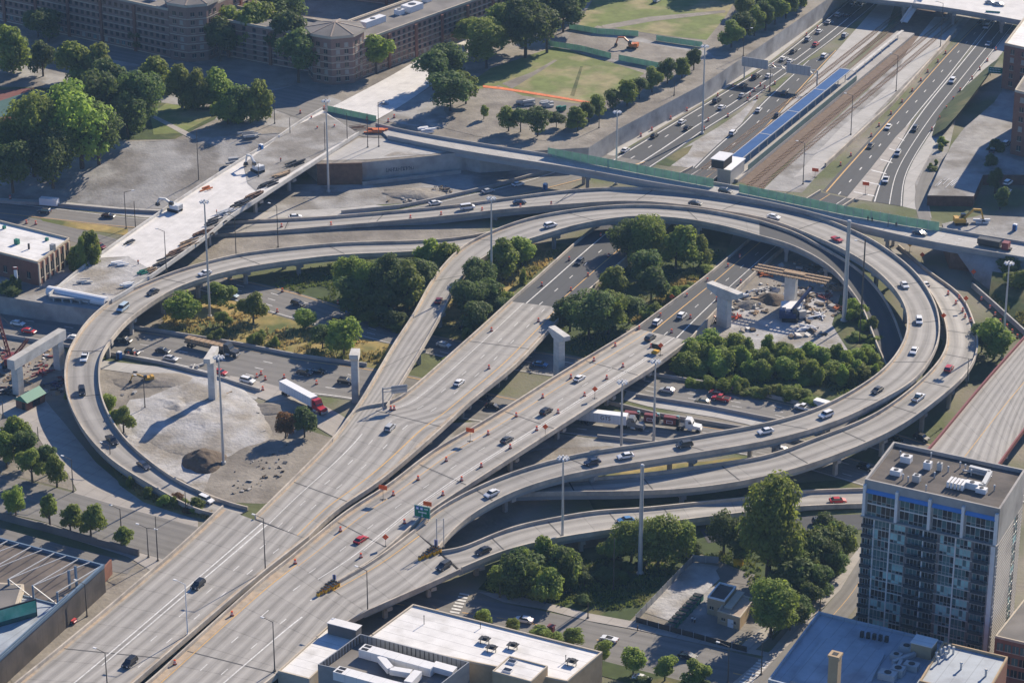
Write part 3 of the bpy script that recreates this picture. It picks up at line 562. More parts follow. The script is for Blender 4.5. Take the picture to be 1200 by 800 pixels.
deck('EF', 'elevated_expressway', 'short fork of concrete deck with a yellow barrel cluster at its far tip', z([(387, 688), (440, 657), (487, 622)], 6, 6), z([(430, 716), (480, 694), (512, 680), (538, 668)], 6, 6), 24, lines=[(.08, .095, 0, 1, None, 1)], piers=(.3, .75))
deck('E', 'flyover_ramp', 'long outer flyover sweeping round the right side of the loop with cars spread along it', z([(487, 622), (507, 601), (540, 582), (584, 561), (638, 543), (700, 529), (760, 521), (844, 507), (909, 495), (970, 475), (1032, 438), (1060, 402), (1065, 372), (1056, 348), (1032, 321), (1000, 299), (960, 280), (900, 257), (837, 246), (785, 239), (741, 236), (680, 239), (592, 246), (522, 254), (447, 261), (372, 267), (312, 272), (225, 277)], 6, 7.2, 8.5, 9.3, 9, 8, 7.2, 6.8, 4, .7, .15), z([(513, 641), (540, 611), (592, 580), (633, 565), (676, 554), (760, 540), (830, 529), (909, 515), (980, 494), (1030, 470), (1070, 447), (1090, 420), (1100, 395), (1097, 362), (1080, 330), (1060, 309), (1020, 281), (975, 261), (925, 244), (890, 239), (802, 225), (741, 221), (680, 223), (619, 230), (540, 241), (470, 248), (372, 256), (310, 259), (225, 263)], 6, 7.2, 8.5, 9.3, 9, 8, 7.2, 6.8, 4, .7, .15), 150, 'conc_ramp', piers=(.07, .12, .17, .22, .27, .33, .385, .45, .51, .57, .63, .69, .75, .80, .85), joints=tuple(i/17 for i in range(1, 17)), dust=((0, .05), (.95, 1)))
deck('F', 'flyover_ramp', 'lower ramp leaving the trunk road above the street trees and running right under the tower', z([(518, 647), (540, 644), (598, 620), (652, 608), (700, 600), (750, 597), (820, 603-13), (880, 584), (935, 577), (1010, 574), (1060, 572)], 6, 6, 5, 2.5, .8, .5), z([(540, 666), (592, 645), (652, 631), (715, 621), (790, 611), (870, 601), (935, 594), (1010, 591), (1060, 590)], 6, 6, 5, 2.5, .8, .5), 70, 'conc_ramp', piers=(.06, .18, .3, .42), joints=(.12, .25, .38, .5))
deck('H', 'flyover_ramp', 'outermost curved ramp passing beneath the long outer flyover next to the glass tower', z([(1042, 292), (1063, 314), (1084, 334), (1100, 357), (1110, 384), (1108, 413), (1080, 447), (1025, 487), (950, 517), (900, 535), (825, 547), (750, 557), (637, 565), (570, 568)], .4, 2, 5, 7, 8, 7.5, 6.5, 5.2, 4, 3), z([(1052, 288), (1088, 319), (1123, 345), (1138, 372), (1145, 404), (1135, 433), (1107, 461), (1050, 502), (975, 535), (900, 558), (825, 571), (750, 576), (637, 577), (570, 580)], .4, 2, 5, 7, 8, 7.5, 6.5, 5.2, 4, 3), 110, 'conc_ramp', piers=(.2, .3, .38, .455, .52, .59, .66, .74, .82), joints=tuple(i/13 for i in range(2, 13)), dust=((0, .05), (.95, 1)))
deck('G', 'flyover_ramp', 'left loop ramp curling round the gravel mound with warm sunlit parapets', z([(272, 606), (235, 600), (217, 591), (175, 567), (132, 540), (100, 506), (81, 468), (77, 437), (82, 411), (105, 375), (140, 347), (160, 338), (200, 321), (250, 306), (300, 296), (400, 286), (475, 284), (537, 280), (590, 270)], .4, 1.2, 3.2, 4.6, 6, 7, 7, 6.5, 5.5, 4.5, 3), z([(290, 596), (265, 590), (232, 576), (200, 560), (155, 525), (132, 497), (118, 466), (115, 435), (119, 414), (136, 390), (155, 371), (200, 341), (250, 323), (300, 312), (392, 300), (475, 296), (540, 291), (600, 281)], .4, 1.2, 3.2, 4.6, 6, 7, 7, 6.5, 5.5, 4.5, 3), 110, 'conc_ramp', piers=(.44, .5, .56, .62, .68, .75, .82), joints=(.3, .4, .5, .6, .7, .8), gd=1.2, dust=((0, .05), (.95, 1)))
deck('J', 'road_bridge', 'long straight street bridge with a green mesh fence behind the top of the loop', z([(455, 160), (545, 178), (680, 199), (767, 215), (855, 229), (925, 243), (1000, 263), (1075, 281), (1162, 296), (1240, 309)], 7.8, 7.8), z([(440, 146), (484, 156), (627, 180), (680, 187), (767, 202), (832, 214), (890, 225), (1062, 260), (1110, 270), (1200, 285), (1260, 295)], 7.8, 7.8), 70, 'shoulder', piers=(.32, .42, .52, .62, .72, .78), lines=[(.33, .36, .1, .95, (1.6, 4.5)), (.62, .65, .1, .95, (1.6, 4.5))], parmat='grey_conc', gd=1.6)
deck('K', 'road_bridge', 'white bridge deck under construction on the left with a sunlit beam edge', z([(58, 346), (84, 324), (117, 299), (190, 248), (265, 199), (320, 165), (355, 141), (378, 128)], 7.6, 7.6), z([(130, 352), (160, 334), (187, 316), (240, 278), (270, 253), (300, 234), (335, 211), (368, 190), (420, 156)], 7.6, 7.6), 60, 'new_deck', piers=(.42, .6, .74), parmat='pale_conc', gd=1.7)
deck('L', 'road_bridge', 'wide beige road bridge with red painted railings behind the glass tower', z([(1075, 542), (1091, 525), (1147, 457), (1200, 397), (1260, 330)], 8, 8), z([(1150, 570), (1169, 545), (1200, 502), (1260, 425)], 8, 8), 30, 'conc_road', parmat='red_metal', lines=[(.49, .5, 0, 1, None, 1)], piers=(.3, .6))
deck('Mb', 'road_bridge', 'pale road bridge crossing high over the expressway lanes at the upper right corner', z([(985, -6), (1020, 0), (1080, 6), (1140, 15), (1200, 26), (1260, 38)], 8, 8), z([(985, -40), (1080, -22), (1200, -3), (1260, 8)], 8, 8), 30, 'new_deck', parmat='grey_conc', piers=(.3, .5, .72))
patch('rubble', [(57, 347), (84, 326), (117, 302), (150, 300), (180, 318), (160, 336), (130, 353)], 'gravel', .06, 7.6)
patch('work_strip', [(285, 192), (345, 148), (380, 132), (418, 155), (368, 186), (335, 206), (300, 224), (290, 215)], 'lot', .06, 7.6)
patch('work_strip', [(152, 330), (230, 275), (300, 226), (304, 231), (240, 278), (187, 316), (162, 334)], 'lot', .09, 7.6)


# ------------------------------------------------------------------ the air between
hb_ = MB(); hb_.box((0, 900, 190), (3000, 2600, 382)); hz_ = hb_.build('haze', [])
hm = bpy.data.materials.new('haze_air'); hm.use_nodes = True; hn = hm.node_tree.nodes; hn.remove(hn['Principled BSDF'])
pv = hn.new('ShaderNodeVolumePrincipled'); pv.inputs['Color'].default_value = (.42, .66, 1, 1); pv.inputs['Density'].default_value = HAZE; pv.inputs['Anisotropy'].default_value = .2
hm.node_tree.links.new(pv.outputs[0], hn['Material Output'].inputs['Volume']); hz_.data.materials.append(hm); hz_['kind'] = 'stuff'; hz_['label'] = 'thin summer haze over the whole interchange'
# ================================================================== BUILDINGS, WALLS, FENCES
def xy(v, z=0): return Vector((v.x, v.y, z))
def wins(root, p0, p1, ref, z0, nf, fh, n, ww, wh, mats, name='window', budget=None, m0=.03, frame=None, skip=()):
    """a grid of windows on the wall p0-p1; each its own part up to the budget, the far rest one part"""
    p0, p1 = xy(p0), xy(p1); t = (p1-p0); L = t.length; t.normalize(); nn = Vector((t.y, -t.x, 0))
    if nn.dot((p0+p1)/2-xy(ref)) < 0: nn = -nn
    rz = math.atan2(t.y, t.x); rest = MB(); rnd = random.Random(int(L*100)+nf); meshes = {}
    for k in range(nf):
        for j in range(n):
            if (k, j) in skip: continue
            c = p0+t*(L*(m0+(1-2*m0)*(j+.5)/n))+nn*.03+Vector((0, 0, z0+k*fh+fh*.5)); mt = mats[rnd.randrange(len(mats))]
            if budget is not None and budget[0] <= 0:
                rest.box(c, (ww, .1, wh), rz, 0); continue
            if mt not in meshes:
                b = MB(); b.box((0, 0, 0), (ww, .10, wh), 0, 0); b.box((0, -.0, -wh/2-.08), (ww+.3, .34, .16), 0, 1)
                b.box((0, 0, 0), (.09, .16, wh), 0, 1); meshes[mt] = b.mesh(name, [mt, frame or 'cream'])
            o = bpy.data.objects.new(name, meshes[mt]); COL.objects.link(o); o.parent = root; o.location = c-root.location; o.rotation_euler = (0, 0, rz)
            if budget is not None: budget[0] -= 1
    if rest.v:
        o = rest.build(name, [mats[0]], root); o['kind'] = 'stuff'
def block(root, poly, z0, z1, wall, roof, par=.7, pw=.35, parmat=None):
    P = [xy(p) for p in poly]; n = len(P)
    if sum(P[i].x*P[(i+1) % n].y-P[(i+1) % n].x*P[i].y for i in range(n)) < 0: P.reverse()
    b = MB(); b.prism(P, z0, z1-.02, 0); b.build('wall', wall, root)
    b = MB(); b.add([(p.x, p.y, z1+.03) for p in P], [tuple(range(n))]); r = b.build('roof', roof, root)
    if par:
        b = MB(); c = sum(P, Vector())/n
        for i in range(n):
            a, d = P[i], P[(i+1) % n]; t = (d-a).normalized(); inn = Vector((-t.y, t.x, 0)); m = (a+d)/2+inn*(pw/2-.02)
            b.box((m.x, m.y, z1+par/2), ((d-a).length-(.0 if i % 2 else 2*pw), pw, par), math.atan2(t.y, t.x))
        b.build('roof_parapet', parmat or wall, root)
    return r
def rooft(root, px, py, zr, d, rz, m='white_metal', name='rooftop_unit', fan=True):
    g = G(px, py, zr); b = MB(); b.box((g.x, g.y, zr+d[2]/2+.1), d, rz); b.box((g.x, g.y, zr+.1), (d[0]*.9, d[1]*.9, .2), rz, 1)
    if fan: b.tube((g.x, g.y, zr+d[2]+.08), (g.x, g.y, zr+d[2]+.22), min(d[0], d[1])*.33, n=10, mi=1)
    return b.build(name, [m, 'dark_metal'], root)
def ventpipe(root, px, py, zr, h=1.2, r=.18, m='galv'):
    g = G(px, py, zr); b = MB(); b.tube(g, g+Vector((0, 0, h)), r, n=7); b.tube(g+Vector((0, 0, h)), g+Vector((0, 0, h+.25)), r*1.7, r*1.2, 7); return b.build('roof_vent', m, root)
GR = R(-28)
# ---- glass tower, right
zt = hgt(1001.5, 742, 561)
A_, B_, C_ = G(1013.5, 561, zt), G(1172, 596, zt), G(1047, 517, zt); D_ = B_+(C_-A_)
tw = empty('apartment_tower', xy((A_+D_)/2), 'tall glass and concrete apartment tower with blue awnings and a dark roof', 'building')
block(tw, [A_, B_, D_, C_], 0, zt-1.0, 'grey_conc', 'roof_dark', 1.0, .5)
f0, f1 = xy(A_), xy(B_); ft = (f1-f0); FL = ft.length; ft.normalize(); fn = Vector((ft.y, -ft.x, 0)); frz = math.atan2(ft.y, ft.x)
def fp(s, o, zz): return f0+ft*(s*FL)+fn*o+Vector((0, 0, zz))
zpen = zt-9.6; nfl = 12; fh = zpen/nfl
bays = [(0.005, .085, 'B'), (.095, .205, 'W'), (.215, .325, 'W'), (.345, .455, 'B'), (.465, .565, 'B'), (.585, .695, 'W'), (.705, .815, 'W'), (.84, .95, 'B')]
wmesh = {}
wrd = random.Random(12)
def wpan(wd, ht, m, nm):
    k = (round(wd, 2), round(ht, 2), m, nm, wrd.randrange(6))
    if k not in wmesh:
        b = MB(); pw = wd/nm; pr_ = random.Random(str(k))
        for i in range(nm):
            mi = pr_.choice((0, 0, 0, 2, 3) if m == 'win_teal' else (0, 0, 2, 2, 3))
            b.box((-wd/2+pw*(i+.5), 0, ht*.14), (pw, .08, ht*.72), 0, mi); b.box((-wd/2+pw*(i+.5), 0, -ht*.36), (pw, .08, ht*.28), 0, pr_.choice((0, 2, 3)))
        for i in range(nm+1): b.box((-wd/2+wd*i/nm, -.03, 0), (.10, .14, ht), 0, 1)
        b.box((0, -.03, -ht*.22), (wd, .13, .08), 0, 1)
        wmesh[k] = b.mesh('window', [m, 'galv', 'win_dark', 'win_mid', 'win_teal'])
    return wmesh[k]
rr = random.Random(4); rest = MB(); nw = 0; rail = MB()
bal = MB(); bal.box((0, -.5, -.06), (1, 1.0, .18), 0, 0); bal.box((0, -.98, .55), (1, .05, 1.0), 0, 1)
balm = {}
for k in range(nfl-1, -1, -1):
    z0 = k*fh
    b = MB(); c = fp(.5, .12, z0+fh-.14); b.box(c, (FL+.24, .3, .2), frz); b.build('floor_slab', 'pale_conc', tw)
    for s0, s1, kind in bays:
        wd = (s1-s0)*FL; m = rr.choice(['win_teal', 'win_teal', 'win_mid', 'win_teal', 'win_dark', 'win_mid']) if kind == 'W' else rr.choice(['win_dark', 'win_dark', 'win_mid'])
        c = fp((s0+s1)/2, .05, z0+(fh-.3)/2)
        if nw < 100:
            o = bpy.data.objects.new('window', wpan(wd, fh-.34, m, 4)); COL.objects.link(o); o.parent = tw; o.location = c-tw.location; o.rotation_euler = (0, 0, frz); nw += 1
        else: rest.box(c, (wd, .08, fh-.34), frz)
        if kind == 'B':
            kk = round(wd, 2)
            if kk not in balm:
                q = MB(); q.box((0, -.66, 0), (wd, 1.0, .16), 0, 0); q.box((0, -1.14, .52), (wd, .06, .9), 0, 1); balm[kk] = q.mesh('balcony', ['grey_conc', 'balcony_glass'])
            o = bpy.data.objects.new('balcony', balm[kk]); COL.objects.link(o); o.parent = tw; o.location = fp((s0+s1)/2, .1, z0+.1)-tw.location; o.rotation_euler = (0, 0, frz)
if rest.v: rest.build('window', 'win_mid', tw)['kind'] = 'stuff'
for s in (.335, .575, .825): 
    b = MB(); b.box(fp(s, .06, zpen/2), (.02*FL, .2, zpen-.4), frz); b.build('wall_panel', 'win_brown', tw)
for s in (.09, .21, .46, .70): 
    b = MB(); b.box(fp(s, .16, zpen/2), (.008*FL, .3, zpen-.4), frz); b.build('pilaster', 'frame_white', tw)
b = MB(); b.box(fp(.975, .2, zpen/2), (.03*FL, .5, zpen), frz); b.build('pilaster', 'frame_white', tw)
b = MB(); b.box(fp(.5, .35, zpen+.1), (FL+.4, 1.4, .35), frz); b.build('terrace', 'grey_conc', tw)
for i in range(4):
    s0, s1 = .03+i*.245, .03+i*.245+.21
    for lv, (za, zb) in enumerate(((zpen+.4, zpen+3.4), (zpen+3.7, zpen+6.3))):
        wd = (s1-s0)*FL; o = bpy.data.objects.new('window', wpan(wd, zb-za, 'win_dark' if lv == 0 else 'win_mid', 6)); COL.objects.link(o); o.parent = tw; o.location = fp((s0+s1)/2, .05, (za+zb)/2)-tw.location; o.rotation_euler = (0, 0, frz)
        if lv == 0:
            b = MB(); b.box(fp((s0+s1)/2, .1, zb+.15), (wd, .25, .28), frz); b.build('spandrel', 'frame_white', tw)
    b = MB(); a0, a1 = fp(s0-.005, .1, zpen+7.3), fp(s1+.005, .1, zpen+7.3); b.quad(a0, a1, a1+fn*1.0-Vector((0, 0, .6)), a0+fn*1.0-Vector((0, 0, .6))); b.quad(a0-Vector((0, 0, .08)), a0+fn*1.0-Vector((0, 0, .68)), a1+fn*1.0-Vector((0, 0, .68)), a1-Vector((0, 0, .08))); b.build('awning', 'blue_awning', tw)
for i in range(5):
    b = MB(); b.box(fp((.01, .252, .497, .742, .985)[i], .45, zpen+4.2), (.7, .9, 8.4), frz); b.build('column', 'frame_white', tw)
# side face towards the right: pale ribbed concrete with one strip of windows
g0, g1 = xy(B_), xy(D_); gt = (g1-g0); GL = gt.length; gt.normalize(); gn = Vector((gt.y, -gt.x, 0)); gn = gn if gn.dot(f1-f0) > 0 else -gn; grz = math.atan2(gt.y, gt.x)
b = MB()
for k in range(34):
    zz = k*zpen/34+.5
    b.box(g0+gt*GL*.34+gn*.08+Vector((0, 0, zz)), (GL*.62, .16, .5), grz); b.box(g0+gt*GL*.9+gn*.08+Vector((0, 0, zz)), (GL*.18, .16, .5), grz)
b.build('ribbed_cladding', 'grey_conc', tw)
for k in range(nfl):
    o = bpy.data.objects.new('window', wpan(round(GL*.13, 2), fh-.5, 'win_mid' if k % 3 else 'win_teal', 2)); COL.objects.link(o); o.parent = tw; o.location = g0+gt*GL*.73+gn*.05+Vector((0, 0, (k+.5)*fh))-tw.location; o.rotation_euler = (0, 0, grz)
zr = zt-1.0
for px, py, d, m in ((1062, 541, (2.6, 2.0, 1.6), 'white_metal'), (1050, 556, (2.6, 1.8, 1.3), 'white_metal'), (1087, 549, (1.8, 1.6, 1.8), 'white_metal'), (1074, 564, (1.8, 1.6, 1.7), 'galv'), (1101, 551, (1.2, 1.0, 2.0), 'pale_conc'), (1139, 572, (3.4, 1.8, 1.6), 'white_metal'), (1150, 577, (2.6, 1.6, 1.2), 'white_metal')):
    rooft(tw, px, py, zr, d, frz, M[m])
for px, py in ((1055, 535), (1091, 537), (1058, 562), (1064, 565), (1111, 553), (1085, 575), (1125, 548), (1131, 551), (1138, 557), (1165, 575), (1095, 560)): ventpipe(tw, px, py, zr, 1.4)
b = MB(); g = G(1113, 569, zr)
for i in range(5): b.box((g.x+.55*i*ft.x*1.6, g.y+.55*i*ft.y*1.6, zr+1.0), (.6, 3.4, 1.5), frz, 0)
b.build('chiller', 'white_metal', tw)
b = MB(); q = [G(1123, 568, zr), G(1152, 573, zr), G(1160, 558, zr), G(1136, 552, zr)]
for i in range(3): b.beam(q[i]+Vector((0, 0, 1.0)), q[i+1]+Vector((0, 0, 1.0)), 1.1, 1.1)
b.build('air_duct', 'galv', tw)
b = MB(); b.beam(G(1128, 553, zr)+Vector((0, 0, .6)), G(1162, 561, zr)+Vector((0, 0, .6)), .35, .35); b.build('pipe', 'galv', tw)
# ---- bottom right: low blue-grey roofs behind the chimney
zb = 13.0
P = [G(900, 799, zb), G(959, 719, zb), G(1107, 755, zb)]; P.append(P[0]+P[2]-P[1])
lb = empty('commercial_building', xy((P[0]+P[2])/2), 'flat roofed building with a shaded blue-grey roof and square brick chimney', 'building')
block(lb, P, 0, zb, 'tan_brick', 'roof_blue', .8, .4, 'roof_blue')
q = [G(965, 747, zb+.9), G(1001, 747, zb+.9), G(1037, 765, zb+.9), G(1021, 797, zb+.9), G(990, 815, zb+.9), G(926, 797, zb+.9)]
b = MB(); b.prism([xy(p) for p in q], zb+.05, zb+.9); b.build('raised_roof', 'roof_blue', lb)
b = MB(); g = G(976, 822, zb); ch = hgt(976, 822, 766, zb); b.box((g.x, g.y, zb+ch/2), (2.3, 2.3, ch), frz, 0); b.box((g.x, g.y, zb+ch-.2), (2.7, 2.7, .6), frz, 0); b.box((g.x, g.y, zb+ch+.12), (1.3, 1.3, .05), frz, 1); b.build('chimney', ['tan_brick', 'black'], lb)
for i in range(5): rooft(lb, 1010+i*7.2, 746+i*1.4, zb, (.8, .8, 1.4), frz, M['dark_metal'], 'roof_vent', False)
b = MB(); p = G(1082, 766, zb); b.box((p.x, p.y, zb+1.7), (5.0, 4.0, 3.4), frz, 0); b.box((p.x, p.y, zb+3.5), (5.3, 4.3, .25), frz, 1); b.build('roof_house', ['tan_brick', 'roof_white'], lb)
for px, py, d in ((1062, 763, (3, 2.4, 1.6)), (1050, 772, (2.4, 2, 1.4)), (1068, 784, (3.4, 2.4, 1.5)), (1052, 790, (3, 2.6, 1.8)), (1040, 795, (4, 2.6, 1.7))): rooft(lb, px, py, zb, d, frz, M['galv'])
b = MB(); b.beam(G(1046, 780, zb)+Vector((0, 0, 1)), G(1072, 770, zb)+Vector((0, 0, 1)), .9, .9); b.beam(G(1056, 778, zb)+Vector((0, 0, 1)), G(1046, 797, zb)+Vector((0, 0, 1)), .8, .8); b.build('air_duct', 'galv', lb)
z2 = 15.0
P = [G(1077, 800, z2), G(1105, 754, z2), G(1181, 772, z2)]; P.append(P[0]+P[2]-P[1])
mb2 = empty('brick_building', xy((P[0]+P[2])/2), 'brick edged building with grey-blue flat roof and a cluster of vents', 'building')
block(mb2, P, 0, z2, 'brick', 'roof_blue', .7, .4, 'tan_brick')
for px, py in ((1097, 772), (1102, 768), (1107, 766), (1112, 764), (1117, 766), (1108, 771), (1099, 777), (1126, 784), (1155, 792)): ventpipe(mb2, px, py, z2, 1.7, .25)
z3 = 12.0
P = [G(1166, 747, z3), G(1203, 700, z3), G(1270, 715, z3)]; P.append(P[0]+P[2]-P[1])
mb3 = empty('brick_building', xy((P[0]+P[2])/2), 'brown brick building with dirty grey roof directly below the glass tower', 'building')
block(mb3, P, 0, z3, 'brick', 'roof_grey', .6, .4, 'cream')
wins(mb3, P[0], P[3], (P[0]+P[2])/2, 2, 3, 3.2, 7, 1.5, 1.9, ['win_dark', 'win_mid'])
# ---- bottom centre: white roofed building with walled plant deck
zw = 8.0
Q0, Q1, Q2 = G(436, 744, zw), G(484, 709, zw), G(706, 765, zw); bt = (Q1-Q0).normalized(); st = (Q2-Q1).normalized()
Q3 = Q2-bt*16; Q4 = Q0-bt*1.0
wb = empty('warehouse', xy((Q0+Q2)/2), 'large low building with a bright white roof at the bottom edge and beige end wall', 'building')
block(wb, [Q0, Q1, Q2, Q3, Q0+(Q3-Q2)*.2+st*0], 0, zw, 'tan_brick', 'roof_white', .45, .4, 'cream')
wrz = math.atan2(st.y, st.x)
for px, py in ((568, 752), (576, 762), (670, 778), (601, 759)):
    g = G(px, py, zw); b = MB()
    for sx in (-1, 1):
        for sy in (-1, 1): b.box((g.x+sx*1.0, g.y+sy*.8, zw+.5), (.14, .14, 1.0), wrz)
    b.box((g.x, g.y, zw+1.0), (2.6, 2.0, .12), wrz); b.box((g.x+.3, g.y, zw+1.25), (1.1, 1.0, .4), wrz); b.build('equipment_stand', 'dark_metal', wb)
for px, py, hh in ((497, 731, 2.2), (563, 736, 1.2), (663, 775, 1.6)): ventpipe(wb, px, py, zw, hh, .09, 'dark_metal')
z5 = 8.6
S0 = G(422, 742, z5+2.2); S1 = G(550, 775, z5+2.2); S2 = S1-bt*15; S3 = S0-bt*17
pb = empty('plant_building', xy((S0+S2)/2), 'low building with a fenced roof well holding two long white air handling units', 'building')
block(pb, [S0, S1, S2, S3], 0, z5, 'grey_metal', 'roof_grey', 2.2, .25, 'grey_metal')
b = MB()
for (a, c) in ((S0, S1), (S0, S3), (S1, S2)):
    k = int((c-a).length/1.2)
    for i in range(k):
        p = a.lerp(c, (i+.5)/k); nx = (sum((S0, S1, S2, S3), Vector())/4-p); nx.z = 0; nx.normalize(); b.box((p.x+nx.x*.35, p.y+nx.y*.35, z5+1.1), (.14, .14, 2.1), wrz)
b.build('screen_post', 'dark_metal', pb)
def ahu(px0, py0, px1, py1, d):
    a, c = G(px0, py0, z5+2.4), G(px1, py1, z5+2.4); m = (a+c)/2; L = (c-a).length; rz = math.atan2((c-a).y, (c-a).x); t = (c-a).normalized(); sd = Vector((-t.y, t.x, 0))
    b = MB(); b.box((m.x, m.y, z5+1.3), (L, d, 2.2), rz, 0); b.box((m.x, m.y, z5+.15), (L*.96, d*.9, .2), rz, 1)
    for i in range(2): p = a+t*(1.0+i*1.5)*0+t*1.3+sd*(i-.5)*1.5; b.box((p.x, p.y, z5+2.43), (1.7, .9, .08), rz, 1)
    p = a+sd*-.2; b.box((p.x-t.x*.02, p.y-t.y*.02, z5+1.0), (.08, 2.4, .5), rz, 1)
    for i in range(1, 6): p = a+t*L*i/6; b.box((p.x, p.y, z5+1.3), (.06, d+.03, 2.23), rz, 2)
    return b.build('air_handler', ['white_metal', 'black', 'galv'], pb)
ahu(424, 757, 508, 780, 3.0); ahu(394, 783, 478, 806, 3.0)
b = MB()
q = [G(446, 771, z5+1.6), G(458, 785, z5+1.6), G(482, 789, z5+1.6)]
for i in range(2): b.beam(q[i], q[i+1], 1.8, 1.4)
b.beam(G(490, 789, z5+1.5), G(478, 802, z5+1.5), 2.0, 1.8); b.beam(G(508, 780, z5+1.6), G(533, 787, z5+1.3), 2.6, 1.5); b.build('air_duct', 'white_metal', pb)
z6 = 7.0
T0, T1, T2 = G(315, 797, z6), G(385, 734, z6), G(421, 743, z6); T3 = T2-(T1-T0).normalized()*24; T0b = T1-(T1-T0).normalized()*24
eb = empty('low_building', xy((T0+T2)/2), 'narrow low wing with a dirty white roof and a boxy stair house beside the expressway', 'building')
block(eb, [T0b, T1, T2, T3], 0, z6, 'cream', 'roof_white', .5, .35)
b = MB(); a, c = G(387, 740, z6), G(421, 748, z6); m = (a+c)/2; b.box((m.x, m.y, z6+1.5), ((c-a).length, 2.6, 3), wrz, 0); b.box((m.x, m.y, z6+3.07), ((c-a).length+.3, 2.9, .14), wrz, 1); b.build('stair_house', ['roof_grey', 'roof_white'], eb)
z7 = 10.5
P = [G(577, 787, z7), G(597, 769, z7), G(642, 781, z7)]; P.append(P[0]+P[2]-P[1])
sb_ = empty('low_building', xy((P[0]+P[2])/2), 'small raised white roofed block with two skylights at the bottom edge', 'building')
block(sb_, P, 0, z7, 'tan_brick', 'roof_white', .35, .3, 'cream')
for px, py in ((600, 776), (595, 786)):
    g = G(px, py, z7); b = MB(); b.box((g.x, g.y, z7+.25), (2.2, 1.5, .5), wrz, 0); b.box((g.x, g.y, z7+.52), (1.9, 1.2, .06), wrz, 1); b.build('skylight', ['white_metal', 'win_dark'], sb_)
# ---- pump house by the yard
z8 = 4.6
P = [G(829, 700, z8), G(843, 683, z8), G(863, 688, z8)]; P.append(P[0]+P[2]-P[1])
ph = empty('pump_house', xy((P[0]+P[2])/2), 'small beige two part service building beside the gravel yard', 'building')
block(ph, P, 0, z8, 'tan_brick', 'roof_dark', .4, .35, 'white_metal')
P2_ = [G(841, 716, 3.4), G(858, 694, 3.4), G(884, 702, 3.4)]; P2_.append(P2_[0]+P2_[2]-P2_[1])
block(ph, P2_, 0, 3.4, 'tan_brick', 'copper', .3, .3, 'cream')
b = MB(); b.beam(G(853, 713, 3.5)+Vector((0, 0, .2)), G(868, 694, 3.5)+Vector((0, 0, .2)), 2.0, .4); b.build('skylight', 'cream', ph)
wins(ph, P[0], P[3], (P[0]+P[2])/2, .6, 1, 3, 2, 1.0, .8, ['win_dark']); wins(ph, P2_[0], P2_[3], (P2_[0]+P2_[2])/2, .4, 1, 2.6, 2, 1.0, .7, ['win_dark'])
b = MB(); m_ = (xy(P2_[0])*.42+xy(P2_[3])*.58); b.box((m_.x+.04, m_.y-.06, 1.15), (1.6, .12, 2.3), math.atan2((P2_[3]-P2_[0]).y, (P2_[3]-P2_[0]).x)); b.build('door', 'white_metal', ph)
# ---- left: brick building with white roof
z9 = P2+7.6
P = [G(44, 309, z9), G(82, 281, z9), G(-60, 245, z9)]; P.append(P[0]+P[2]-P[1])
bb = empty('brick_building', xy((P[0]+P[2])/2), 'low red brick building with white flat roof beside the new bridge end', 'building')
block(bb, P, P2, z9, 'brick', 'roof_white', .7, .4, 'cream')
ctr = (P[0]+P[2])/2
wins(bb, P[0], P[3], ctr, P2+1.2, 1, 3.4, 10, 1.3, 2.2, ['win_dark'])
e0, e1 = xy(P[0]), xy(P[1]); et = (e1-e0).normalized(); en = Vector((et.y, -et.x, 0)); 
for i in range(7):
    p = e0+(e1-e0)*(i+.15)/6.5+en*.12; b = MB(); b.box((p.x, p.y, P2+3.7), (.9, .4, 7.4), math.atan2(et.y, et.x)); b.build('pilaster', 'cream', bb)
wins(bb, P[0], P[1], ctr, P2+1.5, 1, 4.4, 6, 1.5, 3.0, ['win_dark'], m0=.04)
for px, py, d, mm in ((20, 286, (1.5, 1.2, 1.6), 'green_roof'), (34, 292, (.5, .5, 1.8), 'dark_metal'), (55, 282, (.9, .9, .9), 'green_roof'), (62, 294, (1.4, 1.4, 2.2), 'grey_metal'), (5, 268, (.9, .9, .9), 'green_roof')): rooft(bb, px, py, z9, d, GR, M[mm], fan=False)
# ---- brick shed with green gable roof
g = G(36, 474); sh = empty('brick_shed', g, 'small brick shed with a green gable roof beside the pier cap', 'shed'); L, W_, hh = 7.6, 4.4, 2.8; t = R(58)
b = MB(); b.box((g.x, g.y, hh/2), (L, W_, hh), t); b.build('wall', 'brick', sh)
c, s = math.cos(t), math.sin(t)
def lc(x, y, zz): return (g.x+x*c-y*s, g.y+x*s+y*c, zz)
b = MB(); l, ww = L/2+.4, W_/2+.4
b.add([lc(-l, -ww, hh-.1), lc(l, -ww, hh-.1), lc(l, 0, hh+1.7), lc(-l, 0, hh+1.7), lc(l, ww, hh-.1), lc(-l, ww, hh-.1)], [(0, 1, 2, 3), (3, 2, 4, 5), (0, 3, 5), (1, 4, 2), (0, 5, 4, 1)]); b.build('roof', 'green_roof', sh)
b = MB(); b.box(lc(-L/2-.04, -.8, 1.1), (.1, 1.2, 2.2), t); b.build('door', 'black', sh); b = MB(); b.box(lc(0, -W_/2-.04, 1.3), (3.2, .1, 1.8), t); b.build('window', 'win_dark', sh)
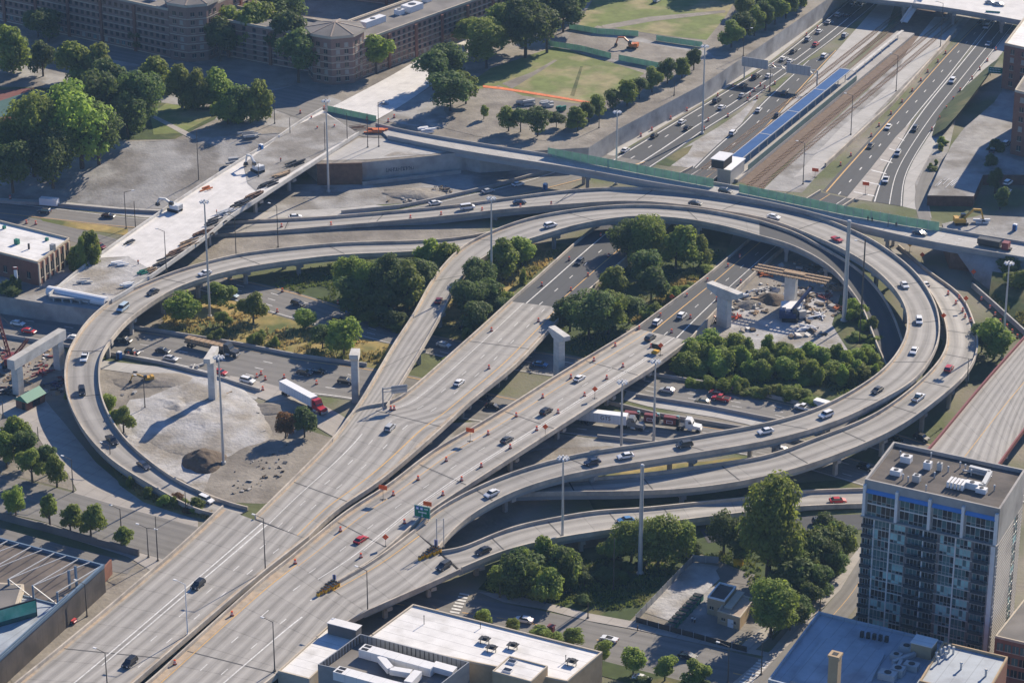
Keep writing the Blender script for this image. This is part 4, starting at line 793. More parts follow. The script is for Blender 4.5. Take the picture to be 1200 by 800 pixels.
# ---- lower left: trussed roof hall, billboard
za = 7.0
K1, K0, K2 = G(122, 660, za+1.2), G(-20, 623, za+1.2), G(84, 694, za+1.2); dv = (K2-K1).normalized(); K3 = K1+dv*62; K4 = K0+dv*62
hb = empty('trussed_hall', xy((K1+K4)/2), 'low hall with open blue steel trusses standing over its brown and pale roof', 'building')
block(hb, [K0, K1, K3, K4], 0, za, 'roof_dark', 'copper', .4, .4, 'blue_steel')  # dark wall colour paints the shade of the open space under the roof
M['hall_roof'] = mat('brown_ballast_roof', (.15, .125, .105), .95, .22, .3, col2=(.11, .092, .08), c2s=.1); 
for o in hb.children:
    if o.name.startswith('roof') and 'parapet' not in o.name: o.data.materials[0] = M['hall_roof']
k0, k1 = K0+dv*22, K1+dv*22
b = MB(); b.add([xy(k0, za+.35), xy(k0+dv*40, za+.35), xy(k1+dv*40-(k1-k0).normalized()*.6, za+.35), xy(k1-(k1-k0).normalized()*.6, za+.35)], [(0, 1, 2, 3)]); b.build('lower_roof', 'roof_blue', hb)
tr = xy((K1-K0)).normalized()
for row, (ofs, hgt_) in enumerate(((0, 4.2), (22, 4.2))):
    a, c = xy(K0+dv*ofs, za), xy(K1+dv*ofs, za); Lr = (c-a).length; n = 5; b = MB()
    for i in range(n+1):
        p = a+(c-a)*(i/n*.97+.015)
        if row == 1: b.beam(p, p+Vector((0, 0, hgt_)), .45, .45)
    if row == 1: b.beam(a+Vector((0, 0, .5)), c+Vector((0, 0, .5)), .4, .4)
    else: b.beam(a+Vector((0, 0, .55)), c+Vector((0, 0, .55)), .45, .5)
    b.build('truss_post' if row else 'edge_beam', 'blue_steel', hb)
n = 5
for i in range(n):
    a, c = xy(K0+dv*22, za), xy(K1+dv*22, za); p0, p1 = a+(c-a)*((i)/n*.97+.015), a+(c-a)*((i+1)/n*.97+.015); q0, q1 = p0-dv*22, p1-dv*22
    b = MB(); b.beam(p0+Vector((0, 0, 4.1)), p1+Vector((0, 0, .5)), .22, .22); b.beam(p1+Vector((0, 0, 4.1)), q1+Vector((0, 0, .6)), .22, .22); b.beam(p0+Vector((0, 0, 4.1)), (q0+q1)/2+Vector((0, 0, .6)), .2, .2); b.build('truss_brace', 'galv', hb)
b = MB(); b.beam(xy(K1, za+.9)+dv*.5, xy(K3, za+.9), .6, .8); b.beam(xy(K1, za+1.6)+dv*18, xy(K3, za+1.6), .3, .3); b.build('edge_beam', 'blue_steel', hb)
Pp = [G(28, 684, za+2.4), G(-30, 680, za+2.4), G(18, 716, za+2.4), G(-40, 712, za+2.4)]
b = MB(); pr = [xy(Pp[0]), xy(Pp[1]), xy(Pp[3]), xy(Pp[2])]; b.prism(pr, za+.4, za+2.4, 0); b.prism([sum(pr, Vector())/4+(p-sum(pr, Vector())/4)*.9 for p in pr], za+2.4, za+2.43, 1); b.build('roof_house', ['cream', 'roof_grey'], hb)
for px, py0, yt in ((84, 718, 668), (92, 716, 663)):
    g = G(px, py0); b = MB(); b.box((g.x, g.y, hgt(px, py0, yt)/2), (.5, .5, hgt(px, py0, yt)), GR); solo(b, 'steel_column', 'blue_steel', g, 'blue steel column standing %s at the open corner of the trussed hall' % ('nearer the brick wall' if px > 88 else 'close under the roof edge'), 'column')
g = G(46, 752); e_ = G(-6, 767); hb0 = 9.5
bl = empty('billboard', (g+e_)/2, 'green billboard with a dark lower border above the hall edge', 'billboard')
t = (e_-g).normalized(); nn = Vector((-t.y, t.x, 0)); nn = nn if nn.y < 0 else -nn
b = MB(); m = (g+e_)/2; rz = math.atan2(t.y, t.x); b.box((m.x, m.y, hb0+.2), ((g-e_).length, .4, 4.8), rz, 0); b.build('panel', M['black'], bl)
bgm = mat('billboard_print', (.10, .40, .27), .5, .25, .25, col2=(.30, .55, .42), c2s=.12)
b = MB(); p = m+nn*.22; b.box((p.x, p.y, hb0+.7), ((g-e_).length-.4, .06, 3.2), rz); b.build('poster', bgm, bl)
b = MB(); b.box((p.x, p.y, hb0-1.5), ((g-e_).length-.4, .06, 1.1), rz); b.build('poster_border', mat('billboard_dark_band', (.02, .09, .08), .5, .2), bl)
for f in (.15, .5, .85):
    q = e_.lerp(g, f)-nn*.4; b = MB(); b.tube(q, (q.x, q.y, hb0+1), .22); b.build('post', 'dark_metal', bl)
# ---- campus courtyard buildings (far left)
def facade_block(root, a, b_, depth, z0, z1, nf, n, bud, ww=1.5, wh=1.5, roof='roof_grey', end=True, groups=True):
    a, b_ = xy(a), xy(b_); t = (b_-a).normalized(); inn = Vector((-t.y, t.x, 0)); inn = inn if inn.y > 0 else -inn
    poly = [a, b_, b_+inn*depth, a+inn*depth]; block(root, poly, z0, z1, 'pink_brick', roof, .9, .5, 'cream'); c = sum(poly, Vector())/4
    wins(root, a, b_, c, z0+.8, nf, (z1-z0-1.2)/nf, n, ww, wh, ['win_dark', 'win_dark', 'win_mid', 'blind'], budget=bud, m0=.015)
    b2 = MB(); rz = math.atan2(t.y, t.x)
    for k in range(nf):
        p = (a+b_)/2-inn*.06; b2.box((p.x, p.y, z0+.45+k*(z1-z0-1.2)/nf), ((b_-a).length, .16, .28), rz)
    b2.build('string_course', 'cream', root)
    k = max(2, int((b_-a).length/16)); 
    for i in range(1, k):
        p = a.lerp(b_, i/k)-inn*.3; b2 = MB(); b2.box((p.x, p.y, (z0+z1)/2-.3), (1.2, .8, z1-z0-.6), rz); b2.build('pilaster', 'brick', root)
    return poly
def oct_tower(root, c, r, z0, z1, nf, bud):
    pts = [Vector((c.x+r*math.cos(R(22.5+45*i-28)), c.y+r*math.sin(R(22.5+45*i-28)), 0)) for i in range(8)]
    b = MB(); b.prism(pts, z0, z1); b.build('tower_wall', 'pink_brick', root)
    for i in range(8):
        m = (pts[i]+pts[(i+1) % 8])/2
        if m.y < c.y+r*.45: wins(root, pts[i], pts[(i+1) % 8], c, z0+.8, nf, (z1-z0-2.2)/nf, 2, 1.5, 1.6, ['win_dark', 'win_dark', 'blind'], budget=bud, m0=.1)
    b = MB(); big = [Vector((c.x, c.y, 0))+(p-Vector((c.x, c.y, 0)))*1.06 for p in pts]; b.prism(big, z1, z1+1.0, 0)
    for k in range(1, nf):
        zz = z0+.5+k*(z1-z0-2.2)/nf; b.prism([Vector((c.x, c.y, 0))+(p-Vector((c.x, c.y, 0)))*1.012 for p in pts], zz, zz+.3, 0)
    b.build('cornice', 'cream', root)
    b = MB(); ap = (c.x, c.y, z1+3.4); rim = [(p.x, p.y, z1+1.02) for p in big]; b.add(rim+[ap], [(i, (i+1) % 8, 8) for i in range(8)], 0)
    for i in range(8): b.beam(Vector(rim[i]), Vector(ap), .5, .3, 1)
    b.build('tower_roof', ['roof_grey', 'copper'], root)
zu = P1
c1 = G(225, 70, zu); h1 = hgt(225, 72, 8, zu)
u1 = empty('courtyard_building', (c1.x-30, c1.y+10, zu), 'long pink brick residence with an octagonal corner tower in the upper left corner', 'building'); bud = [100]
c1.y += 7; oct_tower(u1, c1, 10.5, zu, zu+h1, 6, bud)
a = G(-30, 18, zu); bq = G(200, 69, zu); hw = hgt(200, 69, 13, zu); fb = facade_block(u1, a, bq, 18, zu, zu+hw, 6, 34, bud)
facade_block(u1, xy(c1)+Vector((9, 2, 0)), xy(c1)+Vector((34, 50, 0)), 16, zu, zu+hw, 6, 6, bud)
g = G(112, 47, zu); b = MB(); b.box((g.x, g.y-.1, zu+3.5), (9, 1.0, 7.0), GR); b.build('entrance', 'win_dark', u1)
for px, py in ((165, -4), (180, 0), (150, -8)): rooft(u1, px, py, zu+hw, (4, 3, 2), GR)
c2 = G(393, 98, zu); h2 = hgt(393, 98, 44, zu); c2.y += 9
u2 = empty('courtyard_building', (c2.x+30, c2.y+30, zu), 'grey roofed pink brick residence with a pale octagonal tower at the street corner', 'building'); bud = [100]
oct_tower(u2, c2, 11.0, zu, zu+h2, 6, bud)
a = G(424, 92, zu); bq = G(580, 33, zu); hw2 = hgt(424, 92, 50, zu)
t = xy(bq-a).normalized(); facade_block(u2, a, xy(a)+t*130, 20, zu, zu+hw2, 6, 40, bud)
d2 = Vector((-t.y, t.x, 0)); a2 = xy(c2)+Vector((-9, 4, 0))
facade_block(u2, a2+Vector((-52, 30, 0)), a2, 18, zu, zu+hw2, 6, 12, bud)
b = MB(); p = xy(a)+t*66+d2*30; b.box((p.x, p.y, zu+hw2/2-1), (34, 14, hw2-2), math.atan2(t.y, t.x)); 
for px, py, d in ((437, 29, (12, 3.4, 2.4)), (483, 12, (8, 5, 2.4)), (468, 17, (3, 3, 2)), (500, 2, (3, 3, 2))): rooft(u2, px, py, zu+hw2, d, math.atan2(t.y, t.x))
b = MB(); q0 = xy(a)+t*10+d2*20.4; b.box((q0.x+t.x*45, q0.y+t.y*45, zu+hw2+.6), (100, .9, 1.2), math.atan2(t.y, t.x)); b.build('roof_parapet', 'cream', u2)
# far block closing the courtyard
a3 = G(372, 10, zu); u3 = empty('courtyard_building', (a3.x, a3.y, zu), 'shaded brick residence wing closing the courtyard behind the octagonal tower', 'building'); bud = [60]
facade_block(u3, a3+Vector((-6, 20, 0)), a3+Vector((46, -2, 0)), 16, zu, zu+15, 5, 14, bud)
# ---- right edge: brick buildings above the lot
def edge_bld(pts, z1, z0, label, wall, roof, nf, n):
    P = [G(x, y, z1) for x, y in pts]; P.append(P[0]+P[2]-P[1]); r = empty('brick_building', xy((P[0]+P[2])/2, z0), label, 'building'); block(r, P, z0, z1, wall, roof, .9, .5, 'cream')
    bud = [90]; c = (P[0]+P[2])/2; wins(r, P[0], P[3], c, z0+1, nf, (z1-z0-1.5)/nf, n, 1.6, 1.8, ['win_dark', 'win_dark', 'blind'], budget=bud, m0=.03); wins(r, P[0], P[1], c, z0+1, nf, (z1-z0-1.5)/nf, n, 1.6, 1.8, ['win_dark', 'win_mid'], budget=bud, m0=.03); return r, P
edge_bld([(1177, 53), (1208, 12), (1330, 38)], 21, 3.8, 'tall red brick building, pale flat roof, upper right edge', 'brick', 'roof_white', 5, 9)
edge_bld([(1189, 108), (1216, 66), (1330, 92)], 27, 3.8, 'second brick building on the right edge, grey roof', 'brick', 'roof_grey', 6, 9)
# ---- station in the expressway median
st0, st1 = G(866, 186, 5.2), G(994, 82, 5.2); t = (st1-st0); SL = t.length; t.normalize(); srz = math.atan2(t.y, t.x); sd = Vector((-t.y, t.x, 0))
sn = empty('train_station', xy((st0+st1)/2), 'long train platform under a bright blue canopy between the expressway lanes', 'station')
def sp(s, o, zz): v = xy(st0)+t*s+sd*o; return Vector((v.x, v.y, zz))
b = MB(); b.box(sp(SL/2+30, 0, .6), (SL+80, 7.5, 1.1), srz, 0); b.build('platform', 'grey_conc', sn)
b = MB(); b.box(sp(SL/2, 1.2, 5.2), (SL, 4.4, .25), srz); b.build('canopy', 'blue_roof', sn)
b = MB()
for o in (-1.1, 3.45): b.box(sp(SL/2, o, 5.22), (SL+.2, .22, .4), srz)
for k in range(5): b.box(sp(SL*k/4, 1.2, 5.36), (.5, 4.4, .1), srz)
b.build('canopy_edge', 'galv', sn)
for k in range(14):
    b = MB(); b.box(sp(3+k*(SL-6)/13, 0, 3.1), (.3, .3, 4.0), srz); b.build('column', 'galv', sn)
b = MB(); b.box(sp(SL/2, -3.6, 2.4), (SL, .15, 2.0), srz); b.build('side_screen', 'win_mid', sn)
b = MB(); b.box(sp(SL+34, -.6, 3.6), (60, 1.1, .2), srz, 0); b.build('narrow_canopy', 'pale_conc', sn)
for k in range(6): b = MB(); b.box(sp(SL+8+k*10, -.6, 2.3), (.2, .2, 2.6), srz); b.build('column', 'galv', sn)
e0 = G(841, 213, 8); b = MB(); p = sp(-8, 0, 0); b.box(sp(-7.5, 0, 5.8), (14, 5.5, .3), srz, 0); b.box(sp(-7.5, 0, 2.9), (13, 5.0, 5.4), srz, 1); b.build('entrance_ramp', ['tarp', 'galv'], sn)
b = MB(); b.box(sp(-16, .2, 9.6), (8, 4.6, 3.2), srz, 0); b.box(sp(-16, .2, 11.25), (8.6, 5.2, .2), srz, 1); b.build('station_house', ['dark_metal', 'white_metal'], sn)
b = MB(); b.beam(G(1059, 26, 1.5), G(1078, -2, 9), 3.4, .35); b.beam(G(1056, 26, 2.5), G(1075, -2, 10), .2, 1.4); solo(b, 'stair_ramp', 'white_metal', G(1059, 26, 0), 'white sloped ramp coming down from the far bridge to the tracks', 'ramp')
for o in (8.2, 12.6, -8.5, -12.5):
    b = MB()
    for g_ in (-.75, .75): b.box(sp(SL/2+25, -o+g_, .22), (SL+150, .14, .18), srz, 0)
    for k in range(int((SL+150)/1.6)): b.box(sp(-50+k*1.6, -o, .1), (.3, 2.5, .12), srz, 1)
    struct(b.build('railway_track', ['rail', 'wood']))
# ---- free standing walls and fences
def wall(pts, h, z0, wd, m, label, name='retaining_wall', cat='wall', group=None):
    q = [G(x, y, z0) for x, y in pts]; b = MB(); 
    for i in range(len(q)-1): b.beam(q[i]+Vector((0, 0, h/2)), q[i+1]+Vector((0, 0, h/2)), wd, h)
    return solo(b, name, m, q[0], label, cat, group)
def fence(pts, h, z0, m, label, name='mesh_fence', step=3.0, cat='fence'):
    q = [G(x, y, z0) for x, y in pts]; r = empty(name, q[0], label, cat); b = MB(); pst = MB()
    for i in range(len(q)-1):
        a, c = q[i], q[i+1]; b.beam(a+Vector((0, 0, h/2+.05)), c+Vector((0, 0, h/2+.05)), .06, h-.1); k = max(1, int((c-a).length/step))
        for j in range(k): p = a.lerp(c, j/k); pst.box((p.x, p.y, z0+h/2+.1), (.14, .14, h+.2))
    b.v, b.f, b.m = b.v+pst.v, b.f+[[k+len(b.v) for k in f] for f in pst.f], b.m+[1]*len(pst.f); b.build('fence_panel', [m, 'galv'], r); return r
wall([(-60, 593), (0, 608), (75, 628), (110, 638), (163, 652)], 2.2, 0, .5, 'brick' if 0 else 'roof_grey', 'long grey wall below the row of street trees at lower left', 'street_wall')
wall([(88, 722), (131, 672)], 4.2, 0, .45, 'brick', 'red brick wall beside the open corner of the trussed hall', 'brick_wall')
wall([(1139, 337), (1165, 360), (1200, 392), (1240, 430)], 1.8, 0, .5, 'wall', 'concrete wall along the foot of the green bank at right', 'retaining_wall')
wall([(967, 196), (1045, 124), (1104, 58), (1120, 38)], 1.6, 0, .6, 'parapet', 'pale concrete barrier wall along the inner edge of the right hand lanes', 'barrier_wall')
wall([(372, 217), (425, 216)], 8.0, 0, .5, 'rust_wall', 'rusty sheet pile wall under the corner of the street', 'sheet_pile_wall')
wall([(425, 217), (478, 211), (540, 203)], 1.2, 0, .8, 'grey_conc', 'low concrete footing along the base of the tall corner wall', 'wall_footing')
b = MB(); q0, q1 = G(448, 205, 0), G(508, 198, 0)
fence([(642, 183), (680, 190), (767, 207), (836, 220)], 3.2, 7.8, 'green_fence', 'green mesh fence along the bridge left of the station house')
fence([(866, 226), (900, 233), (990, 252), (1062, 265), (1100, 271)], 3.2, 7.8, 'green_fence', 'green mesh fence along the bridge right of the station house')
fence([(384, 131), (412, 137), (441, 143)], 2.4, P1, 'green_fence', 'green mesh fence closing the end of the new concrete road')
fence([(640, 54), (680, 60), (716, 69)], 2.4, P1, 'green_fence', 'green fence on the near side of the excavation, left length')
fence([(725, 71), (780, 82)], 2.4, P1, 'green_fence', 'green fence on the near side of the excavation, right length')
fence([(667, 34), (700, 40), (748, 43)], 2.4, P1, 'green_fence', 'green fence on the far side of the excavation near the big trees')
fence([(769, 48), (823, 56)], 2.4, P1, 'green_fence', 'green fence on the far side of the excavation near the lane trees')
fence([(745, 728), (812, 658), (842, 660)], 2.0, 0, 'grey_metal', 'wire fence along the left side of the gravel yard')
fence([(745, 729), (785, 740), (840, 755), (875, 764)], 1.6, 0, 'dark_metal', 'dark railing between the street and the gravel yard')
for pts, lb_ in (([(700, 423), (770, 441), (854, 455), (928, 472), (985, 487)], 'concrete barrier along the top of the right upper carriageway'), ([(745, 465), (830, 478), (914, 495), (985, 514)], 'concrete barrier between the right upper carriageway and the pale strip road'), ([(700, 470), (770, 487), (870, 503), (950, 522)], 'concrete barrier behind the semi trucks'), ([(0, 394), (75, 406), (130, 416), (190, 427), (242, 440), (304, 459)], 'concrete barrier along the near side of the left lower carriageway'), ([(-20, 366-6), (75, 373), (190, 390), (277, 404), (347, 418), (430, 429)], 'concrete barrier along the foot of the dry grass'), ([(700, 513), (775, 521), (850, 531)], 'concrete barrier on the near side of the semi trucks'), ([(0, 238), (60, 241), (140, 248), (220, 252)], 'concrete barrier along the far left road under the gravel slope'), ([(400, 250), (470, 243), (510, 235), (580, 219), (640, 202)], 'concrete barrier above the road that enters under the street bridge')):
    wall(pts, 1.1, .05, .5, 'grey_conc', lb_, 'barrier_wall', 'barrier')
b = MB()
q = [G(785, 738), G(818, 703)]
for i in range(9):
    p = q[0].lerp(q[1], i/8); b = MB(); b.box((p.x, p.y, .8), (2.4, 1.4, 1.4), GR, 0); b.box((p.x, p.y+.05, 1.55), (2.5, 1.5, .12), GR, 1); solo(b, 'waste_bin', ['green_roof', 'black'], p, 'dark green bin in the row along the edge of the gravel yard', 'bin', 'dark bins along the yard')
# ================================================================== BRIDGE PIERS UNDER CONSTRUCTION
def hammer(px, py, ytop, label, hd_px, hl, hw=2.0, hh=2.4, sw=3.0, sd_=2.0, taper=True):
    g = G(px, py); h = hgt(px, py, ytop); r = empty('bridge_pier', g, label, 'bridge pier'); t = (G(px+hd_px[0], py+hd_px[1])-g).normalized(); rz = math.atan2(t.y, t.x)
    b = MB(); b.box((g.x, g.y, (h-hh)/2), (sw, sd_, h-hh), rz)
    for s in (-1, 0, 1): b.box((g.x+t.x*s*sw*.28, g.y+t.y*s*sw*.28, (h-hh)/2), (sw*.14, sd_+.12, h-hh-.1), rz)
    b.build('shaft', 'pale_conc', r)
    nx = Vector((-t.y, t.x, 0)); b = MB(); vs = []
    for s in (-1, 1):
        o = nx*s*hw/2; pr = [(-hl/2, h), (hl/2, h), (hl/2, h-hh*.55), (sw*.62, h-hh), (-sw*.62, h-hh), (-hl/2, h-hh*.55)]
        vs += [g+t*x+o+Vector((0, 0, zz)) for x, zz in pr]
    b.add(vs, [tuple(range(6)), tuple(range(11, 5, -1))]+[(i, i+6, (i+1) % 6+6, (i+1) % 6) for i in range(6)]); b.build('cap', 'pale_conc', r); return r
hammer(250, 471, 413, 'slim pale hammerhead pier by the gravel mound, caught in full sun', (14, -22), 9.5, 2.0, 2.6, 2.4)
hammer(417, 470, 412, 'square-on slender pier standing just behind the red cab truck', (6, -20), 5, 2.6, 2.2, 2.6)
hammer(655, 446, 388, 'forked pale pier between the two expressway decks', (14, 10), 9, 2.2, 2.6, 3.2)
hammer(848, 382, 337, 'broad hammerhead pier at the edge of the right hand work yard', (20, 8), 13, 2.6, 3.0, 4.4)
r = empty('bridge_pier', G(930, 352), 'unfinished pier wrapped in timber formwork in the right hand work yard', 'bridge pier')
g = G(926, 358); h = hgt(926, 358, 322); b = MB(); b.box((g.x, g.y, h/2), (3.6, 2.2, h), GR); b.build('shaft', 'pale_conc', r)
b = MB(); u = Vector((math.cos(GR), math.sin(GR), 0)); v = Vector((-u.y, u.x, 0))
for i in range(19): c = g+u*(i-9)*1.35; b.beam(c+v*2.6+Vector((0, 0, h)), c-v*2.6+Vector((0, 0, h)), .3, .35)
for s in (-2.3, 0, 2.3): b.beam(g+u*-12.5+v*s+Vector((0, 0, h+.35)), g+u*12.5+v*s+Vector((0, 0, h+.35)), .9, .25, 1)
b.box((g.x+u.x*1, g.y+u.y*1, h+.75), (7, 1.6, .5), GR, 1)
for i in range(20): c = g+u*(i-9.5)*1.3; b.beam(c+v*2.6+Vector((0, 0, h)), c+v*2.6+Vector((0, 0, h+1.2)), .08, .08); b.beam(c-v*2.6+Vector((0, 0, h)), c-v*2.6+Vector((0, 0, h+1.2)), .08, .08)
b.build('formwork', ['wood', 'wood', 'tarp'], r)
r = empty('bridge_pier', G(52, 448), 'long two column pier cap above the lower left work yard', 'bridge pier'); 
pa, pc = G(22, 462), G(70, 432); hq = hgt(22, 462, 418)
for p in (pa, pc): b = MB(); b.box((p.x, p.y, (hq-3)/2), (2.4, 2.4, hq-3), R(58)); b.build('column', 'pale_conc', r)
d = (pc-pa).normalized(); b = MB(); b.beam(pa-d*2.6+Vector((0, 0, hq-1.5)), pc+d*2.6+Vector((0, 0, hq-1.5)), 2.6, 3.0); b.build('cap', 'pale_conc', r)
# ================================================================== LIGHT MASTS AND POLES
def mast_proto():
    r = empty('high_mast_light', (0, 0, 0), 'x', 'light mast'); b = MB(); b.tube((0, 0, 0), (0, 0, 1), .42, .2, 10); b.tube((0, 0, 0), (0, 0, .02), .7, .7, 10); p = b.build('mast', 'galv', r)
    b = MB(); b.tube((0, 0, -.25), (0, 0, .1), .9, .9, 10); b.tube((0, 0, -.3), (0, 0, .6), .25)
    hd = b.build('lamp_ring', 'galv', r)
    for i in range(8):
        a = i*math.pi/4; b = MB(); b.box((1.25*math.cos(a), 1.25*math.sin(a), -.1), (.75, .5, .45), a, 0, top=.6); b.build('lamp', 'white_metal', hd)
    return r, p, hd
def place_mast(src, px, y0, yt, label, z0=0, first=False):
    h = hgt(px, y0, yt, z0); r = src[0] if first else dup(src[0]); g = G(px, y0, z0); r.location = g; r['label'] = label; r['group'] = 'high mast lights round the interchange'
    for ch in r.children:
        if ch.name.startswith('mast'): ch.scale = (1, 1, h)
        else: ch.location.z = h
    return r
MP = mast_proto()
for i, (px, y0, yt, lb_) in enumerate(((385, 225, 118, 'tall light mast in front of the rusty sheet pile wall'), (246, 372, 236, 'tall light mast rising through the upper left sweep of the loop ramp'), (576, 347, 232, 'tall light mast on the tree island beside the narrow flyover'), (722, 216, 131, 'tall light mast just in front of the long street bridge'), (823, 157, 54, 'tall light mast in the gore between the far expressway lanes'), (262, 543, 418, 'tall light mast standing at the dark soil heap'), (1174, 420, 308, 'tall light mast by the lone tree below the right bank'), (766, 520, 423, 'tall light mast nearest the red truck cabs'), (728, 524, 447, 'slimmer light mast left of the one by the red truck cabs'), (659, 650, 536, 'tall light mast between the bushes and the lower ramp'))):
    place_mast(MP, px, y0, yt, lb_, 0, i == 0)
def mono(px, y0, yt, r0, label, m='galv'):
    g = G(px, y0); h = hgt(px, y0, yt); b = MB(); b.tube(g, g+Vector((0, 0, h)), r0, r0*.75, 12); b.tube(g, g+Vector((0, 0, .5)), r0*1.5, r0*1.5, 12); b.tube(g+Vector((0, 0, h)), g+Vector((0, 0, h+.3)), r0*.9, r0*.6, 12); solo(b, 'steel_monopole', m, g, label, 'pole')
mono(750, 672, 545, .62, 'thick pale grey pole without lamp in front of the big dark trees'); mono(989, 376, 259, .75, 'thick leaning-looking grey pole at the rim of the right work yard')
mono(1009, 372, 281, .28, 'thin dark pole just right of the thick grey pole', 'pole_dark')
def street_light(px, y0, yt, label, z0=0, arm=1, m='pole_dark', key=None, az=None, two=False):
    if key: g = on_road(key, px, y0)[0]
    else: g = G(px, y0, z0)
    h = hgt(px, y0, yt, g.z); r = empty('street_light', g, label, 'street light', 'street lights'); a = R(150) if az is None else R(az)
    b = MB(); b.tube(g, g+Vector((0, 0, h)), .17, .1, 7, 0); b.tube(g, g+Vector((0, 0, .35)), .34, .34, 8, 0); b.build('pole', m, r)
    if arm:
        for s in ((1, -1) if two else (1,)):
            u = Vector((math.cos(a), math.sin(a), 0))*s; e = g+u*2.6+Vector((0, 0, h+.35)); b = MB(); b.tube(g+Vector((0, 0, h-.1)), e, .09, .07); p = b.build('arm', m, r); b = MB(); b.box(e+u*.35, (.95, .42, .22), math.atan2(u.y, u.x)); b.build('lamp', 'white_metal', p)
    return r
for px, y0, yt, lb_, kw in ((311, 668, 607, 'dark lamp post in the gap between the two concrete decks', dict(key='A')), (220, 743, 684, 'white lamp post standing on the median barrier at lower left', dict(key='TA', m='white_metal')), (322, 786, 728, 'dark lamp post at the edge beside the low white wing', dict(key='TB')), (126, 808, 764, 'dark lamp post at the bottom edge on the left trunk road', dict(key='TA')), (431, 717, 668, 'lamp post on the right edge of the trunk just above the white roof', dict(key='TB')), (142, 620, 596, 'short lamp post on the lower left street before the single small tree', {}), (174, 653, 618, 'lamp post with two arms at the corner below the street', dict(two=True)), (185, 657, 605, 'tall plain pole next to the two-armed corner lamp', dict(arm=0)), (86, 576, 538, 'lamp post at the kerb beside the clump of street trees', {}), (130, 546, 522, 'lamp post against the outer wall of the left loop ramp', {}), (45, 516, 500, 'short post beside the tree clump on the concrete lot', dict(arm=0)), (4, 490, 470, 'short post at the left edge of the concrete lot', dict(arm=0)), (170, 478, 443, 'slim lamp post at the top of the gravel mound', {}), (218, 600, 575, 'small post at the foot of the left loop ramp', dict(arm=0)), (1009-2, 402, 285, 'rust brown pole crossing in front of the descending ramp', dict(arm=1)), (1039, 292, 258, 'dark pole against the long bridge parapet, right of the loop top', dict(arm=0)), (195, 318, 271, 'lamp post at the near edge of the white bridge', dict(key='K')), (277, 306, 262-8, 'grey lamp post on the dirt verge under the white bridge', {}), (326, 290, 241, 'dark lamp post on the dirt verge between the two left ramps', {}), (148, 268, 225, 'dark lamp post with a long arm beside the left expressway road', dict(two=False, az=10)), (159, 270, 236, 'thin dark post right of the long armed lamp', dict(arm=0)), (233, 213, 152, 'dark pole with a cable on the left dirt slope', dict(arm=0, z0=2)), (303, 207, 190, 'slim dark post on the near rim of the white bridge', dict(arm=0, key='K')), (444, 172, 120, 'grey lamp post on the street corner before the new road', dict(z0=7, az=20)), (431, 173, 133, 'plain pole left of the corner lamp before the new road', dict(z0=7, arm=0)), (407, 166, 133, 'dark signal pole in the middle of the rebuilt crossing', dict(z0=7, arm=0)), (381, 178, 143, 'dark signal pole by the rim of the white bridge', dict(z0=7, arm=0)), (340, 158, 138, 'dark post beside the white kerb of the bridge approach', dict(z0=7, arm=0)), (322, 145, 106, 'black utility pole at the street corner left of the crossing', dict(z0=7, arm=0)), (997, 158, 112, 'dark lamp post in the work strip, nearest the long bridge but one', {}), (1050, 107, 65, 'dark lamp post in the middle of the far work strip', {}), (1102, 55, 4, 'dark lamp post at the far end of the work strip below the overpass', {}), (941, 216, 168, 'dark lamp post in the work strip right behind the bridge fence', {}), (902, 108, 82, 'dark post of the gantry beside the blue canopy', dict(arm=0)), (871, 66, 34, 'lamp post above the retaining wall by the gantry', dict(z0=7, az=0)), (807, 82, 58, 'short lamp post among the trees on the wall top', dict(z0=7, arm=0)), (790, 112, 94, 'short post on the retaining wall rim', dict(z0=7, arm=0)), (702, 150, 122, 'slim post at the end of the tree lane above the wall', dict(z0=7, arm=0)), (689, 724, 706, 'black street lamp on the pavement of the lower street', dict(arm=0)), (586, 700, 686, 'black street lamp at the corner by the crosswalk', dict(arm=0)), (961, 716, 694, 'black street lamp beside the narrow street under the tower', dict(arm=0)), (719, 690, 630, 'thin brown pole in the weedy ground left of the thick pale pole', dict(arm=0)), (853, 800, 757, 'dark utility pole at the lower crossing', {}), (102, 722, 684, 'dark lamp post on the strip between brick wall and trunk road', {}), (892, 790, 752, 'black post on the corner pavement by the big street tree', dict(arm=0)), (1133, 452, 420, 'thin post on the beige bridge roadway', dict(key='L', arm=0))):
    street_light(px, y0, yt, lb_, **kw)
# ================================================================== MOUNDS
def mound(px, py, rx, ry, h, m, label, rz=0, name='gravel_mound', p=1.6, seed=1, cat='mound'):
    g = G(px, py); n, K = 40, 12; b = MB(); vs = [(g.x, g.y, g.z+h)]; c, s = math.cos(rz), math.sin(rz)
    for k in range(1, K+1):
        f = k/K
        for i in range(n):
            a = 2*math.pi*i/n; wob = 1+.3*mnoise.noise(Vector((math.cos(a)*1.6+seed, math.sin(a)*1.6, seed)))
            x, y = rx*f*wob*math.cos(a), ry*f*wob*math.sin(a); q = (g.x+x*c-y*s, g.y+x*s+y*c)
            zz = h*(1-f**p)*(1+.45*mnoise.noise(Vector((q[0]*.13, q[1]*.13, seed)))+.2*mnoise.noise(Vector((q[0]*.5, q[1]*.5, seed))))+.05
            vs.append((q[0], q[1], g.z+(zz if k < K else -.2)))
    fs = [(0, 1+i, 1+(i+1) % n) for i in range(n)]
    for k in range(K-1):
        for i in range(n): a = 1+k*n+i; a2 = 1+k*n+(i+1) % n; fs.append((a, a+n, a2+n, a2))
    b.add(vs, fs); return solo(b, name, m, g, label, cat, smooth=True)
mound(238, 490, 20, 27, 1.7, 'gravel', 'broad pale gravel spread heaped inside the left loop', R(10), p=1.3)
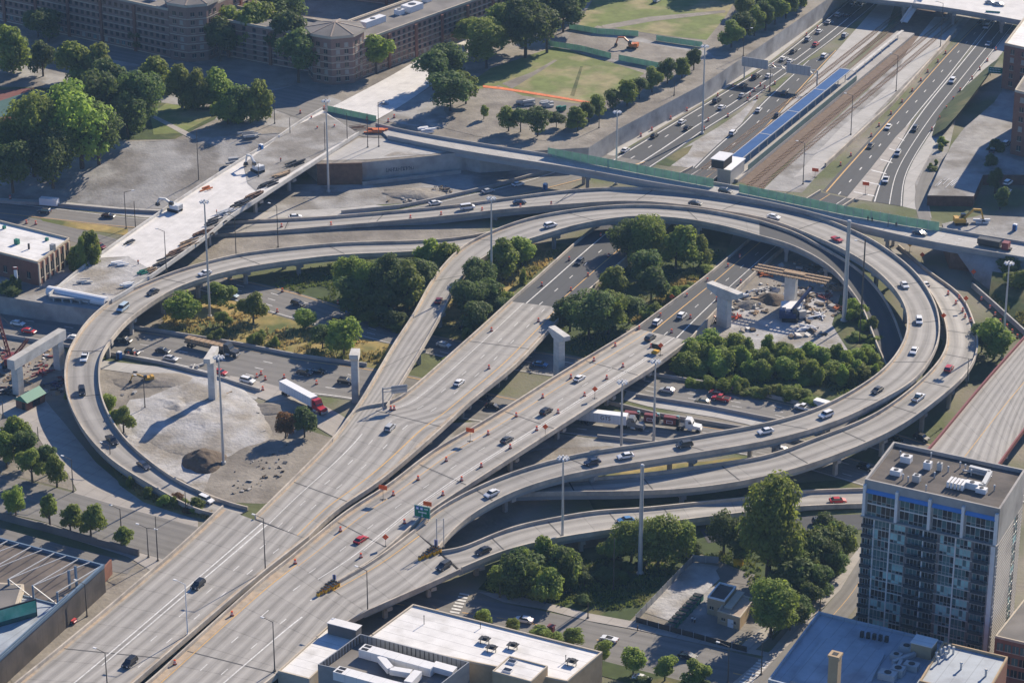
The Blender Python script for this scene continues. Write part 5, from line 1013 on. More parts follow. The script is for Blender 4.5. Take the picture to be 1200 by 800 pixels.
mound(208, 476, 7, 10, 1.3, 'gravel', 'small pale gravel heap on the left of the gravel spread', R(30), p=1.6, seed=9)
mound(239, 541, 6.5, 7, 3.6, 'soil', 'dark heap of soil at the foot of the tall mast in the left loop', 0, 'soil_heap', 1.5, 3, 'heap')
mound(166, 172, 15, 9, 5.5, 'lot', 'grey gravel heap against the trees on the upper left slope', 0, 'gravel_heap', 1.4, 5, 'heap')
mound(487, 228, 13, 6, 1.8, 'dirt', 'low rubble heap below the tall corner wall', R(-10), 'rubble_heap', 1.5, 7, 'heap')
mound(905, 352, 6, 5, 2.0, 'soil', 'brown earth heap beside the timber formwork', 0, 'soil_heap', 1.4, 8, 'heap')
mound(880, 358, 5, 4, 1.6, 'dirt', 'small rubble heap between the finished and unfinished pier', 0, 'rubble_heap', 1.4, 9, 'heap')
mound(330, 450+28, 9, 5, 1.0, 'dirt', 'flat earth heap beside the semi truck', 0, 'soil_heap', 1.5, 10, 'heap')
mound(178, 446, 14, 6, 1.0, 'dirt', 'flat brown earth heap above the gravel mound', 0, 'soil_heap', 1.5, 12, 'heap')
# ================================================================== TREES AND BUSHES
def crown_mesh(name, seed, m, lobes=9, leaves=1500, size=.11, form='round', core=None):
    """many leaf clumps spread over uneven lobes; unit width and height, base of the crown at z = 0"""
    rd = random.Random(seed); L = []
    for i in range(lobes):
        a = rd.uniform(0, 2*math.pi); zz = rd.uniform(.16, .84); rmax = math.sqrt(max(.03, 1-((zz-.45)/.55)**2)) if form == 'round' else (1-zz)*1.05+.12
        rr_ = rmax*rd.uniform(.12, .34); L.append((Vector((rr_*math.cos(a), rr_*math.sin(a), zz)), rd.uniform(.15, .27)*(1 if form == 'round' else max(.45, 1.15-zz))))
    L.append((Vector((0, 0, .55)), .27)); b = MB(); tot = sum(r*r for _, r in L)
    for c, r in L:
        for i in range(int(leaves*r*r/tot)):
            d = Vector((rd.gauss(0, 1), rd.gauss(0, 1), rd.gauss(.25, 1))).normalized(); p = c+Vector((d.x, d.y, d.z*.95))*r*rd.uniform(.55, 1.08)
            if p.z < .02: continue
            nn = (d+Vector((rd.uniform(-.8, .8), rd.uniform(-.8, .8), rd.uniform(-.3, .9)))).normalized(); t = nn.cross(Vector((rd.uniform(-1, 1), rd.uniform(-1, 1), .3))).normalized(); s = size*rd.uniform(.5, 1.1); u = nn.cross(t)
            b.add([p-t*s*.5-u*s*.3, p+t*s*.5-u*s*.45, p+t*s*.35+u*s*.5, p-t*s*.4+u*s*.4], [(0, 1, 2, 3)])
    return b.mesh(name, m)
def trunk_mesh(seed):
    rd = random.Random(seed); b = MB(); b.tube((0, 0, -.1), (0, 0, .5), .045, .03, 7); 
    for i in range(4):
        a = i*1.6+rd.uniform(-.3, .3); z0 = rd.uniform(.25, .45); q = (.22*math.cos(a), .22*math.sin(a), z0+rd.uniform(.25, .35)); b.tube((0, 0, z0), q, .022, .008, 5)
    b.tube((0, 0, .5), (0, 0, .85), .03, .008, 6); return b.mesh('trunk', 'bark')
CR = {}
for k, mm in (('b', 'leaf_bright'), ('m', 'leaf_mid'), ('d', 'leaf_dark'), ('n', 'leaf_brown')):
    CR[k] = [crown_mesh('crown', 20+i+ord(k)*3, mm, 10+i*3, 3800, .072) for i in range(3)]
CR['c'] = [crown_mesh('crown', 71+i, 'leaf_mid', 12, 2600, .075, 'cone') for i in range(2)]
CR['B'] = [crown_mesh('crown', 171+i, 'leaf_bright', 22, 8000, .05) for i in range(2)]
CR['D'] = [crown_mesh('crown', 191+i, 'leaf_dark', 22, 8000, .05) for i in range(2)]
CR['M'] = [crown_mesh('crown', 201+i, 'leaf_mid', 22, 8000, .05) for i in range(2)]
TRM = [trunk_mesh(i) for i in range(3)]
trd = random.Random(5)
def tree(px, py, hp, wp, kind, label, z0=0, group=None, name='tree', tr=.28):
    """hp, wp: the height and crown width seen in the photo, turned into metres at the tree's own distance"""
    g = G(px, py, z0); k = F/((g-Vector((0, 0, HC))).dot(FW)); h = hp/k/.916; wd = wp/k*(1.02 if kind in 'BDM' else 1.15)
    r = empty(name, g, label, 'tree' if name != 'bush' else 'bush', group); ms = CR[kind]
    o = bpy.data.objects.new('crown', ms[trd.randrange(len(ms))]); COL.objects.link(o); o.parent = r; ch = h*(1-tr); o.scale = (wd, wd*trd.uniform(.85, 1.1), ch*1.1); o.location = (0, 0, h*tr-.02*h); o.rotation_euler = (0, 0, trd.uniform(0, 6.28))
    t = bpy.data.objects.new('trunk', TRM[trd.randrange(3)]); COL.objects.link(t); t.parent = r; t.scale = (h*.75, h*.75, h*.85)
    return r
def trees(lst, z0, group, lab, tr=.28, name='tree'):
    for e in lst:
        px, py, hp, wp, k, lb_ = e; tree(px, py, hp, wp, k, lb_ if lb_ else lab, z0, group, name, tr)
trees([(16, 88, 52, 46, 'm', 'tree with pale rounded top at the far left end of the street row'), (51, 94, 40, 28, 'd', 'narrow dark tree second in the street row at the far left'), (92, 101, 52, 50, 'm', 'broad tree third in the street row before the brick residence'), (112, 103, 46, 40, 'm', 'sloping tree behind the broad one in the street row'), (132, 122, 50, 50, 'd', 'dull tree overlapping the dark pair before the residence'), (120, 160, 66, 52, 'd', 'dark tree filling the gap behind the huge bright tree'), (164, 152, 64, 58, 'D', 'big dark tree at the edge of the small lawn'), (150, 165, 50, 44, 'd', 'dark tree low on the bank left of the lawn'), (186, 112, 46, 42, 'm', 'tree at the pavement right of the big dark tree'), (214, 131, 55, 38, 'm', 'upright tree on the lawn with a long shadow'), (233, 132, 46, 32, 'm', 'slim tree on the right half of the lawn'), (253, 130, 46, 44, 'b', 'bright tree at the right end of the lawn'), (268, 150, 38, 36, 'm', 'low round tree right of the lawn'), (279, 146, 40, 32, 'd', 'dark tree beside the corner pole'), (303, 146, 48, 40, 'm', 'leafy tree at the street corner before the octagonal tower'), (96, 192, 84, 92, 'B', 'huge bright green tree on the upper left bank'), (40, 200, 78, 72, 'M', 'large shaded tree left of the huge bright one'), (4, 205, 66, 50, 'M', 'large tree cut by the left edge on the bank'), (62, 216, 56, 60, 'D', 'dark lower tree at the foot of the bank trees'), (15, 222, 50, 60, 'D', 'dark tree at the foot of the bank by the left edge'), (116, 190, 60, 60, 'D', 'dark tree tucked behind the huge bright tree')], P1-1.5, 'trees on the upper left campus', None, .14)
trees([(45, 45, 30, 34, 'd', 'dark tree against the residence at the upper left'), (57, 50, 34, 36, 'd', 'second dark tree against the residence, beside the entrance'), (165, 58, 20, 26, 'd', 'low tree before the wall left of the first octagonal tower'), (196, 62, 18, 22, 'd', 'small tree at the foot of the first octagonal tower'), (258, 72, 46, 38, 'd', 'dark tree just right of the first octagonal tower'), (276, 60, 48, 40, 'm', 'tree behind the dark one right of the first octagonal tower'), (292, 66, 56, 44, 'm', 'tall tree midway between the two octagonal towers'), (312, 60, 52, 42, 'm', 'tall tree behind, midway between the two octagonal towers'), (340, 74, 58, 46, 'd', 'tree left of the second octagonal tower, rear one'), (350, 97, 54, 42, 'd', 'tree left of the second octagonal tower, front one'), (330, 40, 46, 50, 'd', 'tree at the top edge left of the second residence'), (290, 30, 40, 50, 'd', 'tree at the top edge between the residences'), (441, 86, 46, 38, 'b', 'lone sunlit tree before the long wing of the second residence')], P1, 'trees round the residences', None)
trees([(548, 52, 30, 42, 'b', 'bright tree at the far end of the new road'), (560, 28, 40, 50, 'm', 'tree at the top edge right of the residence'), (570, 80, 50, 60, 'M', 'big rounded tree at the corner of the lower field'), (588, 58, 50, 52, 'm', 'rounded tree behind the big one at the lower field'), (600, 24, 40, 44, 'd', 'dark tree at the top edge above the fields'), (616, 68, 64, 62, 'D', 'biggest dark tree between the two fields'), (641, 62, 52, 44, 'd', 'dark tree at the left end of the green fences'), (660, 38, 42, 42, 'd', 'dark tree left of the upper field'), (680, 18, 36, 36, 'd', 'dark tree at the top edge left of the upper field'), (640, 24, 36, 44, 'd', 'dark tree at the top edge above the biggest one'), (508, 106, 40, 40, 'd', 'left tree of the clump beside the new road'), (527, 98, 40, 38, 'd', 'rear tree of the clump beside the new road'), (528, 130, 38, 46, 'd', 'front tree of the clump beside the new road'), (546, 122, 34, 34, 'm', 'right tree of the clump beside the new road'), (567, 140, 16, 12, 'b', 'tiny bright sapling on the bare earth'), (596, 154, 28, 26, 'm', 'left tree of the three at the near edge of the lower field'), (610, 155, 24, 24, 'd', 'middle tree of the three at the near edge of the lower field'), (630, 160, 30, 28, 'd', 'right tree of the three at the near edge of the lower field'), (652, 150, 16, 22, 'd', 'low bush at the near edge of the lower field')], P1, 'trees round the fields', None)
hedge = [(677, 153, 24, 26), (690, 143, 22, 22), (702, 137, 24, 22), (718, 128, 20, 20), (735, 124, 28, 26), (749, 116, 22, 20), (764, 108, 28, 24), (782, 98, 26, 24), (799, 92, 22, 20), (813, 82, 24, 20), (857, 56, 30, 28), (871, 48, 28, 26), (884, 42, 32, 28), (897, 36, 32, 28), (908, 29, 34, 30), (921, 22, 32, 28), (933, 14, 32, 28), (945, 6, 28, 26), (872, 18, 22, 24), (888, 8, 22, 26), (905, -2, 22, 28)]
hw_ = ['at the low left end of the lane above the wall', 'second from the low left end of the lane', 'third from the low left end of the lane', 'before the widest gap in the lower lane', 'the broadest of the lower lane', 'small one after the broadest of the lower lane', 'in the middle of the lane, tallest there', 'above the retaining wall where the mast stands', 'small one above the near green fences', 'last one before the sign gantry', 'first one past the sign gantry', 'second one past the sign gantry', 'third one past the sign gantry', 'fourth one past the sign gantry', 'fifth one past the sign gantry', 'sixth one past the sign gantry', 'last but one on the lane towards the top edge', 'cut by the top edge at the end of the lane', 'at the right rim of the upper field', 'at the right rim of the upper field, further back', 'at the right rim of the upper field on the top edge']
trees([(a, b_, h, w_, 'md'[i % 2], 'round lane tree '+hw_[i]) for i, (a, b_, h, w_) in enumerate(hedge)], P1, 'trees in the lane above the expressway', None, .2)
trees([(845, -16, 56, 60, 'd', None), (890, -22, 56, 60, 'd', None), (735, -18, 50, 56, 'd', None), (775, -24, 50, 50, 'd', None)], P1, 'trees just beyond the upper field', 'big dark tree standing beyond the upper field past the top edge', .1)
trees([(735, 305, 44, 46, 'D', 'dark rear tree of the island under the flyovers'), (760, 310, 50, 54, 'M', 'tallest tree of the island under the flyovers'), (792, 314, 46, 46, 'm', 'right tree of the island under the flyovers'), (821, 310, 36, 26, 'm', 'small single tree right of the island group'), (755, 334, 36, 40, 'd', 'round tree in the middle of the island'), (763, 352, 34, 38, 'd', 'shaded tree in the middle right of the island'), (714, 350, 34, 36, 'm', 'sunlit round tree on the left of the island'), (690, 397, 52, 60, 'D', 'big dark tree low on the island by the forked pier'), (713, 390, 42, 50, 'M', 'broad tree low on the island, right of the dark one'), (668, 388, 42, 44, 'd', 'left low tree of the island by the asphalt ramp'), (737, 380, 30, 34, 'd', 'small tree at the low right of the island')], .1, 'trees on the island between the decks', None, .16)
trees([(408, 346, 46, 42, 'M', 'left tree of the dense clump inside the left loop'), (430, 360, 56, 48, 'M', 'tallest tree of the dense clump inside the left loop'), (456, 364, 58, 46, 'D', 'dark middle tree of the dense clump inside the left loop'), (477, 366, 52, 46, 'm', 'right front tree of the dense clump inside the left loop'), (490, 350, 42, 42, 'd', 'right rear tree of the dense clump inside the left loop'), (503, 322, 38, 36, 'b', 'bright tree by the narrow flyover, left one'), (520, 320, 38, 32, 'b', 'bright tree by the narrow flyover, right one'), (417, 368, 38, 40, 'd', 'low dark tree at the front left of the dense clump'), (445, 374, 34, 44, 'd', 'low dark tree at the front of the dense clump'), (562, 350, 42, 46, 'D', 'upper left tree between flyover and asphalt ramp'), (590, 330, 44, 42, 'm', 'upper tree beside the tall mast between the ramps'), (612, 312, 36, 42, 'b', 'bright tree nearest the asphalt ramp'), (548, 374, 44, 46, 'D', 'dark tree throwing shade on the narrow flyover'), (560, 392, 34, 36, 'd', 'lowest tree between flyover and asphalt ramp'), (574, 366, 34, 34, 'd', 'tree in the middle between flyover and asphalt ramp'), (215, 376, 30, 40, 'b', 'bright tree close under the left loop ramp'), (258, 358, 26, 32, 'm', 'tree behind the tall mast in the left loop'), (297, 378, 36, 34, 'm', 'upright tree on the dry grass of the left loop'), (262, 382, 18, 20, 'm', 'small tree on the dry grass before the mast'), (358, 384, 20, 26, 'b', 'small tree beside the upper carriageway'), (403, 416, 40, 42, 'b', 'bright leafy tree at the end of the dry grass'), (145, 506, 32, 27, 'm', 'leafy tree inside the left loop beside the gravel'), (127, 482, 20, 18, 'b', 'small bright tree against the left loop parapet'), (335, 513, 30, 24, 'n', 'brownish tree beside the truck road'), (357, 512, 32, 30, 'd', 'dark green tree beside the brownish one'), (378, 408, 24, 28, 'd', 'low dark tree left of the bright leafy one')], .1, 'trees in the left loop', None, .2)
trees([(8, 548, 40, 34, 'm', 'leftmost tree of the clump on the concrete lot'), (20, 534, 44, 34, 'm', 'rear tree of the clump on the concrete lot'), (30, 548, 40, 30, 'd', 'dark middle tree of the clump on the concrete lot'), (38, 565, 42, 32, 'm', 'front tree of the clump on the concrete lot'), (56, 556, 36, 28, 'd', 'dark tree second from the right of the clump on the lot'), (67, 570, 38, 28, 'm', 'rightmost tree of the clump on the concrete lot'), (79, 470, 10, 10, 'b', 'small bush at the outer wall of the left loop')], .1, 'trees on the concrete lot', None)
trees([(19, 608, 36, 27, 'b', 'leftmost tree of the row above the grey wall'), (59, 620, 44, 30, 'c', 'pointed tree second in the row above the grey wall'), (83, 627, 36, 27, 'm', 'round tree third in the row above the grey wall'), (107, 633, 40, 34, 'm', 'broad round tree, last big one above the grey wall'), (146, 642, 24, 24, 'm', 'small tree at the right end of the row above the grey wall')], .1, 'street trees above the grey wall', None, .3)
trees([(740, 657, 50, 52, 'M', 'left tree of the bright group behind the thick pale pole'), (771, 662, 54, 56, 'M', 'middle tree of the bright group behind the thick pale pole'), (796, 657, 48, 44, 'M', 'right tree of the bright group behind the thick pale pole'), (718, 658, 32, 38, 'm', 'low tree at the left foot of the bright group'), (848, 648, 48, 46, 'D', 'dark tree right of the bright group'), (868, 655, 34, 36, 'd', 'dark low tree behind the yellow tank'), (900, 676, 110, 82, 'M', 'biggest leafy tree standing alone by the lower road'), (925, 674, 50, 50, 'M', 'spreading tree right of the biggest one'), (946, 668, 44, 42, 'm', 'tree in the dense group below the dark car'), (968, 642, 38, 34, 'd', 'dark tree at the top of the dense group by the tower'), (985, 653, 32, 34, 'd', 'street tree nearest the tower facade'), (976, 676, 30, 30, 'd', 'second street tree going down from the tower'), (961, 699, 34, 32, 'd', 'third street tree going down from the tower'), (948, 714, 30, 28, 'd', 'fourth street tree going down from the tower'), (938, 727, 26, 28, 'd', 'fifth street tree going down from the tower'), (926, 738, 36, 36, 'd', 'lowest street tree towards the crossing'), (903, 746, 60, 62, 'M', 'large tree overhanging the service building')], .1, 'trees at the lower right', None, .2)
trees([(565, 733, 20, 26, 'b', 'young tree just above the white roof edge, left'), (601, 742, 18, 18, 'm', 'small young tree just above the white roof edge, right'), (636, 752, 18, 30, 'm', 'low street tree at the white roof beside the white car'), (672, 758, 22, 26, 'm', 'low street tree at the white roof before the red kiosk'), (654, 762, 22, 26, 'm', 'low street tree between the two at the white roof'), (705, 778, 30, 28, 'b', 'street tree at the beige end wall'), (742, 789, 30, 28, 'b', 'bright street tree on the verge, left'), (779, 797, 32, 28, 'b', 'bright street tree on the verge, right'), (815, 806, 34, 30, 'm', 'street tree at the bottom edge by the crossing')], .1, 'young street trees at the bottom', None, .25)
trees([(1165, 420, 44, 46, 'b', 'lone bright tree at the foot of the right bank'), (1150, 412, 30, 32, 'd', 'small dark tree left of the lone bright tree'), (1180, 330, 26, 34, 'd', 'tree on the right bank below the bridge end'), (1196, 345, 30, 36, 'm', 'tree on the right bank by the right edge'), (1080*0+1168, 196-8, 24, 22, 'd', 'tree between the lot and the second brick building'), (1166, 226, 26, 18, 'd', 'narrow tree beside the two parked pale cars'), (1172, 245, 24, 20, 'd', 'narrow tree below the two parked pale cars'), (1160, 205, 22, 14, 'd', 'narrow tree above the two parked pale cars')], .1, 'trees at the right edge', None, .2)
# bushes
brd = random.Random(9)
def bushes(poly, n, hp, wp, kinds, label, group, z0=.1):
    xs = [p[0] for p in poly]; ys = [p[1] for p in poly]; k = 0; t = 0
    while k < n and t < 4000:
        t += 1; x, y = brd.uniform(min(xs), max(xs)), brd.uniform(min(ys), max(ys)); ins = False; j = len(poly)-1
        for i in range(len(poly)):
            if (poly[i][1] > y) != (poly[j][1] > y) and x < (poly[j][0]-poly[i][0])*(y-poly[i][1])/(poly[j][1]-poly[i][1])+poly[i][0]: ins = not ins
            j = i
        if ins: tree(x, y, hp*brd.uniform(.45, 1.5), wp*brd.uniform(.55, 1.55), kinds[brd.randrange(len(kinds))], label, z0, group, 'bush', .0); k += 1
bushes([(792, 440), (803, 412), (822, 406), (940, 418), (1012, 424), (1040, 416), (1030, 440), (990, 456), (930, 452), (860, 440)], 110, 16, 21, 'bbmbb', 'leafy bush in the dense green bank below the right work yard', 'bushes on the bank below the work yard')
bushes([(790, 452), (860, 450), (960, 470), (1000, 462), (960, 476), (860, 462)], 30, 11, 16, 'mbm', 'low bush along the top of the right hand carriageway wall', 'low bushes above the carriageway wall')
bushes([(990, 360), (1010, 370), (1034, 410), (1020, 420), (1000, 395)], 12, 12, 14, 'mb', 'small bush along the inner parapet of the descending ramp', 'bushes by the descending ramp')
bushes([(580, 690), (590, 668), (640, 660), (668, 672), (672, 700), (640, 706), (600, 700)], 18, 32, 32, 'mbmd', 'bush in the thicket left of the slim mast on the lower bank', 'thicket bushes on the lower bank')
bushes([(640, 655), (720, 648), (735, 690), (690, 712), (650, 712)], 8, 10, 16, 'd', 'low weedy bush in the shaded hollow by the thick pale pole', 'weedy bushes in the hollow')
bushes([(905, 660), (1000, 640), (985, 664), (945, 705), (912, 720)], 12, 28, 32, 'dm', 'dark bush in the dense group left of the tower', 'dark bushes left of the tower')
bushes([(205, 395), (300, 395), (380, 410), (300, 405), (230, 395)], 9, 9, 14, 'm', 'low weed clump at the lower edge of the dry grass', 'weed clumps on the dry grass')
bushes([(140, 556), (165, 576), (250, 602), (240, 606), (180, 590), (145, 568)], 12, 9, 14, 'mbn', 'low weedy bush outside the left loop wall', 'weedy bushes outside the left loop')
bushes([(730, 392), (770, 350), (830, 316), (838, 322), (800, 350), (750, 385)], 10, 10, 16, 'bm', 'low scrub bush along the right asphalt ramp', 'scrub bushes along the right ramp')
bushes([(380, 350), (420, 345), (490, 372), (470, 390), (400, 370)], 10, 16, 26, 'dm', 'undergrowth bush beneath the dense clump in the left loop', 'undergrowth in the left loop')
bushes([(540, 400), (590, 350), (640, 310), (630, 330), (590, 370), (548, 402)], 8, 12, 18, 'db', 'low bush along the left asphalt ramp wall', 'bushes along the left asphalt ramp')
bushes([(118, 455), (124, 470), (140, 505), (132, 505), (120, 480)], 6, 12, 12, 'bm', 'small bush along the inner wall of the left loop', 'bushes along the inner loop wall')
bushes([(700, 174), (740, 148), (800, 112), (880, 66), (884, 70), (800, 118), (740, 156), (706, 180)], 16, 6, 9, 'bm', 'weedy bush along the foot of the far retaining wall', 'weeds along the far retaining wall')
bushes([(86, 306), (108, 302), (112, 310), (95, 318)], 4, 26, 18, 'md', 'small tree-like bush at the corner of the left brick building', 'bushes at the brick building corner', P2)
bushes([(660, 700), (720, 640), (900, 640), (840, 655), (745, 700), (720, 715)], 10, 14, 22, 'd', 'shaded bush at the foot of the big lower trees', 'shaded bushes under the lower trees')
bushes([(1085, 200), (1100, 165), (1108, 168), (1092, 205)], 6, 6, 8, 'mb', 'weed clump beside the far right exit lanes', 'weeds beside the exit lanes')
bushes([(508, 440), (535, 418), (552, 424), (525, 446)], 6, 8, 16, 'b', 'bright low bush under the gap between flyover and deck', 'bright bushes in the deck gap')
bushes([(0, 340), (20, 342), (18, 346), (0, 346)], 3, 14, 20, 'd', 'dark hedge bush before the left brick building', 'hedge at the left brick building', P2)
bushes([(720, 790), (860, 815), (850, 822), (715, 800)], 6, 8, 20, 'd', 'low dark hedge on the verge of the lower street', 'hedge on the lower verge')
# tall dry grass: nobody could count it
def grass_stuff(name, polys, n, m, label, hs=(.5, 1.2)):
    b = MB(); rd = random.Random(n); 
    for poly, zz in polys:
        xs = [p[0] for p in poly]; ys = [p[1] for p in poly]; k = 0
        while k < n:
            x, y = rd.uniform(min(xs), max(xs)), rd.uniform(min(ys), max(ys)); ins = False; j = len(poly)-1
            for i in range(len(poly)):
                if (poly[i][1] > y) != (poly[j][1] > y) and x < (poly[j][0]-poly[i][0])*(y-poly[i][1])/(poly[j][1]-poly[i][1])+poly[i][0]: ins = not ins
                j = i
            k += 1
            if not ins: continue
            g = G(x, y, zz)
            if mnoise.noise(g*.08) < -.12: continue
            for q in range(3):
                a = rd.uniform(0, 6.28); h = rd.uniform(*hs); wd = rd.uniform(.3, .7); u = Vector((math.cos(a), math.sin(a), 0))*wd; t = Vector((rd.uniform(-.4, .4), rd.uniform(-.4, .4), h)); p = g+Vector((rd.uniform(-.6, .6), rd.uniform(-.6, .6), 0))
                b.add([p-u*.5, p+u*.5, p+u*.35+t, p-u*.3+t*.8], [(0, 1, 2, 3)])
    o = b.build(name, m); return tag(o, label, 'grass', kind='stuff')
gm = mat('dry_stalks', (.38, .29, .11), .9, .3, .3, col2=(.15, .17, .045), c2s=.08, transl=.25)
gg = mat('green_stalks', (.12, .155, .032), .9, .35, .3, col2=(.17, .15, .055), c2s=.08, c2t=(.5, .65), transl=.25)
grass_stuff('dry_grass', [([(186, 385), (200, 362), (240, 348), (312, 370), (380, 388), (468, 410), (466, 436), (400, 422), (277, 402)], 0), ([(740, 378), (800, 320), (836, 312), (800, 344), (760, 372)], 0), ([(520, 400), (560, 340), (640, 288), (668, 288), (600, 345)], 0), ([(140, 552), (250, 602), (244, 608), (165, 584)], 0)], 3000, gm, 'tall dry grass covering the verges between the ramps')
grass_stuff('green_weeds', [([(790, 445), (803, 408), (940, 416), (1012, 422), (1040, 418), (1000, 463), (860, 457)], 0), ([(640, 408), (735, 310), (850, 290), (820, 326), (690, 418)], 0), ([(300, 330), (420, 302), (540, 296), (490, 365), (400, 358)], 0), ([(560, 690), (590, 657), (800, 652), (750, 712), (690, 716)], 0), ([(800, 640), (930, 606), (1000, 640), (905, 748), (870, 668)], 0), ([(1160, 330), (1240, 345), (1240, 420), (1165, 352)], 1)], 2600, gg, 'rough green weeds covering the banks between the ramps', (.35, .9))
# ================================================================== VEHICLES
def profile_mesh(b, prof, w0, w1=None, mi=0, ztaper=None):
    """extrude a side outline (x, z) to the width w0; points above ztaper use w1"""
    n = len(prof); vs = []
    for s in (-1, 1):
        for x, zz in prof:
            ww = w0 if (ztaper is None or zz < ztaper) else w1; vs.append((x, s*ww/2, zz))
    b.add(vs, [tuple(range(n)), tuple(range(2*n-1, n-1, -1))]+[(i, i+n, (i+1) % n+n, (i+1) % n) for i in range(n)], mi)
CARS = {}
def wheels(r, xs, wd, rad=.34, tw=.24):
    for x in xs:
        for s in (-1, 1):
            b = MB(); b.tube((x, s*(wd/2-tw), rad), (x, s*(wd/2+.01), rad), rad, rad, 12, 0); b.tube((x, s*(wd/2+.005), rad), (x, s*(wd/2+.02), rad), rad*.6, rad*.6, 8, 1); b.build('wheel', ['tyre', 'galv'], r)
def car_proto(kind):
    r = empty('car', (0, 0, 0), 'x', 'car')
    S = {'sedan': (4.7, 1.82, .30, .74, .98, 1.42, (-1.95, -1.25, .35, 1.15)), 'suv': (4.75, 1.92, .36, .92, 1.12, 1.72, (-2.25, -1.95, .55, 1.2)), 'hatchback': (4.2, 1.78, .32, .8, 1.0, 1.48, (-1.95, -1.6, .4, 1.15)), 'van': (5.2, 2.0, .36, .95, 1.15, 1.95, (-2.5, -2.35, 1.1, 1.75)), 'pickup': (5.6, 1.96, .42, 1.0, 1.12, 1.82, (-.55, -.35, .75, 1.45)), 'convertible': (4.5, 1.82, .28, .72, .92, 1.1, (-.5, -.4, .5, .75))}[kind]
    L, W, zb, zh, zs, zt_, (xr0, xr1, xf1, xf0) = S; h = L/2
    prof = [(-h, zb+.12), (-h+.08, zs-.02), (xr0-.05, zs), (xf0+.05, zs), (h-.25, zh), (h, zh-.22), (h-.02, zb+.1), (h-.3, zb), (-h+.3, zb)]
    b = MB(); profile_mesh(b, prof, W)
    if kind == 'pickup': b.box(((-h+xr0)/2-.02, 0, zs+.004), (abs(-h-xr0)-.35, W-.3, .012), 0, 1)
    if kind == 'convertible': b.box((-.05, 0, zs+.004), (1.7, W-.4, .012), 0, 1)
    else: b.box(((xr1+xf1)/2, 0, zt_), (xf1-xr1+.1, W*.80, .07), 0, 0, top=.94)
    for x, y in ((xr1+.02, 1), (xf1-.02, 1)) if kind != 'convertible' else ():
        pass
    b.box((-h+.03, 0, zb+.22), (.16, W*.96, .16), 0, 1); b.box((h-.03, 0, zb+.2), (.16, W*.9, .14), 0, 1)
    body = b.build('body', [paint('white'), 'black'], r)
    bv = body.modifiers.new('bevel', 'BEVEL'); bv.width = .07; bv.segments = 2; bv.limit_method = 'ANGLE'
    b = MB(); 
    if kind == 'convertible': b.quad((xf0, -W*.42, zs), (xf0, W*.42, zs), (xf1+.05, W*.38, zs+.42), (xf1+.05, -W*.38, zs+.42)); b.quad((xf1+.03, -W*.38, zs+.42), (xf1+.03, W*.38, zs+.42), (xf0-.03, W*.42, zs), (xf0-.03, -W*.42, zs))
    else: profile_mesh(b, [(xr0, zs-.01), (xr1, zt_-.04), (xf1, zt_-.04), (xf0, zs-.01)], W*.94, W*.80, 0, zt_-.2)
    b.build('windows', 'carglass', r)
    wheels(r, (-h*.6, h*.62), W, .38 if kind in ('suv', 'pickup') else .33)
    for s in (-1, 1):
        b = MB(); b.box((h-.12, s*(W/2-.32), zh-.16), (.16, .42, .14)); b.build('headlight', 'headlight', r)
        b = MB(); b.box((-h+.03, s*(W/2-.22), zs-.2), (.1, .3, .2)); b.build('taillight', 'taillight', r)
    return r
USED = set()
def place(kind, col, px, py, key, label, flip=False, z0=None, head=None, group='vehicles on the roads', scale=1.0, far=False):
    name = 'van' if kind == 'van' else ('pickup_truck' if kind == 'pickup' else 'car')
    if kind not in CARS: CARS[kind] = car_proto(kind)
    if kind not in USED: r = CARS[kind]; USED.add(kind)
    else: r = dup(CARS[kind])
    r.name = name
    if key: p, a, sl_ = on_road(key, px, py, .6)
    else: p, a, sl_ = G(px, py, z0 or 0), 0, 0
    if head is not None: d_ = G(px+head[0], py+head[1], p.z)-G(px, py, p.z); a = math.atan2(d_.y, d_.x); sl_ = 0
    if flip: a += math.pi; sl_ = -sl_
    lift = .1 if key in ('nb', 'sb', 'dan', 'wbm', 'ebm', 'wbr', 'ebr', 'street', 'lower') else .03
    r.location = (p.x, p.y, p.z+lift); r.rotation_euler = (0, -sl_, a); r['label'] = label; r['category'] = {'pickup': 'pickup truck', 'van': 'van'}.get(kind, 'car'); r['group'] = group
    for ch in r.children:
        if ch.name.startswith('body'):
            ch.material_slots[0].link = 'OBJECT'; ch.material_slots[0].material = paint(col)
    return r
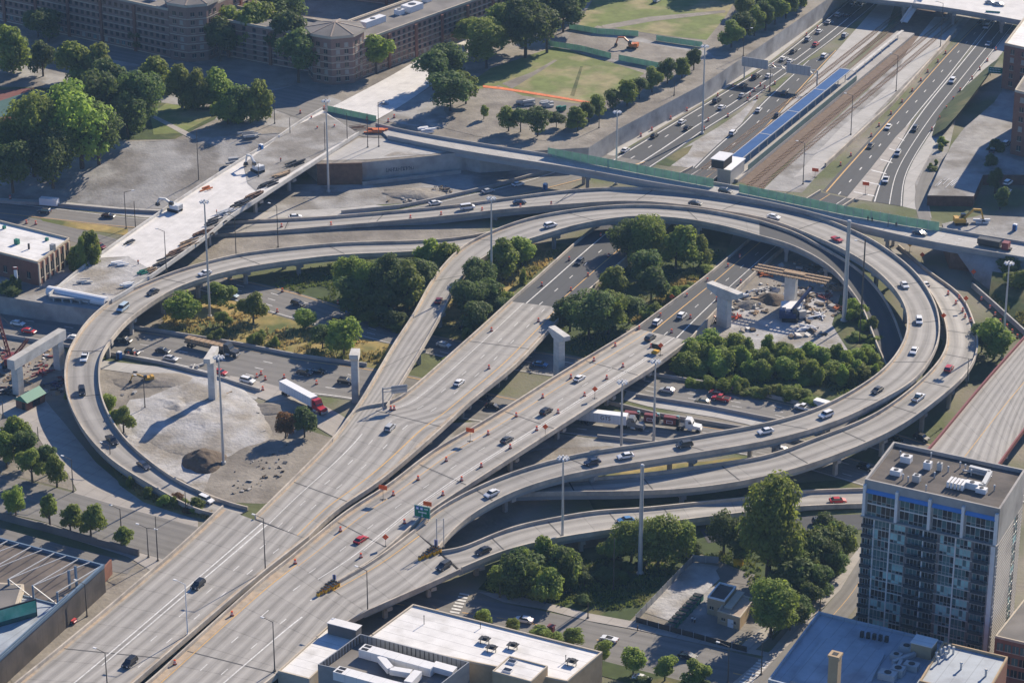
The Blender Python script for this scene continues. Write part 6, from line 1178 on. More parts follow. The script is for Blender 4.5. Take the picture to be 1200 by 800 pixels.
CL = [
 # decks of the expressway
 ('A', 0, 'suv', 'silver', 457, 501, 'just past the fork with the narrow flyover'), ('A', 0, 'sedan', 'white', 538, 448, 'alone in the middle of the left concrete deck'), ('AW', 1, 'suv', 'dark grey', 679, 307, 'on the left asphalt approach'),
 ('TA', 1, 'suv', 'black', 232, 685, 'on the left trunk above the white lamp post'), ('TA', 1, 'suv', 'black', 152, 776, 'at the bottom of the left trunk'),
 ('TB', 0, 'sedan', 'red', 423, 632, 'on the trunk near the orange sign'), ('B', 0, 'sedan', 'dark grey', 594, 515, 'low on the barrel-lined deck'), ('B', 0, 'suv', 'black', 640, 482, 'half way up the barrel-lined deck'), ('B', 0, 'sedan', 'white', 679, 443, 'on the barrel-lined deck before the arrow board'), ('B', 0, 'suv', 'dark grey', 762, 396, 'at the top end of the barrel-lined deck'), ('BW', 0, 'suv', 'white', 770, 378, 'first of a pair on the right asphalt approach'), ('BW', 0, 'suv', 'white', 799, 370, 'nearer the big hammerhead pier on the right asphalt approach'),
 # outer flyover
 ('E', 1, 'sedan', 'dark blue', 609, 237, 'on the upper left stretch of the outer flyover'), ('E', 1, 'sedan', 'dark grey', 815, 238, 'at the top of the outer flyover curve'), ('E', 1, 'sedan', 'white', 907, 254, 'near the top right of the outer flyover'), ('E', 1, 'convertible', 'red', 981, 280, 'on the outer flyover near the dark poles'), ('E', 1, 'sedan', 'white', 1060, 334, 'upper one of the pair on the steep right curve'), ('E', 1, 'suv', 'white', 1077, 376, 'lower one of the pair on the steep right curve'), ('E', 1, 'sedan', 'white', 1071, 411, 'just below the steep right curve'), ('E', 1, 'sedan', 'dark grey', 1028, 457, 'on the right part of the outer flyover'), ('E', 1, 'suv', 'white', 968, 486, 'with dark windows beside the parked work trucks below'), ('E', 1, 'sedan', 'white', 897, 505, 'between the dark and the big white car on the outer flyover'), ('E', 1, 'suv', 'dark grey', 802, 521, 'right of the tall masts on the outer flyover'), ('E', 1, 'sedan', 'white', 733, 534, 'taxi-like on the outer flyover below the masts'), ('E', 1, 'sedan', 'dark blue', 694, 541, 'left of the masts on the outer flyover'), ('E', 1, 'sedan', 'white', 576, 578, 'with a black roof low on the outer flyover'), ('E', 1, 'van', 'white', 548, 243, 'on the far left ramp by the tall mast'),
 ('C', 0, 'suv', 'white', 645, 264, 'on the inner flyover where it turns right'), ('C', 0, 'sedan', 'maroon', 514, 352, 'in the tree shade of the narrow flyover'),
 ('G', 1, 'sedan', 'white', 240, 320, 'beside the mast on the left loop'), ('G', 1, 'sedan', 'dark grey', 179, 342, 'entering the left loop curve'), ('G', 1, 'van', 'pale blue', 144, 361, 'on the left loop curve'), ('G', 1, 'pickup', 'white', 99, 419, 'on the leftmost part of the loop'), ('G', 1, 'suv', 'black', 96, 458, 'following the white pickup on the loop'), ('G', 1, 'pickup', 'black', 131, 516, 'where the left loop comes down'), ('G', 1, 'sedan', 'dark blue', 168, 545, 'low on the left loop'), ('G', 1, 'suv', 'white', 241, 585, 'at the bottom end of the left loop'),
 ('H', 1, 'suv', 'red', 1112, 432, 'on the outermost ramp at the right'), ('H', 1, 'pickup', 'white', 1076, 466, 'on the outermost ramp above the tower'), ('H', 1, 'sedan', 'white', 1084, 333, 'half hidden behind the steep right curve'),
 ('F', 1, 'sedan', 'black', 566, 645, 'on the lower ramp near the fork'), ('EF', 1, 'suv', 'dark grey', 520, 663, 'next to the yellow barrels at the fork'), ('F', 1, 'sedan', 'blue', 733, 609, 'behind the bright trees on the lower ramp'), ('F', 0, 'sedan', 'red', 982, 586, 'on the lower ramp beside the tower'),
 ('lower', 0, 'suv', 'dark grey', 962, 611, 'on the ground road beside the tower'),
 # northbound carriageway
 ('nb', 0, 'sedan', 'pale blue', 272, 346, 'under the loop at the left end of the upper carriageway'), ('nb', 0, 'suv', 'dark grey', 349, 356, 'in shade on the upper carriageway before the clump'), ('nb', 0, 'sedan', 'silver', 355, 366, 'beside the dark one on the upper carriageway'), ('nb', 0, 'suv', 'dark grey', 397, 376, 'behind the bright leafy tree'), ('nb', 0, 'sedan', 'blue', 413, 366, 'under the dense clump on the upper carriageway'), ('nb', 0, 'suv', 'maroon', 430, 370, 'right of the blue car under the dense clump'), ('nb', 0, 'sedan', 'white', 520, 404, 'in the gap between flyover and deck'), ('nb', 0, 'sedan', 'blue', 633, 427, 'beside the forked pier'), ('nb', 1, 'sedan', 'silver', 782, 457, 'behind the masts on the upper carriageway'), ('nb', 1, 'sedan', 'dark red', 840, 460, 'at the wall above the red pickup'), ('nb', 1, 'sedan', 'olive', 823, 470, 'below the green bank on the upper carriageway'), ('nb', 1, 'pickup', 'red', 845, 467, 'below the green bank'), ('nb', 1, 'pickup', 'white', 942, 478, 'work truck beside the flyover below the green bank'), ('nb', 0, 'suv', 'black', 1080, 513, 'in shade right of the outermost ramp'), ('nb', 0, 'sedan', 'black', 1050, 515, 'in deep shade under the outermost ramp'),
 # southbound carriageway
 ('sb', 0, 'sedan', 'white', 21, 379, 'left of the loop below the retaining wall'), ('sb', 0, 'sedan', 'red', 34, 388, 'beside the red crane'), ('sb', 0, 'sedan', 'white', 88, 396, 'half hidden beside the long pier cap'), ('sb', 0, 'suv', 'dark grey', 146, 399, 'just right of the loop parapet'), ('sb', 0, 'suv', 'black', 155, 413, 'beside the blue toilet cabin'), ('sb', 0, 'sedan', 'dark grey', 191, 411, 'left of the flatbed load'), ('sb', 0, 'sedan', 'silver', 200, 420, 'below the flatbed load'), ('sb', 0, 'sedan', 'red', 258, 436, 'hidden behind the sunlit slim pier'), ('sb', 0, 'suv', 'white', 290, 446, 'right of the sunlit slim pier'), ('sb', 0, 'suv', 'dark grey', 357, 437, 'first of two dark ones above the semi trailer'), ('sb', 0, 'sedan', 'black', 373, 435, 'second of two dark ones above the semi trailer'), ('sb', 0, 'suv', 'black', 405, 447, 'left of the square-on slender pier'), ('sb', 0, 'sedan', 'black', 578, 476, 'in the gap between the two decks'), ('sb', 0, 'sedan', 'dark blue', 567, 466, 'half under the left concrete deck'), ('sb', 0, 'sedan', 'white', 918, 527, 'between the two right flyovers'), ('sb', 0, 'suv', 'black', 1014, 548, 'in shade left of the tower'),
 # upper left road
 ('dan', 1, 'suv', 'dark grey', 52, 248, 'towing a white trailer on the far left road'), ('dan', 0, 'sedan', 'black', 127, 253, 'left of the long armed lamp'), ('rd2', 0, 'suv', 'maroon', 117, 289, 'parked by the white bridge end'), ('dan', 0, 'sedan', 'white', 346, 254, 'low behind the barrier left of the tall wall'), ('dan', 0, 'sedan', 'white', 510, 238, 'behind the barrier near the small bright bush'), ('dan', 0, 'sedan', 'silver', 572, 224, 'behind the lamp ring below the street bridge'), ('dan', 0, 'sedan', 'white', 607, 216, 'driving in under the street bridge'),
 # far lanes
 ('wbm', 0, 'sedan', 'white', 733, 176, 'closest to the street bridge on the far left lanes'), ('wbm', 0, 'sedan', 'black', 767, 159, 'second row on the far left lanes'), ('wbm', 0, 'sedan', 'white', 799, 143, 'third row on the far left lanes'), ('wbm', 0, 'sedan', 'black', 806, 150, 'beside the white car in the third row'), ('wbm', 0, 'sedan', 'white', 846, 126, 'left of the striped gore'), ('wbm', 0, 'suv', 'dark grey', 840, 118, 'just behind the white car at the striped gore'), ('wbm', 0, 'sedan', 'silver', 870, 112, 'below the sign gantry'), ('wbm', 0, 'suv', 'dark grey', 871, 101, 'left lane below the sign gantry'), ('wbm', 0, 'suv', 'black', 886, 90, 'under the left sign of the gantry'), ('wbm', 0, 'sedan', 'white', 901, 89, 'under the right sign of the gantry'), ('wbr', 0, 'sedan', 'white', 889, 129, 'on the right branch past the striped gore'), ('wbr', 0, 'suv', 'white', 859, 156, 'on the right branch beside the canopy end'), ('wbr', 0, 'sedan', 'dark grey', 919, 109, 'under the gantry on the right branch'), ('wbr', 0, 'sedan', 'black', 911, 135, 'next to the platform canopy'), ('wbm', 0, 'sedan', 'white', 918, 69, 'left one of the pair behind the gantry'), ('wbm', 0, 'sedan', 'white', 926, 72, 'right one of the pair behind the gantry'), ('wbm', 0, 'sedan', 'dark grey', 930, 60, 'left lane behind the gantry pair'), ('wbm', 0, 'suv', 'silver', 947, 46, 'left lane far up the far left lanes'), ('wbm', 0, 'sedan', 'red', 956, 52, 'far up the far left lanes'), ('wbm', 0, 'suv', 'white', 966, 66, 'beside the orange lane line far up'), ('wbm', 0, 'sedan', 'white', 960, 37, 'near the upper end of the wall'), ('wbm', 0, 'sedan', 'silver', 971, 26, 'left of the top three'), ('wbm', 0, 'suv', 'silver', 982, 18, 'second of the top row'), ('wbm', 0, 'suv', 'black', 994, 18, 'third of the top row'), ('wbm', 0, 'suv', 'silver', 990, 42, 'right lane near the top'), ('wbm', 0, 'sedan', 'white', 1000, 4, 'leftmost at the top edge of the far left lanes'), ('wbm', 0, 'sedan', 'silver', 1009, 6, 'middle one at the top edge of the far left lanes'),
 ('ebm', 1, 'suv', 'white', 1116, 95, 'alone in the middle of the far right lanes'), ('ebm', 1, 'sedan', 'white', 1041, 149, 'at the orange barrels of the far right lanes'), ('ebm', 1, 'sedan', 'dark grey', 1020, 171, 'lower on the far right lanes'), ('ebr', 1, 'suv', 'dark grey', 1072, 151, 'at the tip of the striped gore'), ('ebr', 1, 'suv', 'silver', 1052, 180, 'beside the striped gore'), ('ebr', 1, 'pickup', 'white', 1038, 211, 'near the double orange sign'), ('ebm', 1, 'suv', 'white', 1156, 32, 'just out of the overpass shade'), ('ebm', 1, 'suv', 'black', 1149, 27, 'in the overpass shade'), ('ebm', 1, 'sedan', 'silver', 1158, 52, 'in shade below the top overpass'),
 # street bridge, streets, lots
 ('J', 0, 'suv', 'dark grey', 850, 224, 'crossing the street bridge by the station house'), ('J', 0, 'sedan', 'dark blue', 1078, 273, 'on the right half of the street bridge'), ('Mb', 0, 'sedan', 'silver', 1161, 3, 'left of two on the top overpass'), ('Mb', 0, 'sedan', 'silver', 1171, 5, 'right of two on the top overpass'),
 ('street', 1, 'sedan', 'white', 614, 726, 'left on the lower street'), ('street', 1, 'convertible', 'white', 714, 748, 'with black hood down on the lower street'), ('street', 0, 'sedan', 'black', 806, 768, 'in shade on the lower street')]
for key, fl, kind, col, px, py, ph_ in CL:
    if key == 'ebr' or key == 'ebm': fl = 1
    nm = {'suv': 'sport utility car', 'sedan': 'sedan', 'van': 'passenger van', 'pickup': 'pickup truck', 'convertible': 'open top car', 'hatchback': 'hatchback'}[kind]
    place(kind, col, px, py, key, '%s %s %s' % (col, nm, ph_), bool(fl))
place('sedan', 'silver', 37, 760, None, 'silver sedan parked under the billboard at lower left', z0=.06, head=(10, -1), group='parked cars'); place('sedan', 'grey', 16, 774, None, 'grey sedan in shade at the bottom left corner', z0=.06, head=(10, -1), group='parked cars')
place('sedan', 'red', 80, 728, None, 'dark shaded red car parked at the hall corner', z0=.06, head=(10, 2), group='parked cars')
place('suv', 'white', 1181, 216, None, 'white car parked beside the second brick building, upper one', z0=3.85, head=(8, -6), group='parked cars'); place('sedan', 'white', 1180, 226, None, 'white car parked beside the second brick building, lower one', z0=3.85, head=(8, -6), group='parked cars')
place('suv', 'white', 1179, 170, None, 'white car parked close to the second brick building wall', z0=3.85, head=(8, -6), group='parked cars'); place('pickup', 'dark grey', 1163, 178, None, 'dark pickup parked by the narrow trees of the lot', z0=3.85, head=(4, -8), group='parked cars')
place('van', 'white', 770, 2, None, 'white van parked on the upper field', z0=P1+.1, head=(8, -5), group='parked cars')
place('sedan', 'white', 752, 797, None, 'pale car parked at the bottom edge behind the white roof', z0=.1, head=(8, 2), group='parked cars')
place('pickup', 'dark grey', 548, 388, None, 'dark truck hidden under the edge of the left deck', z0=.1, head=(10, 3), group='vehicles on the roads')
# ---- trucks
def tractor(name, label, col, p, a, trailer=None, tcol='white_metal', tl=15.5, cat='truck'):
    r = empty(name, p, label, cat, None, a); pm = paint(col)
    b = MB(); profile_mesh(b, [(-1.0, .9), (-1.0, 3.7), (.4, 3.75), (1.2, 2.3), (1.45, 1.95), (3.3, 1.75), (3.45, .9)], 2.4); b.box((-1.8, 0, .8), (4.4, 1.0, .3), 0, 1); b.box((3.5, 0, .75), (.25, 2.4, .5), 0, 2)
    for s in (-1, 1): b.tube((-1.15, s*1.05, .8), (-1.15, s*1.05, 4.0), .09, n=6, mi=2); b.tube((-.2, s*1.25, .7), (1.0, s*1.25, .7), .3, n=8, mi=2)
    b2 = b.build('cab', [pm, 'dark_metal', 'galv'], r); b2.location = (0, 0, 0)
    b = MB(); b.quad((.47, -1.0, 3.45), (.47, 1.0, 3.45), (1.22, 1.05, 2.33), (1.22, -1.05, 2.33)); b.box((.3, 0, 2.75), (.9, 2.44, .7)); o = b.build('windshield', 'carglass', r)
    for x in (2.6, -1.9, -3.1):
        for s in (-1, 1):
            b = MB(); b.tube((x, s*.75, .52), (x, s*1.22, .52), .52, n=12); b.build('wheel', 'tyre', r)
    for s in (-1, 1): b = MB(); b.box((3.42, s*.95, 1.1), (.1, .35, .25)); b.build('headlight', 'headlight', r)
    return r
def rot_local(r):
    """parts were built round the origin: keep them there under the placed truck"""
    for ch in r.children:
        ch.data = ch.data.copy(); off = Vector(r.location); ch.data.transform(Matrix.Translation(off))
def truck(label, col, px, py, key, flip, kind, tl=15.5):
    p, a, s_ = on_road(key, px, py, .5)
    if flip: a += math.pi
    p = Vector((p.x, p.y, p.z+.06)); r = tractor('semi_truck', label, col, Vector((0, 0, 0)), 0)
    x1 = -1.5; x0 = x1-tl
    if kind == 'box':
        b = MB(); b.box(((x0+x1)/2, 0, 2.65), (tl, 2.55, 2.8), 0, 0); b.box(((x0+x1)/2, 0, 1.15), (tl*.96, 1.1, .25), 0, 1)
        for i in range(1, 12): b.box((x0+tl*i/12, 0, 2.65), (.06, 2.58, 2.75), 0, 2)
        b.box((x0-.02, 0, 2.6), (.06, 2.3, 2.5), 0, 2); b.build('trailer', ['tarp', 'dark_metal', 'galv'], r)
    elif kind == 'flat':
        b = MB(); b.box(((x0+x1)/2, 0, 1.35), (tl, 2.5, .25), 0, 0)
        for i in range(8): b.box((x0+1.0+i*tl*.125, 0, 2.2), (tl*.11, 2.2, 1.3), 0, 1)
        b.build('trailer', ['dark_metal', 'wood'], r)
    elif kind == 'mixers':
        b = MB(); b.box(((x0+x1)/2, 0, 1.15), (tl, 2.4, .28), 0, 0); b.build('trailer', ['dark_metal'], r)
        for i in range(3):
            c = x0+1.6+i*tl*.33; b = MB(); b.box((c+.2, 0, 2.2), (3.6, 2.1, 1.5), 0, 0); b.box((c+.4, 0, 3.25), (4.0, 1.5, .55), 0, 0); b.box((c+2.5, 0, 2.5), (.9, 1.9, 1.8), 0, 1); b.box((c+2.3, .5, 3.6), (.7, .6, .4), 0, 2); b.box((c+.2, -1.07, 2.2), (1.8, .05, .9), 0, 3); b.box((c+.2, -1.10, 2.2), (1.5, .05, .6), 0, 0); b.build('load', ['red_metal', 'black', 'win_teal', 'tarp'], r)
    for x in (x0+1.4, x0+2.7):
        for s in (-1, 1): b = MB(); b.tube((x, s*.75, .52), (x, s*1.22, .52), .52, n=12); b.build('wheel', 'tyre', r)
    r.location = p; r.rotation_euler = (0, 0, a); r['label'] = label; return r
truck('semi truck with a red cab and a long white trailer', 'red', 372, 480, 'truckroad', False, 'box')
t1 = truck('semi truck with a grey cab and a white lettered trailer half under the deck', 'grey', 741, 500, 'sb', False, 'box', 14.5)
t2 = truck('semi truck with a white cab hauling three red machines', 'white', 808, 502, 'sb', False, 'mixers', 17.5)
truck('flatbed semi truck with a dark cab and brown crated load', 'dark grey', 268, 414, 'sb', False, 'flat', 14)
def text_on(parent, s, loc, rot, size, m, name='lettering', ext=.01):
    cu = bpy.data.curves.new(name, 'FONT'); cu.body = s; cu.size = size; cu.extrude = ext; cu.align_x = 'CENTER'; cu.align_y = 'CENTER'; cu.materials.append(M[m])
    t_ = bpy.data.objects.new(name, cu); COL.objects.link(t_); bpy.context.view_layer.update(); me = bpy.data.meshes.new_from_object(t_.evaluated_get(bpy.context.evaluated_depsgraph_get())); bpy.data.objects.remove(t_); o = bpy.data.objects.new(name, me); COL.objects.link(o); o.parent = parent; o.location = loc; o.rotation_euler = rot; return o
M['logo'] = mat('dark_red_lettering', (.12, .03, .03), .6, 0)
text_on(t1, 'GTS', (-7.6, -1.30, 2.75), (math.pi/2, 0, 0), 1.7, 'logo')
# small trailers
g = G(58, 241, .1); b = MB(); b.box((g.x, g.y, 1.7), (6.5, 2.3, 2.4), R(-14), 0); b.box((g.x, g.y, .45), (6.0, 1.9, .5), R(-14), 1); solo(b, 'box_trailer', ['tarp', 'dark_metal'], g, 'white box trailer behind the dark car on the far left road', 'trailer')
p, a, _ = on_road('nb', 964, 479); b = MB(); b.box((p.x, p.y, 1.6), (5.2, 2.2, 2.2), a, 0); b.box((p.x, p.y, .5), (4.6, 1.8, .5), a, 1); solo(b, 'box_trailer', ['tarp', 'dark_metal'], p, 'white box trailer beside the work truck under the flyover', 'trailer')
g = G(1166, 291, P3+.3); b = MB(); a = GR; u = Vector((math.cos(a), math.sin(a), 0))
r = empty('dump_truck', g, 'dark dump truck standing at the right end of the street bridge', 'truck'); b.box((g.x-u.x*2, g.y-u.y*2, g.z+2.0), (7.5, 2.6, 1.8), a, 0); b.box((g.x, g.y, g.z+.7), (11, 1.6, .5), a, 1); b.build('dump_body', ['dark_metal', 'black'], r); b = MB(); b.box((g.x+u.x*3.6, g.y+u.y*3.6, g.z+1.7), (2.2, 2.5, 2.4), a); b.build('cab', 'red_metal', r)
# ================================================================== BARRELS, SIGNS
def barrel_mesh():
    b = MB()
    for i, (z0, z1, mi) in enumerate(((.1, .35, 0), (.35, .52, 1), (.52, .7, 0), (.7, .86, 1), (.86, 1.15, 0))): b.tube((0, 0, z0), (0, 0, z1), .36-.02*i, .355-.02*i, 9, mi)
    b.tube((0, 0, 0), (0, 0, .1), .5, .48, 9, 2); b.tube((0, 0, 1.15), (0, 0, 1.25), .07, n=5, mi=0); return b.mesh('traffic_barrel', ['orange', 'white_refl', 'rubber'])
BM_ = barrel_mesh()
def barrels(pts, key, label, group, z0=None):
    for px, py in pts:
        p = on_road(key, px, py)[0] if key else G(px, py, z0); o = bpy.data.objects.new('traffic_barrel', BM_); COL.objects.link(o); o.location = (p.x, p.y, p.z+.06); o.scale = (1.05, 1.05, 1.05); tag(o, label, 'traffic barrel', group)
barrels([(704, 277), (667, 305), (635, 335), (689, 324), (669, 341), (713, 301)], 'AW', 'orange barrel on the left asphalt approach', 'barrels on the left asphalt approach')
barrels([(631, 377), (576, 388), (573, 432), (462, 480), (458, 480)], 'A', 'orange barrel on the left concrete deck', 'barrels on the left concrete deck')
barrels([(205, 778), (272, 721), (346, 660)], 'TB', 'orange barrel beside the orange line of the bottom trunk', 'barrels on the bottom trunk')
barrels([(399, 622), (461, 580), (490, 562), (523, 540), (572, 509), (605, 488), (636, 466), (669, 443), (696, 423), (721, 406)], 'B', 'orange barrel along the orange line of the middle deck', 'barrels along the orange line')
barrels([(423, 653), (474, 613), (519, 580), (541, 563), (564, 547), (598, 525), (629, 504), (654, 484), (685, 464), (711, 444), (730, 430), (763, 407)], 'B', 'orange barrel along the white line of the middle deck', 'barrels along the white line')
barrels([(749, 386), (774, 371), (805, 348), (829, 330), (853, 313), (867, 302)], 'BW', 'orange barrel along the left side of the right asphalt approach', 'barrels left side of the right approach')
barrels([(787, 390), (809, 373), (868, 332), (889, 317), (840, 352)], 'BW', 'orange barrel along the right side of the right asphalt approach', 'barrels right side of the right approach')
barrels([(481, 256), (517, 252), (565, 247), (610, 243), (646, 240), (388, 264), (330, 266)], 'E', 'orange barrel along the far left end of the outer flyover', 'barrels on the outer flyover')
barrels([(301, 442), (306, 439), (311, 445), (333, 443), (371, 450), (308, 457), (414, 456), (158, 417), (151, 416)], 'sb', 'orange barrel on the lower carriageway near the semi trailer', 'barrels on the lower carriageway')
barrels([(325, 366), (331, 342), (396, 356), (848, 458), (928, 470)], 'nb', 'orange barrel at the edge of the upper carriageway', 'barrels on the upper carriageway')
barrels([(751, 160), (764, 153), (786, 140), (805, 130), (841, 113), (859, 102), (881, 92), (906, 78), (945, 42), (958, 34)], 'wbm', 'orange barrel along the left shoulder of the far left lanes', 'barrels on the left far shoulder')
barrels([(879, 113), (884, 107), (891, 101), (896, 104), (902, 106), (908, 99), (887, 116), (853, 137), (830, 142), (825, 152), (876, 118)], 'wbr', 'orange barrel round the striped gore of the far left lanes', 'barrels round the far gore')
barrels([(997, 183), (1021, 160), (1030, 148), (1044, 134), (1057, 120), (1069, 107), (1079, 95), (1087, 85), (1099, 73), (1108, 63), (985, 194)], 'ebm', 'orange barrel along the orange line of the far right lanes', 'barrels on the far right lanes')
barrels([(1092, 153), (1101, 140), (1117, 117), (1125, 107), (1139, 93), (1157, 72), (1167, 59), (1109, 128), (1148, 82)], 'ebr', 'orange barrel along the outer shoulder of the far right exit', 'barrels on the outer far shoulder')
barrels([(1111, 345), (1120, 356), (1128, 365), (1137, 377), (1124, 350), (1131, 372)], 'H', 'orange barrel on the outermost ramp below the orange signs', 'barrels on the outermost ramp')
barrels([(12, 233), (31, 262), (42, 263), (104, 281)], None, 'orange barrel beside the far left roads', 'barrels beside the far left roads', .1)
barrels([(1150, 352), (1160, 362), (1166, 370), (1172, 378), (1180, 384), (1186, 390), (1192, 396)], None, 'orange barrel in the tight row under the right bank', 'barrels under the right bank', .1)
barrels([(400, 131), (380, 128), (365, 140), (372, 152), (392, 150), (352, 133), (430, 141), (455, 143), (462, 138)], None, 'orange barrel on the torn up street crossing', 'barrels on the crossing', P1+.15)
def diamond(px, py, yt, key, label, z0=0, m='orange', sz=1.25, shape='diamond'):
    p = on_road(key, px, py)[0] if key else G(px, py, z0); h = max(2.2, hgt(px, py, yt, p.z)); r = empty('work_sign', p, label, 'road sign', 'orange work zone signs')
    b = MB(); b.box((p.x, p.y, p.z+h*.35), (.1, .1, h*.7)); b.box((p.x, p.y, p.z+.1), (1.6, .12, .12)); b.box((p.x, p.y, p.z+.1), (.12, 1.4, .12)); b.build('stand', 'dark_metal', r)
    b = MB(); c = Vector((p.x, p.y-.08, p.z+h-sz*.55)); 
    if shape == 'diamond':
        q = [c+Vector((sz*.7, 0, 0)), c+Vector((0, 0, sz*.7)), c+Vector((-sz*.7, 0, 0)), c+Vector((0, 0, -sz*.7))]; b.add(q+[v+Vector((0, .06, 0)) for v in q], [(0, 1, 2, 3), (7, 6, 5, 4), (0, 4, 5, 1), (1, 5, 6, 2), (2, 6, 7, 3), (3, 7, 4, 0)])
    else: b.box(c, (sz*1.9, .06, sz), R(-20))
    b.build('panel', m, r); return r
for a_ in ((1066, 295, 284, None, 'yellow diamond sign in the shade under the street bridge', .1, 'yellow'), (1080, 310, 296, None, 'orange diamond sign on the shaded roads under the street bridge', .1), (1140, 330, 316, None, 'orange diamond sign on the gravel below the bridge end', .1), (1131, 362, 347, None, 'orange diamond sign at the outer parapet of the outermost ramp', 5.5), (1105, 381, 367, None, 'orange diamond sign between the two right hand curves', 5), (787, 361, 345, None, 'orange diamond sign in the scrub by the right asphalt approach', .1), (452, 640, 626, 'B', 'orange diamond sign at the dark gap beside the trunk'), (774, 416, 402, 'B', 'orange diamond sign at the top of the barrel-lined deck'), (639, 511, 497, 'B', 'orange work sign on the middle deck, lower of two'), (697, 467, 453, 'B', 'orange work sign on the middle deck, upper of two')):
    diamond(*a_)
for a_ in ((449, 585, 568, 'B', 'wide orange sign on a stand left of the orange line'), (501, 598, 587, 'B', 'wide orange sign above the green guide sign'), (1014, 228, 213, None, 'double orange sign at the end of the striped gore', .1), (955, 208, 197, None, 'wide orange sign behind the bridge fence'), (551, 517, 501, 'B', 'small orange sign with a white plate below it')):
    diamond(*a_, **({} if len(a_) > 5 else {}), shape='wide')
# green guide signs
def guide(p, w_, h_, zc, rz, label, lines=True, posts=True, m='sign_green'):
    r = empty('guide_sign', p, label, 'road sign'); u = Vector((math.cos(rz), math.sin(rz), 0)); nn = Vector((u.y, -u.x, 0)); b = MB(); b.box((p.x, p.y, zc), (w_, .12, h_), rz); b.build('panel', m, r)
    b = MB(); q = Vector((p.x, p.y, zc))+nn*.07
    for s in (-1, 1): b.box(q+u*s*(w_/2-.06), (.1, .03, h_), rz); b.box(q+Vector((0, 0, s*(h_/2-.06))), (w_, .03, .1), rz)
    b.build('border', 'sign_white', r)
    if posts:
        b = MB()
        for s in (-1, 1): b.tube(Vector((p.x, p.y, p.z))+u*s*w_*.36-nn*.2, Vector((p.x, p.y, zc))+u*s*w_*.36-nn*.2, .12)
        b.build('post', 'galv', r)
    return r, q, u, nn
p = on_road('B', 495, 609)[0]; rz = R(-24); r, q, u, nn = guide(p, 4.6, 3.4, p.z+2.4, rz, 'green guide sign with two blue shields at the edge of the trunk fork')
for s in (-1.35, -.15):
    b = MB(); b.box(q+u*s+Vector((0, 0, .95)), (.95, .06, .95), rz, 0); b.build('shield', 'sign_blue', r); b = MB(); b.box(q+nn*.05+u*s+Vector((0, 0, .85)), (.55, .05, .5), rz); b.build('shield_numeral', 'sign_white', r)
b = MB()
for i in range(7): b.box(q+u*(-.95+i*.34)+Vector((0, 0, -.15-.0*i)), (.22, .06, .32+.14*(i % 3 == 0)), rz)
for i in range(4): b.box(q+u*(.75+i*.26)+Vector((0, 0, .95)), (.17, .06, .34), rz)
b.build('lettering', 'sign_white', r)
b = MB(); c = q+Vector((0, 0, -1.1)); b.box(c+Vector((0, 0, .2)), (.16, .06, .5), rz); b.add([c+u*.35+nn*.04, c-u*.35+nn*.04, c+nn*.04-Vector((0, 0, .45))], [(0, 1, 2)]); b.build('arrow', 'sign_white', r)
for px, py, lb_ in ((1163, 16, 'green sign hanging on the near rim of the top overpass'), (1167, 82, 'green sign on the grass bank beside the upper brick building')):
    zz = 7.4 if py < 40 else 5; g = G(px, py, zz); r, q, u, nn = guide(Vector((g.x, g.y-.8, zz-2.5)), 6.0, 2.6, zz, R(-14), lb_, posts=py > 40)
    b = MB()
    for k in range(2):
        for i in range(7): b.box(q+u*(-2.2+i*.6)+Vector((0, 0, .5-k*.9)), (.4, .05, .4), R(-14))
    b.build('lettering', 'sign_white', r)
# sign gantry over the far left lanes (we see the backs)
gl, gr_ = G(872, 92), G(957, 105); gz = hgt(957, 105, 83); r = empty('sign_gantry', (gl+gr_)/2, 'grey steel gantry carrying the backs of two wide signs across the far left lanes', 'sign gantry'); b = MB()
for p in (gl, gr_): b.tube(p, p+Vector((0, 0, gz)), .28)
b.build('post', 'galv', r); b = MB()
for dz in (0, 1.4): b.beam(gl+Vector((0, 0, gz-dz)), gr_+Vector((0, 0, gz-dz)), .22, .22)
for i in range(16): a, c = gl.lerp(gr_, i/16), gl.lerp(gr_, (i+1)/16); b.beam(a+Vector((0, 0, gz-(i % 2)*1.4)), c+Vector((0, 0, gz-((i+1) % 2)*1.4)), .12, .12)
b.build('truss', 'galv', r)
for f, L in ((.14, 11), (.74, 10)):
    a = gl.lerp(gr_, f); rz = math.atan2((gr_-gl).y, (gr_-gl).x); b = MB(); b.box((a.x, a.y-.5, gz-.6), (L, .15, 3.8), rz, 0)
    for k in range(6): b.box((a.x+math.cos(rz)*(k-2.5)*L/6, a.y-.62+math.sin(rz)*(k-2.5)*L/6, gz-.6), (.1, .1, 3.7), rz, 1)
    b.build('sign_back', ['galv', 'grey_metal'], r)
# cantilever sign at the flyover fork
p = on_road('A', 449, 478)[0]; hh = hgt(449, 478, 454, p.z); r = empty('sign_gantry', p, 'cantilever sign structure standing on the fork of narrow flyover and deck', 'sign gantry'); b = MB(); b.tube(p, p+Vector((0, 0, hh)), .22); b.build('post', 'grey_metal', r)
e = p+Vector((7, 2, hh-.5)); b = MB(); b.beam(p+Vector((0, 0, hh-.4)), e, .3, .3); b.beam(p+Vector((0, 0, hh-1.4)), e-Vector((0, 0, 1)), .2, .2); b.build('arm', 'grey_metal', r); b = MB(); b.box((p.x+4.6, p.y+1.4, p.z+hh-1.1), (4.6, .15, 2.4), R(16)); b.build('sign_back', 'galv', r)
